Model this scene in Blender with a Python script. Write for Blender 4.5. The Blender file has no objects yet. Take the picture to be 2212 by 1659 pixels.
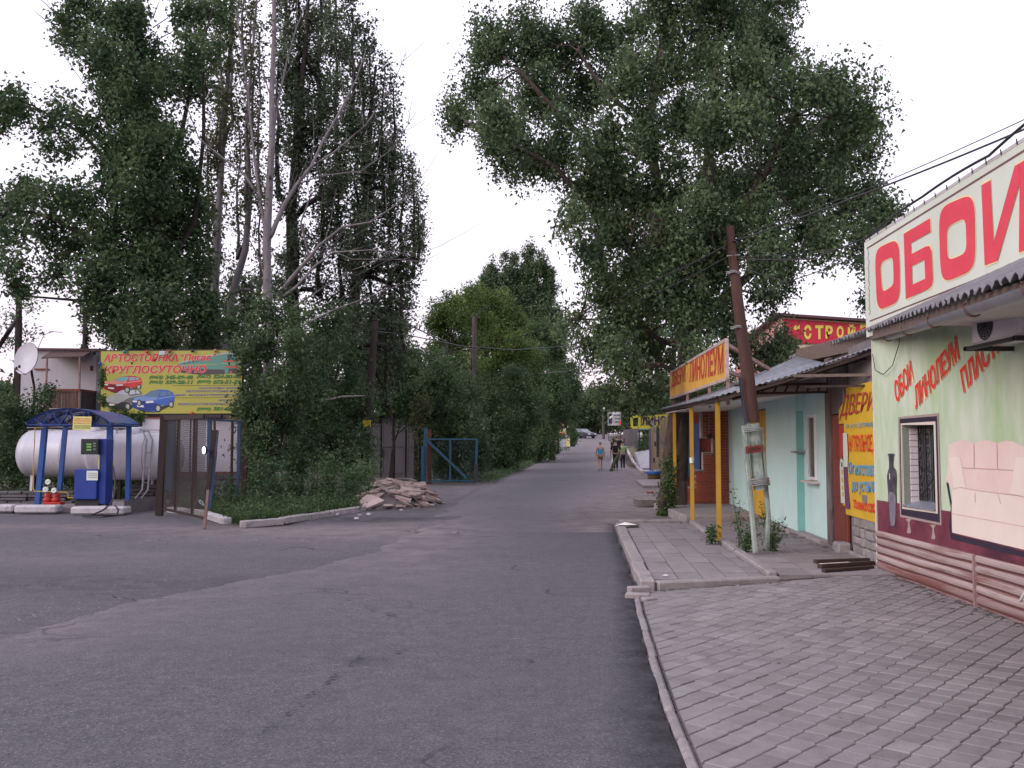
import bpy, bmesh, math, random
import numpy as np
from mathutils import Vector, Matrix, noise
R = math.radians
rnd = random.Random(7)
C = bpy.context.scene.collection
SC = bpy.context.scene

# ------------------------------------------------------------------ camera
F_, CX_, CY_ = 2150.0, 1106.0, 829.5
PITCH = R(3.686)
CAMZ = 1.6
cam_d = bpy.data.cameras.new('camera')
cam = bpy.data.objects.new('camera', cam_d); C.objects.link(cam)
cam.location = (0, 0, CAMZ); cam.rotation_euler = (R(90) + PITCH, 0, 0)
cam_d.sensor_width = 36; cam_d.lens = 36 * F_ / 2212.0
cam_d.clip_start = 0.05; cam_d.clip_end = 2000
SC.camera = cam

# ------------------------------------------------------------------ sky, sun, exposure
W_ = bpy.data.worlds.new('World'); SC.world = W_; W_.use_nodes = True
nt = W_.node_tree; nt.nodes.clear()
out = nt.nodes.new('ShaderNodeOutputWorld'); bg = nt.nodes.new('ShaderNodeBackground')
sky = nt.nodes.new('ShaderNodeTexSky'); sky.sky_type = 'NISHITA'; sky.sun_disc = False
sky.sun_elevation = R(14); sky.sun_rotation = R(238); sky.dust_density = 3.0
tc = nt.nodes.new('ShaderNodeTexCoord'); sep = nt.nodes.new('ShaderNodeSeparateXYZ')
ramp = nt.nodes.new('ShaderNodeValToRGB')
nt.links.new(tc.outputs['Generated'], sep.inputs[0]); nt.links.new(sep.outputs['Z'], ramp.inputs[0])
e = ramp.color_ramp.elements
e[0].position = 0.0; e[0].color = (0.72, 0.575, 0.665, 1)
e[1].position = 1.0; e[1].color = (0.98, 0.95, 1.08, 1)
e2 = e.new(0.16); e2.color = (0.765, 0.69, 0.80, 1)
e3 = e.new(0.40); e3.color = (0.84, 0.79, 0.92, 1)
sc1 = nt.nodes.new('ShaderNodeMixRGB'); sc1.blend_type = 'MULTIPLY'; sc1.inputs[0].default_value = 1
sc1.inputs[2].default_value = (12, 12, 12, 1)
nt.links.new(ramp.outputs[0], sc1.inputs[1])
add = nt.nodes.new('ShaderNodeMixRGB'); add.blend_type = 'ADD'; add.inputs[0].default_value = 0.35
nt.links.new(sc1.outputs[0], add.inputs[1]); nt.links.new(sky.outputs[0], add.inputs[2])
cn = nt.nodes.new('ShaderNodeTexNoise'); cn.inputs['Scale'].default_value = 1.6; cn.inputs['Detail'].default_value = 5; nt.links.new(tc.outputs['Generated'], cn.inputs['Vector'])
cr_ = nt.nodes.new('ShaderNodeMapRange'); cr_.inputs['From Min'].default_value = .3; cr_.inputs['From Max'].default_value = .7; cr_.inputs['To Min'].default_value = .955; cr_.inputs['To Max'].default_value = 1.05; nt.links.new(cn.outputs['Fac'], cr_.inputs['Value'])
cm = nt.nodes.new('ShaderNodeVectorMath'); cm.operation = 'SCALE'; nt.links.new(add.outputs[0], cm.inputs[0]); nt.links.new(cr_.outputs[0], cm.inputs['Scale'])
nt.links.new(cm.outputs[0], bg.inputs[0]); bg.inputs[1].default_value = 0.115
nt.links.new(bg.outputs[0], out.inputs[0])
sun_d = bpy.data.lights.new('sun', 'SUN'); sun_d.energy = 1.15; sun_d.angle = R(25); sun_d.color = (1.0, 0.93, 0.95)
sun = bpy.data.objects.new('sun', sun_d); C.objects.link(sun); sun.location = (0, 0, 30)
sun.rotation_euler = (R(60), 0, R(-58))
SC.view_settings.view_transform = 'Standard'; SC.view_settings.look = 'None'
SC.view_settings.gamma = 1; SC.view_settings.use_curve_mapping = False
SC.view_settings.exposure = 0.06
SC.render.engine = 'CYCLES'
SC.cycles.max_bounces = 8; SC.cycles.diffuse_bounces = 5; SC.cycles.transparent_max_bounces = 6

# ------------------------------------------------------------------ photograph -> place
def ray(U, V):
    a = (U - CX_) / F_; b = (CY_ - V) / F_
    return Vector((a, math.cos(PITCH) - b * math.sin(PITCH), math.sin(PITCH) + b * math.cos(PITCH)))
def W(U, V, Y):
    d = ray(U, V); t = Y / d.y
    return Vector((d.x * t, Y, CAMZ + d.z * t))
def zt(y):
    if y < 35: return 0.0
    if y < 85: return 0.00034 * (y - 35) ** 2
    if y < 175: return 0.85 + 0.034 * (y - 85)
    return 3.91 + 0.5 * (1 - math.exp(-(y - 175) * 0.068))
def G(U, V, z=0.0):
    d = ray(U, V); t = (z - CAMZ) / d.z
    return Vector((d.x * t, d.y * t, z))
def GT(U, V, dz=0.0):
    d = ray(U, V); t = 2.0
    while t < 600:
        p = Vector((0, 0, CAMZ)) + d * t
        if p.z <= zt(p.y) + dz: return p
        t += 0.1
    return p
class Plane:
    """vertical plane through two plan points; s runs along it, z up"""
    def __init__(s, p0, p1, off=0.0):
        s.o = Vector((p0[0], p0[1], 0)); d = Vector((p1[0] - p0[0], p1[1] - p0[1], 0)); s.L = d.length; s.u = d / s.L
        n = Vector((s.u.y, -s.u.x, 0))
        if n.dot(Vector((0, 0, 0)) - s.o) < 0: n = -n
        s.n = n; s.o = s.o + n * off
    def hit(s, U, V):
        d = ray(U, V); t = (s.o - Vector((0, 0, CAMZ))).dot(s.n) / d.dot(s.n)
        p = Vector((0, 0, CAMZ)) + d * t
        return ((p - s.o).dot(s.u), p.z)
    def P(s, a, z, off=0.0): return s.o + s.u * a + Vector((0, 0, z)) + s.n * off
    def w(s, U, V, off=0.0):
        a, z = s.hit(U, V); return s.P(a, z, off)

# ------------------------------------------------------------------ materials
def S(r, g, b):
    f = lambda c: (c / 255 / 12.92) if c <= 10 else ((c / 255 + 0.055) / 1.055) ** 2.4
    return (f(r), f(g), f(b))
_mats = {}
def M(name, c1, c2=None, scale=3.0, rough=0.8, bump=0.0, metal=0.0, c3=None, scale3=0.7, amt3=0.5, stretch=(1, 1, 1), rand=0.0, spec=0.3, alpha=None, bscale=None, detail=6):
    if name in _mats: return _mats[name]
    m = bpy.data.materials.new(name); m.use_nodes = True; n = m.node_tree; N = n.nodes
    p = N['Principled BSDF']; p.inputs['Roughness'].default_value = rough; p.inputs['Metallic'].default_value = metal
    p.inputs['Specular IOR Level'].default_value = spec
    c1 = tuple(c1) + (1,)
    tcn = N.new('ShaderNodeTexCoord'); mp = N.new('ShaderNodeMapping'); mp.inputs['Scale'].default_value = stretch
    n.links.new(tcn.outputs['Object'], mp.inputs[0])
    col = None
    if c2 is not None:
        t = N.new('ShaderNodeTexNoise'); t.inputs['Scale'].default_value = scale; t.inputs['Detail'].default_value = detail
        t.inputs['Roughness'].default_value = 0.65
        n.links.new(mp.outputs[0], t.inputs['Vector'])
        rp = N.new('ShaderNodeValToRGB'); rp.color_ramp.elements[0].position = 0.36; rp.color_ramp.elements[1].position = 0.64
        rp.color_ramp.elements[0].color = c1; rp.color_ramp.elements[1].color = tuple(c2) + (1,)
        n.links.new(t.outputs['Fac'], rp.inputs[0]); col = rp.outputs[0]
    if c3 is not None:
        t3 = N.new('ShaderNodeTexNoise'); t3.inputs['Scale'].default_value = scale3; t3.inputs['Detail'].default_value = 5
        t3.inputs['Roughness'].default_value = 0.6
        n.links.new(mp.outputs[0], t3.inputs['Vector'])
        r3 = N.new('ShaderNodeValToRGB'); r3.color_ramp.elements[0].position = 1 - amt3 - 0.06; r3.color_ramp.elements[1].position = 1 - amt3 + 0.1
        n.links.new(t3.outputs['Fac'], r3.inputs[0])
        mx = N.new('ShaderNodeMixRGB'); n.links.new(r3.outputs[0], mx.inputs[0])
        if col: n.links.new(col, mx.inputs[1])
        else: mx.inputs[1].default_value = c1
        mx.inputs[2].default_value = tuple(c3) + (1,); col = mx.outputs[0]
    if rand > 0:
        oi = N.new('ShaderNodeObjectInfo'); ma = N.new('ShaderNodeMapRange'); ma.inputs['To Min'].default_value = 1 - rand; ma.inputs['To Max'].default_value = 1 + rand
        n.links.new(oi.outputs['Random'], ma.inputs['Value'])
        mv = N.new('ShaderNodeVectorMath'); mv.operation = 'SCALE'
        if col: n.links.new(col, mv.inputs[0])
        else: mv.inputs[0].default_value = c1[:3]
        n.links.new(ma.outputs[0], mv.inputs['Scale']); col = mv.outputs[0]
    if col: n.links.new(col, p.inputs['Base Color'])
    else: p.inputs['Base Color'].default_value = c1
    if bump > 0:
        b = N.new('ShaderNodeBump'); b.inputs['Strength'].default_value = bump; b.inputs['Distance'].default_value = 0.01
        tb = N.new('ShaderNodeTexNoise'); tb.inputs['Scale'].default_value = bscale or scale * 4; tb.inputs['Detail'].default_value = 4
        n.links.new(mp.outputs[0], tb.inputs['Vector']); n.links.new(tb.outputs['Fac'], b.inputs['Height']); n.links.new(b.outputs[0], p.inputs['Normal'])
    if alpha is not None: p.inputs['Alpha'].default_value = alpha
    _mats[name] = m; return m
def leafmat(name, a, b, tr=0.25, spec=0.35, scale=1.3, c=None):
    m = bpy.data.materials.new(name); m.use_nodes = True; n = m.node_tree; N = n.nodes
    p = N['Principled BSDF']; p.inputs['Roughness'].default_value = 0.55; p.inputs['Specular IOR Level'].default_value = spec * .5
    geo = N.new('ShaderNodeNewGeometry')
    tn = N.new('ShaderNodeTexNoise'); tn.inputs['Scale'].default_value = scale; tn.inputs['Detail'].default_value = 3
    n.links.new(geo.outputs['Position'], tn.inputs['Vector'])
    rp = N.new('ShaderNodeValToRGB'); rp.color_ramp.elements[0].position = .36; rp.color_ramp.elements[1].position = .66
    rp.color_ramp.elements[0].color = tuple(a) + (1,); rp.color_ramp.elements[1].color = tuple(b) + (1,)
    n.links.new(tn.outputs['Fac'], rp.inputs[0])
    mr = N.new('ShaderNodeMapRange'); mr.inputs['To Min'].default_value = .6; mr.inputs['To Max'].default_value = 1.45
    n.links.new(geo.outputs['Random Per Island'], mr.inputs['Value'])
    vm = N.new('ShaderNodeVectorMath'); vm.operation = 'SCALE'; n.links.new(rp.outputs[0], vm.inputs[0]); n.links.new(mr.outputs[0], vm.inputs['Scale'])
    colr = vm.outputs[0]
    if c is not None:
        t2 = N.new('ShaderNodeMath'); t2.operation = 'GREATER_THAN'; t2.inputs[1].default_value = 0.9
        n.links.new(geo.outputs['Random Per Island'], t2.inputs[0])
        mx = N.new('ShaderNodeMixRGB'); n.links.new(t2.outputs[0], mx.inputs[0]); n.links.new(colr, mx.inputs[1]); mx.inputs[2].default_value = tuple(c) + (1,)
        colr = mx.outputs[0]
    n.links.new(colr, p.inputs['Base Color'])
    if tr > 0:
        tl = N.new('ShaderNodeBsdfTranslucent'); n.links.new(colr, tl.inputs['Color'])
        ms = N.new('ShaderNodeMixShader'); ms.inputs[0].default_value = tr
        n.links.new(p.outputs[0], ms.inputs[1]); n.links.new(tl.outputs[0], ms.inputs[2])
        n.links.new(ms.outputs[0], N['Material Output'].inputs[0])
    return m
def emit(name, col, s):
    m = bpy.data.materials.new(name); m.use_nodes = True; p = m.node_tree.nodes['Principled BSDF']
    p.inputs['Base Color'].default_value = tuple(col) + (1,); p.inputs['Emission Color'].default_value = tuple(col) + (1,); p.inputs['Emission Strength'].default_value = s
    return m

# ------------------------------------------------------------------ objects
def tag(o, label=None, cat=None, group=None, kind=None):
    if label: o['label'] = label
    if cat: o['category'] = cat
    if group: o['group'] = group
    if kind: o['kind'] = kind
    return o
def empty(name, loc, label=None, cat=None, group=None, kind=None):
    o = bpy.data.objects.new(name, None); o.location = Vector(loc); o.empty_display_size = 0.2; C.objects.link(o)
    return tag(o, label, cat, group, kind)
def wloc(o):
    v = Vector((0, 0, 0))
    while o is not None: v += o.location; o = o.parent
    return v
def frame_from(d):
    d = Vector(d).normalized(); up = Vector((0, 0, 1)) if abs(d.z) < 0.95 else Vector((0, 1, 0))
    a = d.cross(up).normalized(); b = a.cross(d).normalized(); return d, a, b
class MB:
    def __init__(s): s.v = []; s.f = []
    def quad(s, a, b, c, d):
        n = len(s.v); s.v += [Vector(a), Vector(b), Vector(c), Vector(d)]; s.f.append((n, n + 1, n + 2, n + 3)); return s
    def poly(s, pts):
        n = len(s.v); s.v += [Vector(p) for p in pts]; s.f.append(tuple(range(n, n + len(pts)))); return s
    def frame_box(s, o, ux, uy, uz):
        """box with corner o and edge vectors"""
        o, ux, uy, uz = Vector(o), Vector(ux), Vector(uy), Vector(uz); n = len(s.v)
        s.v += [o, o + ux, o + ux + uy, o + uy, o + uz, o + ux + uz, o + ux + uy + uz, o + uy + uz]
        s.f += [tuple(n + i for i in q) for q in ((0, 3, 2, 1), (4, 5, 6, 7), (0, 1, 5, 4), (1, 2, 6, 5), (2, 3, 7, 6), (3, 0, 4, 7))]; return s
    def box(s, c, sz, rz=0.0):
        c = Vector(c); cs, sn = math.cos(rz), math.sin(rz)
        ux = Vector((cs, sn, 0)) * sz[0]; uy = Vector((-sn, cs, 0)) * sz[1]; uz = Vector((0, 0, sz[2]))
        return s.frame_box(c - ux / 2 - uy / 2 - uz / 2, ux, uy, uz)
    def bar(s, a, b, w, h=None):
        a, b = Vector(a), Vector(b); h = h or w; d, x, y = frame_from(b - a)
        return s.frame_box(a - x * w / 2 - y * h / 2, x * w, y * h, b - a)
    def tube(s, pts, r, n=8, cap=True):
        pts = [Vector(p) for p in pts]; rs = r if isinstance(r, (list, tuple)) else [r] * len(pts)
        d, x, y = frame_from(pts[1] - pts[0]); base = len(s.v)
        for i, p in enumerate(pts):
            if i > 0:
                dd = (pts[min(i + 1, len(pts) - 1)] - pts[i - 1]).normalized()
                x = (x - dd * x.dot(dd)).normalized(); y = dd.cross(x).normalized()
            for k in range(n):
                t = 2 * math.pi * k / n; s.v.append(p + (x * math.cos(t) + y * math.sin(t)) * rs[i])
        for i in range(len(pts) - 1):
            for k in range(n):
                a0 = base + i * n + k; a1 = base + i * n + (k + 1) % n
                s.f.append((a0, a1, a1 + n, a0 + n))
        if cap:
            e0 = base + (len(pts) - 1) * n; c0 = len(s.v); s.v += [s.v[base + k].copy() for k in range(n)] + [s.v[e0 + k].copy() for k in range(n)]
            s.f.append(tuple(c0 + k for k in range(n))[::-1]); s.f.append(tuple(c0 + n + k for k in range(n)))
        return s
    def lathe(s, c, prof, n=24, axis='z', arc=(0, 360)):
        c = Vector(c); base = len(s.v)
        for (r, h) in prof:
            for k in range(n):
                t = 2 * math.pi * k / n
                if axis == 'z': s.v.append(c + Vector((r * math.cos(t), r * math.sin(t), h)))
                elif axis == 'x': s.v.append(c + Vector((h, r * math.cos(t), r * math.sin(t))))
                else: s.v.append(c + Vector((r * math.cos(t), h, r * math.sin(t))))
        for i in range(len(prof) - 1):
            for k in range(n):
                a0 = base + i * n + k; a1 = base + i * n + (k + 1) % n; s.f.append((a0, a1, a1 + n, a0 + n))
        return s
    def grid(s, fn, nu, nv):
        base = len(s.v)
        for j in range(nv + 1):
            for i in range(nu + 1): s.v.append(Vector(fn(i / nu, j / nv)))
        for j in range(nv):
            for i in range(nu):
                a = base + j * (nu + 1) + i; s.f.append((a, a + 1, a + nu + 2, a + nu + 1))
        return s
    def prism(s, pts, off):
        """polygon extruded by vector off"""
        pts = [Vector(p) for p in pts]; off = Vector(off); n = len(pts); b = len(s.v)
        s.v += pts + [p + off for p in pts]
        s.f.append(tuple(range(b, b + n))[::-1]); s.f.append(tuple(range(b + n, b + 2 * n)))
        for i in range(n):
            j = (i + 1) % n; s.f.append((b + i, b + j, b + n + j, b + n + i))
        return s
    def build(s, name, mat, parent=None, smooth=False, label=None, cat=None, group=None, kind=None, bevel=0.0, fixn=True):
        me = bpy.data.meshes.new(name)
        if parent is not None: org = wloc(parent)
        elif s.v:
            xs = [v.x for v in s.v]; ys = [v.y for v in s.v]
            org = Vector(((min(xs) + max(xs)) / 2, (min(ys) + max(ys)) / 2, min(v.z for v in s.v)))
        else: org = Vector((0, 0, 0))
        me.from_pydata([v - org for v in s.v], [], s.f)
        if fixn:
            bm = bmesh.new(); bm.from_mesh(me); bmesh.ops.recalc_face_normals(bm, faces=bm.faces); bm.to_mesh(me); bm.free()
        if smooth: me.polygons.foreach_set('use_smooth', [True] * len(me.polygons))
        if mat: me.materials.append(mat)
        o = bpy.data.objects.new(name, me); C.objects.link(o)
        if parent is not None: o.parent = parent
        else: o.location = org
        if bevel > 0:
            b = o.modifiers.new('b', 'BEVEL'); b.width = bevel; b.segments = 1; b.limit_method = 'ANGLE'
        return tag(o, label, cat, group, kind)
def inst(name, mesh, parent, loc, rz=0.0, rot=None, scale=None):
    o = bpy.data.objects.new(name, mesh); C.objects.link(o)
    if parent is not None: o.parent = parent; o.location = Vector(loc) - wloc(parent)
    else: o.location = Vector(loc)
    o.rotation_euler = rot if rot else (0, 0, rz)
    if scale: o.scale = scale
    return o
def mesh_of(mb, name, mat, smooth=False):
    me = bpy.data.meshes.new(name); me.from_pydata(mb.v, [], mb.f)
    bm = bmesh.new(); bm.from_mesh(me); bmesh.ops.recalc_face_normals(bm, faces=bm.faces); bm.to_mesh(me); bm.free()
    if smooth: me.polygons.foreach_set('use_smooth', [True] * len(me.polygons))
    me.materials.append(mat); return me

# ------------------------------------------------------------------ lettering (flat print a few mm proud of its board)
_tc = {}
def textgeo(txt, offset, shear, font_space):
    k = (txt, offset, shear, font_space)
    if k in _tc: return _tc[k]
    c = bpy.data.curves.new('t', 'FONT'); c.body = txt; c.size = 1; c.offset = offset; c.shear = shear; c.space_character = font_space
    c.resolution_u = 3
    o = bpy.data.objects.new('t', c); C.objects.link(o); dg = bpy.context.evaluated_depsgraph_get()
    m = bpy.data.meshes.new_from_object(o.evaluated_get(dg))
    vs = [v.co.copy() for v in m.vertices]; fs = [tuple(p.vertices) for p in m.polygons]
    bpy.data.objects.remove(o); bpy.data.curves.remove(c); bpy.data.meshes.remove(m)
    _tc[k] = (vs, fs); return vs, fs
def text_on(pl, quad, txt, mat, parent, off=0.004, bold=0.02, shear=0.0, name='lettering', space=1.0, clip=None, pix=True, outline=None, split=False):
    """quad: bottom-left, bottom-right, top-right, top-left in photo pixels (or (s,z) when pix False) on plane pl"""
    q = [Vector((*(pl.hit(*p) if pix else p), 0)) for p in quad]
    base, _ = textgeo(txt, bold, shear, space)
    x0 = min(v.x for v in base); x1 = max(v.x for v in base); y0 = min(v.y for v in base); y1 = max(v.y for v in base)
    def put(bo, mt, of, nm):
        vs, fs = textgeo(txt, bo, shear, space); mb = MB()
        for v in vs:
            a = (v.x - x0) / (x1 - x0); b = (v.y - y0) / (y1 - y0)
            p = (q[0] * (1 - a) + q[1] * a) * (1 - b) + (q[3] * (1 - a) + q[2] * a) * b
            mb.v.append(pl.P(p.x, p.y, of))
        mb.f = fs
        if clip is not None:
            keep = []
            for f in fs:
                cx = sum((mb.v[i] - pl.o).dot(pl.u) for i in f) / len(f)
                if clip[0] <= cx <= clip[1]: keep.append(f)
            mb.f = keep
        if split:                      # every letter an object of its own
            xs_ = {}
            par = list(range(len(mb.v)))
            def fd(a):
                while par[a] != a: par[a] = par[par[a]]; a = par[a]
                return a
            for f in mb.f:
                for i_ in f[1:]: par[fd(i_)] = fd(f[0])
            for f in mb.f: xs_.setdefault(fd(f[0]), []).append(f)
            for fs_ in xs_.values():
                q_ = MB(); mp_ = {}
                for f in fs_:
                    for i_ in f:
                        if i_ not in mp_: mp_[i_] = len(q_.v); q_.v.append(mb.v[i_])
                    q_.f.append(tuple(mp_[i_] for i_ in f))
                q_.build('letter' if nm == name else 'letter_outline', mt, parent, fixn=False)
            return None
        return mb.build(nm, mt, parent, fixn=False)
    if outline is not None: put(bold + outline[1], outline[0], off, 'outline')
    return put(bold, mat, off + 0.002, name)
def decal(pl, pts, mat, parent, off=0.002, name='print', pix=True):
    ps = [pl.w(u, v, off) if pix else pl.P(u, v, off) for (u, v) in pts]
    return MB().poly(ps).build(name, mat, parent)
def smoothpts(pts, k=4):
    """closed Catmull-Rom"""
    n = len(pts); o = []
    for i in range(n):
        p0, p1, p2, p3 = [Vector((*pts[(i + j - 1) % n], 0)) for j in range(4)]
        for t in range(k):
            t /= k
            q = 0.5 * ((2 * p1) + (p2 - p0) * t + (2 * p0 - 5 * p1 + 4 * p2 - p3) * t * t + (3 * p1 - p0 - 3 * p2 + p3) * t ** 3)
            o.append((q.x, q.y))
    return o

# ------------------------------------------------------------------ foliage
def leaves(name, centers, per, spread, size, mat, parent, droop=0.35, seed=1, shell=None, kind=None, label=None, cat=None, group=None, aspect=0.62, sun=0.25):
    """centers: (n,3) twig centres; per leaves round each, spread (sx,sy,sz)"""
    if aspect > .5: per = int(per * 2.0); size *= .74
    rg = np.random.default_rng(seed); c = np.asarray(centers, dtype=float); n = len(c) * per
    base = np.repeat(c, per, axis=0)
    sp = np.asarray(spread, dtype=float)
    if sp.ndim == 1: pos = base + rg.normal(size=(n, 3)) * sp * 0.5
    else: pos = base + rg.normal(size=(n, 3)) * np.repeat(sp, per, axis=0) * 0.5
    # leaf axis: outwards and hanging
    ax = rg.normal(size=(n, 3)); ax[:, 2] = ax[:, 2] * 0.7 - droop * 1.6
    ax /= np.linalg.norm(ax, axis=1)[:, None]
    nr = rg.normal(size=(n, 3)); nr[:, 2] += sun
    nr -= ax * (nr * ax).sum(1)[:, None]; nr /= np.linalg.norm(nr, axis=1)[:, None] + 1e-9
    sd = np.cross(ax, nr)
    L = size * (0.6 + 0.8 * rg.random(n))[:, None]; Wd = L * aspect
    v = np.empty((n, 3, 3)); v[:, 0] = pos + sd * Wd * .5; v[:, 1] = pos + ax * L; v[:, 2] = pos - sd * Wd * .5 + nr * L * .1
    org = wloc(parent) if parent is not None else Vector((float(c[:, 0].mean()), float(c[:, 1].mean()), float(c[:, 2].min())))
    v -= np.array(org)
    me = bpy.data.meshes.new(name); me.vertices.add(n * 3); me.vertices.foreach_set('co', v.reshape(-1))
    me.loops.add(n * 3); me.loops.foreach_set('vertex_index', np.arange(n * 3, dtype=np.int32))
    me.polygons.add(n); me.polygons.foreach_set('loop_start', np.arange(0, n * 3, 3, dtype=np.int32)); me.polygons.foreach_set('loop_total', np.full(n, 3, dtype=np.int32))
    me.update(calc_edges=True); me.materials.append(mat)
    o = bpy.data.objects.new(name, me); C.objects.link(o)
    if parent is not None: o.parent = parent
    else: o.location = org
    return tag(o, label, cat, group, kind)
def blob_twigs(blobs, dens, seed, zsc=1.0, fill=0.5, stray=0.08):
    """blobs: (center Vector, rx, ry, rz). twig centres near the shell of every blob, lumpy"""
    rg = np.random.default_rng(seed); o = []
    for (c, rx, ry, rz) in blobs:
        k = max(6, int(dens * (rx * ry * rz) ** (2 / 3)))
        d = rg.normal(size=(k, 3)); d /= np.linalg.norm(d, axis=1)[:, None]
        r = rg.random(k) ** fill
        lump = 1 + 0.18 * np.sin(d[:, 0] * 5 + c.x * 3) * np.cos(d[:, 2] * 6 + c.z * 2) + 0.12 * rg.normal(size=k)
        st = rg.random(k) < stray; lump[st] *= 1.13
        if k > 14:
            ns = rg.integers(5, 9); sd_ = rg.normal(size=(ns, 3)); sd_ /= np.linalg.norm(sd_, axis=1)[:, None]; pick = rg.integers(0, ns, k); use = rg.random(k) < .72
            alt = sd_[pick] * .78 + rg.normal(size=(k, 3)) * .19; d = np.where(use[:, None], alt, d); r = np.where(use, 1.0, r); lump = np.where(use, 1.0, lump)
        o.append(np.array(c) + d * (r * lump)[:, None] * np.array([rx, ry, rz]))
    return np.concatenate(o)
def pixblobs(lst, Y, seed, depth=1.0, flat=1.0, dy=None):
    """(U,V,r px) seen at distance Y -> real blobs; r in metres, scattered in depth"""
    rg = random.Random(seed); o = []
    for b in lst:
        U, V, r = b[:3]; off = b[3] if len(b) > 3 else rg.uniform(-1, 1) * depth
        y = Y + off; c = W(U, V, y); rr = r * y / F_
        o.append((c, rr, rr * 1.0, rr * flat))
    return o
def limb(mb, a, b, r0, r1, n=7, wob=0.15, seg=5, seed=0, sag=0.0):
    rg = random.Random(seed); a, b = Vector(a), Vector(b); L = (b - a).length; pts = []
    for i in range(seg + 1):
        t = i / seg; p = a.lerp(b, t) + Vector((rg.uniform(-1, 1), rg.uniform(-1, 1), rg.uniform(-1, 1))) * wob * L * 0.12 * math.sin(math.pi * t)
        p.z += math.sin(math.pi * t) * sag * L; pts.append(p)
    mb.tube(pts, [r0 + (r1 - r0) * (i / seg) for i in range(seg + 1)], n, cap=True); return pts
def pixlimb(mb, pts, Y, r0, r1, n=7, dy=0.0):
    """limb through photo points at distances Y..Y+dy"""
    k = len(pts); P = [W(u, v, Y + dy * i / (k - 1)) for i, (u, v) in enumerate(pts)]
    # refine
    Q = []
    for i in range(k - 1):
        for t in (0, .5): Q.append(P[i].lerp(P[i + 1], t))
    Q.append(P[-1]); m = len(Q)
    mb.tube(Q, [r0 + (r1 - r0) * (i / (m - 1)) ** 0.8 for i in range(m)], n); return P
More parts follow.
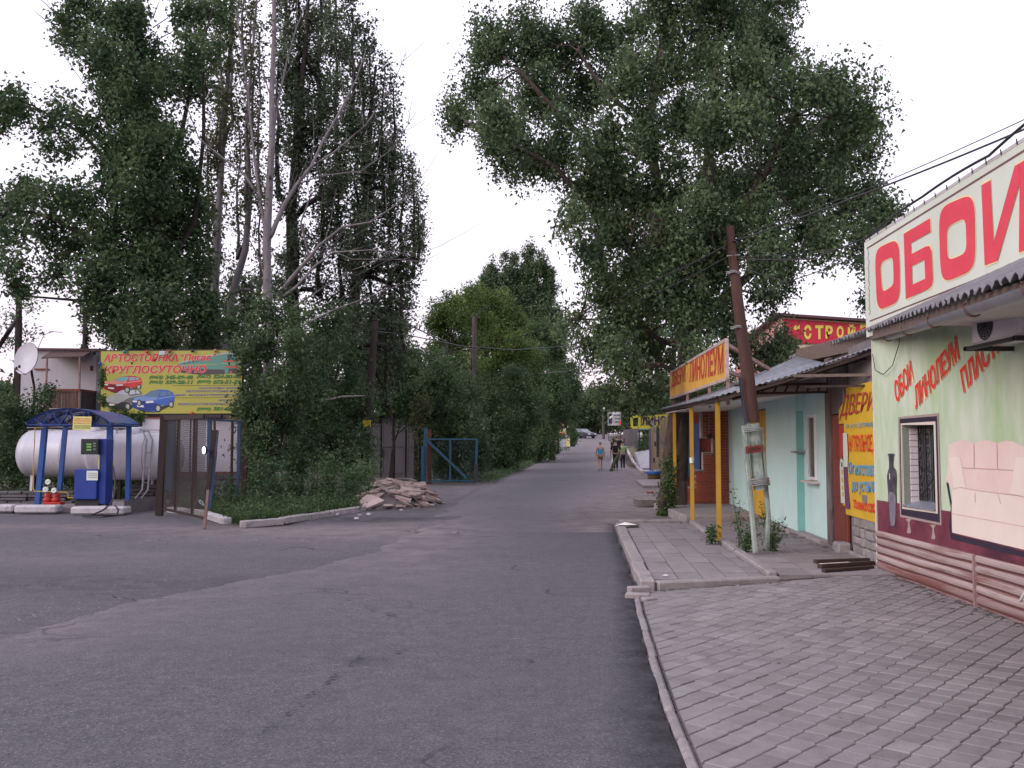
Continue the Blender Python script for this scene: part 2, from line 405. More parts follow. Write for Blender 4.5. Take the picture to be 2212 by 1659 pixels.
# ================================================================== GROUND
def vnoise(x, y, s=1.0, o=0): return noise.noise(Vector((x * s, y * s, o * 7.3)))
def smooth(a, b, x):
    t = min(1, max(0, (x - a) / (b - a))); return t * t * (3 - 2 * t)
def ground_material(name, base, base2, dust, rough=0.9, grain=60, patch=0.35, grassy=None):
    m = bpy.data.materials.new(name); m.use_nodes = True; n = m.node_tree; N = n.nodes; p = N['Principled BSDF']
    p.inputs['Roughness'].default_value = rough; p.inputs['Specular IOR Level'].default_value = 0.25
    g = N.new('ShaderNodeNewGeometry')
    def noi(sc, det=5, ro=0.6):
        t = N.new('ShaderNodeTexNoise'); t.inputs['Scale'].default_value = sc; t.inputs['Detail'].default_value = det; t.inputs['Roughness'].default_value = ro
        n.links.new(g.outputs['Position'], t.inputs['Vector']); return t.outputs['Fac']
    def rmp(f, a, b, ca=(0, 0, 0, 1), cb=(1, 1, 1, 1)):
        r = N.new('ShaderNodeValToRGB'); r.color_ramp.elements[0].position = a; r.color_ramp.elements[1].position = b
        r.color_ramp.elements[0].color = ca; r.color_ramp.elements[1].color = cb; n.links.new(f, r.inputs[0]); return r.outputs[0]
    def mix(f, a, b, k=1.0, bt='MIX'):
        x = N.new('ShaderNodeMixRGB'); x.blend_type = bt
        if isinstance(f, float): x.inputs[0].default_value = f
        else: n.links.new(f, x.inputs[0])
        for i, c in ((1, a), (2, b)):
            if isinstance(c, tuple): x.inputs[i].default_value = c if len(c) == 4 else c + (1,)
            else: n.links.new(c, x.inputs[i])
        return x.outputs[0]
    big = rmp(noi(patch, 6), .38, .62, base + (1,), base2 + (1,))
    fine = rmp(noi(grain, 4, .85), .34, .68, (.56, .56, .56, 1), (1.45, 1.45, 1.45, 1))
    c = mix(1.0, big, fine, bt='MULTIPLY')
    mid = rmp(noi(5.5, 9, .82), .38, .62, (.82, .82, .82, 1), (1.16, 1.16, 1.16, 1)); c = mix(1.0, c, mid, bt='MULTIPLY')
    spk = rmp(noi(90, 2, .5), .66, .70); c = mix(spk, c, (.30, .28, .30))
    at = N.new('ShaderNodeAttribute'); at.attribute_name = 'dust'
    brk = N.new('ShaderNodeMath'); brk.operation = 'MULTIPLY'; n.links.new(at.outputs['Fac'], brk.inputs[0])
    ad = N.new('ShaderNodeMath'); ad.operation = 'ADD'; ad.inputs[1].default_value = 0.0; n.links.new(rmp(noi(1.6, 7, .7), .3, .7), ad.inputs[0]); n.links.new(ad.outputs[0], brk.inputs[1])
    c = mix(brk.outputs[0], c, dust)
    at2 = N.new('ShaderNodeAttribute'); at2.attribute_name = 'darken'
    b2 = N.new('ShaderNodeMath'); b2.operation = 'MULTIPLY'; n.links.new(at2.outputs['Fac'], b2.inputs[0]); n.links.new(rmp(noi(2.2, 7, .75), .35, .6), b2.inputs[1])
    c = mix(b2.outputs[0], c, (.022, .021, .024))  # asphalt goes near black where this attribute is high
    # hairline cracks
    vo = N.new('ShaderNodeTexVoronoi'); vo.feature = 'DISTANCE_TO_EDGE'; vo.inputs['Scale'].default_value = 0.42
    wv = N.new('ShaderNodeTexNoise'); wv.inputs['Scale'].default_value = 1.3; wv.inputs['Detail'].default_value = 5
    n.links.new(g.outputs['Position'], wv.inputs['Vector'])
    av = N.new('ShaderNodeMixRGB'); av.blend_type = 'ADD'; av.inputs[0].default_value = 0.9
    n.links.new(g.outputs['Position'], av.inputs[1]); n.links.new(wv.outputs['Color'], av.inputs[2]); n.links.new(av.outputs[0], vo.inputs['Vector'])
    cr = rmp(vo.outputs['Distance'], .003, .009, (1, 1, 1, 1), (0, 0, 0, 1))
    ck = N.new('ShaderNodeMath'); ck.operation = 'MULTIPLY'; n.links.new(cr, ck.inputs[0]); n.links.new(rmp(noi(.35, 2), .55, .62), ck.inputs[1])
    c = mix(ck.outputs[0], c, (.03, .028, .03))
    if grassy:
        at3 = N.new('ShaderNodeAttribute'); at3.attribute_name = 'soil'; c = mix(at3.outputs['Fac'], c, grassy)
    n.links.new(c, p.inputs['Base Color'])
    b = N.new('ShaderNodeBump'); b.inputs['Strength'].default_value = 0.55; b.inputs['Distance'].default_value = 0.012
    n.links.new(noi(grain * .8, 4, .75), b.inputs['Height']); n.links.new(b.outputs[0], p.inputs['Normal'])
    return m
def attr(me, name, vals):
    a = me.attributes.new(name, 'FLOAT', 'POINT'); a.data.foreach_set('value', np.asarray(vals, dtype=np.float32))
def gauss(x, y, cx, cy, rx, ry): return math.exp(-(((x - cx) / rx) ** 2 + ((y - cy) / ry) ** 2))

# ---- base ground: old asphalt yard, soil and verges
mb = MB(); xs = []; ys = []
x = -260.0
def axis(lo, hi, fine_lo, fine_hi, st):
    out_ = [lo, lo * .6 + fine_lo * .4, lo * .3 + fine_lo * .7, lo * .1 + fine_lo * .9]
    v = fine_lo
    while v < fine_hi: out_.append(v); v += st
    return out_ + [fine_hi, hi * .1 + fine_hi * .9, hi * .3 + fine_hi * .7, hi * .6 + fine_hi * .4, hi]
xs = axis(-320, 320, -18, 12, 0.3)
ys = [-40, -20, -8, 0, 2, 4] + [4.3 + .3 * i for i in range(190)] + [62 + 2.0 * i for i in range(72)] + [210, 240, 300, 400, 600]
def isl_l(y): return float(np.interp(y, [20.4, 23.9, 24.9, 26, 33], [-5.6, -7.4, -8.3, -8.6, -9]))
def isl_r(y): return float(np.interp(y, [20.4, 21.1, 23.4, 25.5, 33], [-5.6, -4.9, -4.35, -3.85, -3.9]))
soilv, dustv, darkenv = [], [], []
for y in ys:
    for x in xs:
        n1 = vnoise(x, y, .35) * .05 + vnoise(x, y, 1.2, 2) * .018
        z = zt(y) - 0.012 + (n1 if (x < -1) else n1 * .2)
        # pothole strip in the old yard surface
        z -= 0.05 * gauss(x, y, -4.6, 9.2, 1.6, .55) + .03 * gauss(x, y, -3.6, 10.6, 1.0, .5)
        s = 0
        if y > 27 and x < -6.0 + .02 * y and y < 60: s = 1
        if x > 8 and y > 26: s = 1
        if y > 60 and (x < 1.8 or x > 9.3) : s = 1
        if y > 190: s = 1
        # verge island (grass) left of the junction
        if 20.4 < y < 33: s = max(s, smooth(isl_l(y) - .1, isl_l(y) + .1, x) * (1 - smooth(isl_r(y) - .1, isl_r(y) + .1, x)))
        if s > 0: z += .04 * s if y < 60 else 0
        soilv.append(s); mb.v.append(Vector((x, y, z)))
        dustv.append(min(1, .8 * gauss(x, y, -3.2, 19.3, 3.2, 2.0) + .55 * gauss(x, y, -8, 20.4, 4, 1.2) + .6 * gauss(x, y, -1.7, 38, 2.2, 9) + (.95 * smooth(19, 23, y) * (1 - smooth(60, 75, y)) if x > 1 else 0)
                         + .2 * gauss(x, y, -5.5, 8.3, 1.6, .35) + .35 * gauss(x, y, -9, 15, 4, 1)))
        darkenv.append(min(1, 1.3 * gauss(x, y, -3.2, 22.6, 1.5, .8) + .8 * gauss(x, y, -2.6, 27.5, 1.2, 3) + .9 * gauss(x, y, 2.4, 20.8, .5, .35) + .5 * gauss(x, y, -5, 12, 3.5, 1.0) + 1.2 * gauss(x, y, -3.9, 9.55, .9, .10) + .9 * gauss(x, y, -4.9, 8.9, .5, .10)))
nx = len(xs)
for j in range(len(ys) - 1):
    for i in range(nx - 1):
        a = j * nx + i; mb.f.append((a, a + 1, a + nx + 1, a + nx))
me = bpy.data.meshes.new('ground'); me.from_pydata(mb.v, [], mb.f); attr(me, 'dust', dustv); attr(me, 'darken', darkenv); attr(me, 'soil', soilv)
me.polygons.foreach_set('use_smooth', [True] * len(me.polygons))
m_ground = ground_material('old_asphalt', (.084, .079, .091), (.097, .090, .101), (.26, .21, .205), grain=34, patch=.5, grassy=(.060, .048, .036))
me.materials.append(m_ground); g_o = bpy.data.objects.new('ground', me); C.objects.link(g_o); tag(g_o, kind='structure')

# ---- road: newer asphalt layer with a broken edge
Lp = [(-9.0, 2.0), (-7.4, 5.0), (-5.4, 7.2)] + [tuple(G(u, v)[:2]) for (u, v) in ((0, 1383), (110, 1352), (280, 1310), (450, 1275), (640, 1235), (800, 1190), (900, 1150), (950, 1118), (975, 1090))] + [(-1.75, 31), (-1.45, 38), (-.9, 44), (.3, 58), (1.7, 72), (3.9, 90), (6.0, 106), (8.0, 125), (9.0, 160), (6.0, 178), (-30, 190)]
Rp = [(.72, 2.0), (.875, 5.0), (.935, 6.1), (1.055, 7.7), (1.235, 9.9), (1.40, 11.2), (2.12, 21.2), (2.55, 26), (4.2, 38), (6.3, 50), (7.6, 60), (8.6, 75), (10.4, 100), (13, 130), (16, 160), (20, 178), (40, 190)]
def interp(P, y):
    for (x0, y0), (x1, y1) in zip(P, P[1:]):
        if y0 <= y <= y1: return x0 + (x1 - x0) * (y - y0) / max(1e-6, y1 - y0)
    return P[-1][0] if y > P[-1][1] else P[0][0]
rows = [2 + .09 * i for i in range(260)] + [25.4 + .4 * i for i in range(120)] + [74 + 3 * i for i in range(38)] + [189.9]
mb = MB(); NU = 36; dustv, darkenv = [], []
for y in rows:
    l = interp(Lp, y); r = interp(Rp, y)
    if y < 30: l += .30 * vnoise(0, y, .8, 5) + .12 * abs(vnoise(0, y, 3.1, 6)) + .08 * vnoise(5, y, 9, 6) + .04 * vnoise(2, y, 23, 6); r += .035 * vnoise(3, y, 2.5, 7) + .02 * vnoise(3, y, 9, 8)
    for i in range(NU + 1):
        t = i / NU; x = l + (r - l) * t; edge = 0.0
        z = zt(y) + .006 + .012 * smooth(l, l + 1.2, x) + .012 * vnoise(x, y, .4, 3)
        if i == 0: z = zt(y) - .05 if y > 30 else zt(y) - .03
        if i == 1: x = l + .012
        if i == NU: z = zt(y) - (.06 if y < 21 else .0)
        if y > 21: z -= .034 * smooth(.80, .985, t)
        elif i == NU - 1: x = r - .02; z -= .008
        mb.v.append(Vector((x, y, z)))
        dustv.append(min(1, .8 * gauss(x, y, -3.2, 20, 2.2, 2.5) + .35 * math.exp(-((x - l) / 1.4) ** 2) * (1 if y < 34 else 1.6) + (.95 * math.exp(-((r - x) / (.5 + .035 * y)) ** 2) if y > 19 else 0) + .25 * gauss(x, y, -1.2, 14, 1.0, 5)))
        darkenv.append(min(1, .9 * math.exp(-((r - x) / .13) ** 2) * (1 if y < 13 else .4 if y < 20 else 0) + .9 * gauss(x, y, -1.02, 7.55, .18, .16)))  # darker strip along the right edge, plus one dark spot
for j in range(len(rows) - 1):
    for i in range(NU):
        a = j * (NU + 1) + i; mb.f.append((a, a + 1, a + NU + 2, a + NU + 1))
me = bpy.data.meshes.new('road'); me.from_pydata(mb.v, [], mb.f); attr(me, 'dust', dustv); attr(me, 'darken', darkenv)
me.polygons.foreach_set('use_smooth', [True] * len(me.polygons))
me.materials.append(ground_material('road_asphalt', (.084, .080, .092), (.094, .089, .101), (.24, .20, .205), grain=42, patch=.28))
o = bpy.data.objects.new('road', me); C.objects.link(o); tag(o, kind='structure')
# scattered asphalt repair blots and litter on the road
m_tar = M('tar', (.03, .028, .032), rough=.7)
mb = MB()
for (u, v, r) in ((1, 1, 1),):
    pass
def pave_edge(x): return pave_far0(x)
def pave_far0(x): return 11.17 + (x - 1.6) * .29 if x < 3.15 else 11.90 + (x - 3.15) * .40
def blot(mb, c, r, seed, sy=1.0):
    rg = random.Random(seed); pts = []
    for k in range(11):
        a = 2 * math.pi * k / 11; q = r * (.6 + .7 * rg.random()); pts.append((c.x + math.cos(a) * q, c.y + math.sin(a) * q * sy, c.z))
    mb.poly(pts)
for i in range(26):
    t = i / 25; p = G(540 + (785 - 540) * t + rnd.uniform(-3, 3), 1338 * 1 + (1475 - 1338) * 0 + 0 if False else 1605 - (1605 - 1410) * t + rnd.uniform(-3, 3), .034)
    if vnoise(i, 0, .37, 3) > -.12: blot(mb, p, rnd.uniform(.006, .022), i, 1.3)
for (u, v) in ((752, 1294), (765, 1300), (790, 1308), (805, 1317), (838, 1325), (850, 1327), (868, 1368), (875, 1400), (860, 1407), (1140, 1430), (1147, 1425)):
    blot(mb, G(u, v, .034), rnd.uniform(.012, .04), u, .7)
mb.build('tar_spots', m_tar, kind='structure')

# ---- grass verge tufts around the island: see vegetation

# ---- kerb stones
m_kerb = M('kerb_concrete', (.30, .265, .265), (.22, .195, .20), 9, bump=.5, c3=(.13, .115, .12), scale3=2.5, amt3=.35, rand=.08)
m_kerbw = M('kerb_white', (.48, .45, .47), (.38, .355, .375), 6, bump=.5, c3=(.22, .20, .20), scale3=3.5, amt3=.34, rand=.06)
def kerb_run(pts, w, h, mat, piece=1.0, name='kerb', z0=-.02, jit=.008, kind='structure', seed=1, top=None):
    rg = random.Random(seed); root = empty(name, (pts[0][0], pts[0][1], 0), kind=kind)
    P = [Vector((p[0], p[1], p[2] if len(p) > 2 else zt(p[1]))) for p in pts]
    for a, b in zip(P, P[1:]):
        L = (b - a).length; k = max(1, round(L / piece)); d = (b - a) / k; dn = d.normalized(); nrm = Vector((dn.y, -dn.x, 0))
        for i in range(k):
            p = a + d * i + dn * .008 + nrm * rg.uniform(-jit, jit) + Vector((0, 0, rg.uniform(-jit, jit)))
            q = MB().frame_box(p + Vector((0, 0, z0)), d - dn * .016, nrm * w, Vector((0, 0, h - z0)))
            q.build('kerb_stone', mat, root, bevel=.018)
    return root
kerb_run([(1.42, 11.2, 0), (2.05, 19.9, 0)], .17, .125, m_kerb, 1.0, 'kerb', seed=2)
kerb_run([(3.12, 11.62, 0), (1.62, 11.18, 0)], .16, .115, m_kerb, 1.55, 'kerb', seed=3)
kerb_run([(3.02, 11.86, 0.03), (3.56, 20.1, .03)], .12, .125, m_kerb, 1.0, 'kerb', seed=4)
kerb_run([(2.28, 21.4, 0), (3.55, 21.55, 0)], .35, .075, m_kerb, .9, 'kerb', seed=5)
# flush concrete edging between road and paving
m_edge = M('edging_concrete', (.27, .24, .245), (.19, .17, .175), 12, bump=.7, c3=(.10, .09, .095), scale3=4, amt3=.34, rand=.1)
kerb_run([(.755, 3.2, 0), (.865, 5.0, 0), (.925, 6.1, 0), (1.045, 7.7, 0), (1.225, 9.9, 0), (1.31, 10.8, 0)], .062, .030, m_edge, .5, 'edging', z0=-.05, jit=.008, seed=8)

# ---- block paving in front of the wallpaper shop
def pave_z(x, y): return .022 + .07 * smooth(1.2, 4.4, x) + .008 * vnoise(x, y, .8, 4)
pavpoly_l = [(.82, 3.2), (.932, 5.0), (.992, 6.1), (1.112, 7.7), (1.292, 9.9), (1.42, 11.1)]
def pav_left(y): return interp(pavpoly_l, y)
def pav_far(x): return 11.17 + (x - 1.6) * .29 if x < 3.15 else 11.90 + (x - 3.15) * .40
def fac_x(y): return 4.56 + .034 * (y - 12.5)
m_bed = M('paving_joint', (.120, .102, .106), (.060, .050, .054), 20, bump=.4)
m_tile = M('paving_block', (.225, .200, .207), (.185, .163, .170), 7, bump=.45, c3=(.26, .23, .235), scale3=1.2, amt3=.4, rand=.15, bscale=60)
mb = MB()
def fpave(a, b):
    y = 3.0 + 9.8 * b; xl = pav_left(max(3.2, y)); xr = fac_x(y) + .03
    x = xl + (xr - xl) * a; yy = min(y, pav_far(x) + .02)
    return (x, yy, pave_z(x, yy) - .012)
mb.grid(fpave, 20, 50)
pav = mb.build('pavement', m_bed, smooth=True, kind='structure')
# rotated lattice of slightly turned near-square blocks: every joint steps sideways
A_ = R(47); e1 = Vector((math.cos(A_), math.sin(A_), 0)); e2 = Vector((-e1.y, e1.x, 0)); a1_ = .173; a2_ = .1425
l1 = e1 * .1755 + e2 * .010; l2 = e2 * .1535 + e1 * .0115
def blk():
    h, g = a1_ / 2, a2_ / 2; b = .005; q = MB()
    lo = [(-h, -g), (h, -g), (h, g), (-h, g)]
    q.v = [Vector((x, y, -.03)) for x, y in lo] + [Vector((x, y, -b)) for x, y in lo] + [Vector((x * (1 - b / h), y * (1 - b / g), 0)) for x, y in lo]
    for k in range(4):
        m_ = (k + 1) % 4; q.f += [(k, m_, 4 + m_, 4 + k), (4 + k, 4 + m_, 8 + m_, 8 + k)]
    q.f.append((8, 9, 10, 11)); return q
blk_me = mesh_of(blk(), 'paving_block', m_tile)
def clip_poly(P_, f):
    o = []
    for k in range(len(P_)):
        a, b = P_[k], P_[(k + 1) % len(P_)]; fa, fb = f(a), f(b)
        if fa >= 0: o.append(a)
        if fa * fb < 0: o.append(a + (b - a) * (fa / (fa - fb)))
    return o
sides = (lambda p: p.x - pav_left(min(11.1, max(3.2, p.y))) - .012, lambda p: fac_x(p.y) - .012 - p.x, lambda p: pav_far(p.x) - .015 - p.y)
cells = []
rg = random.Random(5)
for i in range(-60, 90):
    for j in range(-90, 60):
        p = Vector((2.4, 6.0, 0)) + l1 * i + l2 * j
        if not (3.3 < p.y < 12.9): continue
        rz_ = A_ + rg.uniform(-.012, .012); co = [Vector((p.x + x * math.cos(rz_) - y * math.sin(rz_), p.y + x * math.sin(rz_) + y * math.cos(rz_), 0)) for x, y in ((-a1_ / 2, -a2_ / 2), (a1_ / 2, -a2_ / 2), (a1_ / 2, a2_ / 2), (-a1_ / 2, a2_ / 2))]
        cut = any(f(c) < 0 for f in sides for c in co)
        if cut:
            for f in sides:
                co = clip_poly(co, f)
                if len(co) < 3: break
            if len(co) < 3: continue
            ar = abs(sum(co[k].x * co[(k + 1) % len(co)].y - co[(k + 1) % len(co)].x * co[k].y for k in range(len(co)))) / 2
            if ar < .0012: continue
        vis = abs(p.x / p.y) < .56 and p.y > 4.7
        cells.append(((0 if vis else 100) + p.y, p, rz_, co if cut else None))
cells.sort(key=lambda c: c[0])
rest = MB(); bq = blk()
for k, (_, p, rz_, co) in enumerate(cells):
    z = pave_z(p.x, p.y) + rg.uniform(-.002, .003); tx, ty = rg.uniform(-.014, .014), rg.uniform(-.014, .014)
    if co is not None:
        q = MB() if k < 300 else rest; cc = sum(co, Vector()) / len(co); n0 = len(q.v); m_ = len(co)
        q.v += [c + Vector((0, 0, z - .03)) for c in co] + [c + Vector((0, 0, z - .004)) for c in co] + [c + (cc - c).normalized() * .005 + Vector((0, 0, z)) for c in co]
        for t in range(m_):
            u_ = (t + 1) % m_; q.f += [(n0 + t, n0 + u_, n0 + m_ + u_, n0 + m_ + t), (n0 + m_ + t, n0 + m_ + u_, n0 + 2 * m_ + u_, n0 + 2 * m_ + t)]
        q.f.append(tuple(n0 + 2 * m_ + t for t in range(m_)))
        if k < 300: q.build('paving_block', m_tile, pav)
    elif k < 300: inst('paving_block', blk_me, pav, (p.x, p.y, z), rot=(tx, ty, rz_))
    else:
        Mx = Matrix.Translation((p.x, p.y, z)) @ Matrix.Rotation(rz_, 4, 'Z') @ Matrix.Rotation(tx, 4, 'X'); n0 = len(rest.v)
        rest.v += [Mx @ v for v in bq.v]; rest.f += [tuple(n0 + i for i in f) for f in bq.f]
m_slab = M('pavement_slab', (.250, .220, .228), (.205, .178, .186), 5, bump=.35, c3=(.18, .155, .16), scale3=1.6, amt3=.36, rand=.1, bscale=50)
m_tile2 = M('paving_block_field', (.225, .200, .207), (.185, .163, .170), 7, bump=.45, c3=(.26, .23, .235), scale3=1.2, amt3=.4, bscale=60)
for m_ in (m_tile, m_tile2, m_slab):
    n_ = m_.node_tree; g_ = n_.nodes.new('ShaderNodeNewGeometry'); mp_ = [x for x in n_.nodes if x.type == 'MAPPING'][0]; n_.links.new(g_.outputs['Position'], mp_.inputs[0])
_n = m_tile2.node_tree; _p = _n.nodes['Principled BSDF']; _l = _p.inputs['Base Color'].links[0].from_socket
_g = _n.nodes.new('ShaderNodeNewGeometry'); _m = _n.nodes.new('ShaderNodeMapRange'); _m.inputs['To Min'].default_value = .85; _m.inputs['To Max'].default_value = 1.15
_v = _n.nodes.new('ShaderNodeVectorMath'); _v.operation = 'SCALE'; _n.links.new(_g.outputs['Random Per Island'], _m.inputs['Value']); _n.links.new(_l, _v.inputs[0]); _n.links.new(_m.outputs[0], _v.inputs['Scale']); _n.links.new(_v.outputs[0], _p.inputs['Base Color'])
rest.build('paving_block', m_tile2, pav, kind='stuff', fixn=False)

# ---- slab pavement: lower walk and terrace
def slabs(name, xl, xr, y0, y1, z, w, l, kind='structure', seed=1, gap=.010, hole=None):
    rg = random.Random(seed)
    mbb = MB(); mbb.grid(lambda a, b: ((xl(y0 + (y1 - y0) * b)) * (1 - a) + xr(y0 + (y1 - y0) * b) * a, y0 + (y1 - y0) * b, z - .014), 2, 20)
    root = mbb.build(name, m_bed, kind=kind)
    sh = .074; y = y0; n = 0
    while y < y1 - .05:
        ll = min(l, y1 - y); x = xl(y + ll / 2) + gap
        while x < xr(y + ll / 2) - .08:
            ww = min(w, xr(y + ll / 2) - x - gap); cx = x + ww / 2; cy = y + ll / 2
            if not (hole and hole(cx, cy)):
                q = MB(); zz = z + rg.uniform(-.004, .004)
                d0 = Vector((sh * (ll - gap), ll - gap, 0)); tx = rg.uniform(-.006, .006)
                q.frame_box((x - sh * ll / 2, y, zz - .04), (ww - gap, 0, tx), d0, (0, 0, .04)); q.build('slab', m_slab, root)
            x += ww + 0.0; n += 1
        y += ll
    return root
slabs('sidewalk', lambda y: 1.42 + .0724 * (y - 11.2) + .18, lambda y: 3.02 + .0655 * (y - 11.86) - .01, 11.62, 20.2, .092, .29, .56, seed=3, hole=lambda x, y: (x - 2.25) ** 2 / .16 + (y - 20.2) ** 2 / .25 < 1)
slabs('terrace', lambda y: 3.02 + .0655 * (y - 11.86) + .13, lambda y: (4.62 if y < 12.6 else 4.70 + .1 * (y - 12.9) if y < 14.4 else 4.86 + .0786 * (y - 14.4)) - .02, 11.86, 21.4, .112, .40, .60, seed=4)
MB().prism([(3.1, 11.6, 0), (4.66, 12.2, 0), (4.7, 12.8, 0), (3.1, 12.4, 0)], (0, 0, .088)).build('dirt', M('dirt_seam', (.17, .14, .14), (.11, .09, .09), 9, bump=.5), kind='structure')
MB().box((4.75, 23.75, .06), (2.1, 4.7, .22)).build('porch_slab', m_kerb, kind='structure', bevel=.02)
# sloping step and blocks at the foot of the kerb corner
rub = [(1.38, 10.95, .06, .24, .12, .08, .3), (1.33, 10.65, .04, .26, .12, .06, -.2), (1.42, 10.45, .03, .15, .10, .05, .5)]
for i, (x, y, z, a, b, c_, rz) in enumerate(rub):
    MB().box((x, y, z), (a, b, c_), rz).build('kerb_block', m_kerb, bevel=.012, label=('grey broken kerb block, highest of three at the kerb corner', 'pale broken kerb block lying on the road edge below the kerb corner', 'small grey kerb chunk beside the edging near the corner')[i], cat='block')
# ================================================================== WALLPAPER SHOP (right edge)
PF = Plane((4.56, 12.5), (4.27, 4.0))
def FP(u, v): return PF.hit(u, v)
shop = empty('shop_building', (4.56, 8, 0), 'pale green shop wall with a printed sofa banner and huge red letters above', 'building')
m_ban = M('mural_green', (.44, .56, .37), (.60, .66, .54), 2.6, rough=.5, c3=(.40, .54, .30), scale3=.9, amt3=.40, stretch=(1, 1.6, .55), spec=.4, bump=.12, bscale=2)
m_banw = M('banner_white', (.66, .71, .63), (.59, .64, .55), .8, rough=.45, spec=.4, bump=.15, bscale=1.5)
m_red = M('print_red', (.72, .075, .11), (.66, .06, .10), 3, rough=.5)
m_redb = M('print_red_bright', (.72, .035, .03), rough=.5)
m_cream = M('print_cream', (.85, .70, .38), rough=.5)
m_purple = M('print_floor', (.13, .028, .05), (.20, .05, .075), 4, rough=.45, c3=(.06, .02, .035), scale3=1.2, amt3=.4)
m_dark = M('dark_metal', (.03, .028, .032), rough=.6)
m_line = M('print_brown', (.16, .08, .08), rough=.6)
sR = PF.L + 1.5
s_end = (Vector((4.2, 2.0, 0)) - PF.o).dot(PF.u)
# wall with window opening
o_tl = FP(1949.0, 918.5); o_br = FP(2021.5, 1103.0)
s0, s1, zb, ztp = o_tl[0], o_br[0], o_br[1], o_tl[1]
zt0 = 2.95
w_ = MB()
for (a, b, c_, d) in ((0, s0, .5, 3.9), (s0, s1, ztp, 3.9), (s0, s1, .5, zb), (s1, s_end, .5, 3.9)):
    w_.prism([PF.P(a, c_), PF.P(b, c_), PF.P(b, d), PF.P(a, d)], -PF.n * .22)
w_.build('wall', m_ban, shop)
# floor band print
decal(PF, [(0.0, .575), (s_end, .575), (s_end, .955), (s1, .955), (s0, .955), (0, .955)] if False else [(0, .575), (s_end, .575), (s_end, .955), (0, .955)], m_purple, shop, .004, 'floor_print', pix=False) if zb > .955 else None
if zb <= .955:
    decal(PF, [(0, .575), (s0, .575), (s0, .955), (0, .955)], m_purple, shop, .004, 'floor_print', pix=False)
    decal(PF, [(s1, .575), (s_end, .575), (s_end, .955), (s1, .955)], m_purple, shop, .004, 'floor_print', pix=False)
    decal(PF, [(s0, .575), (s1, .575), (s1, zb), (s0, zb)], m_purple, shop, .004, 'floor_print', pix=False)
# body behind
m_plaster = M('plaster_grey', (.38, .37, .34), (.30, .29, .27), 2, bump=.3)
MB().prism([(4.80, 12.5, -.1), (14, 12.5, -.1), (14, 2, -.1), (4.45, 2, -.1)], (0, 0, 4.0)).build('rear_body', m_plaster, shop)
# corner trim strip
MB().frame_box(PF.P(-.02, .0, .0), PF.u * .03, PF.n * .02, (0, 0, 3.1)).build('corner_trim', M('pale_trim', (.62, .62, .55), rough=.6), shop)
# skirting: lapped metal slats, two bays
m_slat = M('skirt_slat', (.33, .24, .23), (.44, .35, .345), 1.6, rough=.45, c3=(.19, .075, .065), scale3=1.9, amt3=.40, stretch=(1, .35, 5), spec=.4, bump=.15, rand=.08)
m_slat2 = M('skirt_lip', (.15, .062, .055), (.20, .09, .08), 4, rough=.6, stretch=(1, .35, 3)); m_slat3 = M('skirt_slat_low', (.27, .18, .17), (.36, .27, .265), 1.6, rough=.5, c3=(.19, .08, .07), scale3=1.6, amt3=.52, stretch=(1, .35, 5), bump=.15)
m_trim = M('skirt_trim', (.34, .22, .23), (.26, .15, .15), 5, rough=.5)
post_s = FP(2113, 1230)[0]
for (a, b) in ((.01, post_s - .015), (post_s + .015, s_end)):
    NSL = 6
    for k in range(NSL):
        z1_ = .575 - k * .096; q = MB(); nn = 14
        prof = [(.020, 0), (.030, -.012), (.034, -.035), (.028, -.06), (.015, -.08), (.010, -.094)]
        for i in range(len(prof) - 1):
            (o0, d0), (o1, d1) = prof[i], prof[i + 1]
            for t in range(nn):
                ta, tb = a + (b - a) * t / nn, a + (b - a) * (t + 1) / nn
                wob = lambda s_: .004 * math.sin(s_ * 2.1 + k) + .003 * math.sin(s_ * 5 + k * 2)
                q.quad(PF.P(ta, z1_ + d0 + wob(ta), o0), PF.P(tb, z1_ + d0 + wob(tb), o0), PF.P(tb, z1_ + d1 + wob(tb), o1), PF.P(ta, z1_ + d1 + wob(ta), o1))
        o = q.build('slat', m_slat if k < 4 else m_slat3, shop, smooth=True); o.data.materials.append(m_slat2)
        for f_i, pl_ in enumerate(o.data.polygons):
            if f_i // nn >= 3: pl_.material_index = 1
MB().frame_box(PF.P(post_s - .016, -.02, .0), PF.u * .032, PF.n * .05, (0, 0, .60)).build('skirt_post', m_trim, shop)
MB().frame_box(PF.P(0, -.02, .0), PF.u * (s_end), PF.n * .012, (0, 0, .60)).build('skirt_backing', m_trim, shop)
MB().frame_box(PF.P(0, -.02, .012), PF.u * s_end, PF.n * .03, (0, 0, .05)).build('skirt_rail', m_trim, shop)
# picture-frame print round the window
c6 = lambda x, y: (1829.8 + .2859 * x, 881 + .2859 * y)
m_gilt = M('print_gilt', (.42, .33, .30), (.30, .23, .22), 40, rough=.5); m_ink = M('print_ink', (.035, .025, .045), rough=.5); m_pale = M('print_pale', (.66, .58, .50), rough=.5)
def ringp(outer, inner, mat, off, nm):
    q = MB(); n = len(outer); P0 = [PF.w(*p, off) for p in outer]; P1 = [PF.w(*p, off) for p in inner]
    for i in range(n): q.quad(P0[i], P0[(i + 1) % n], P1[(i + 1) % n], P1[i])
    q.build(nm, mat, shop)
Q = lambda L: [c6(*p) for p in L]
ringp(Q([(388, 70), (694, 40), (718, 888), (404, 824)]), Q([(400, 84), (684, 62), (706, 868), (412, 808)]), m_gilt, .006, 'frame_print')
ringp(Q([(400, 84), (684, 62), (706, 868), (412, 808)]), Q([(408, 118), (672, 102), (690, 800), (420, 762)]), m_ink, .006, 'frame_print')
ringp(Q([(408, 118), (672, 102), (690, 800), (420, 762)]), Q([(416, 130), (664, 128), (676, 782), (424, 748)]), m_pale, .006, 'frame_print')
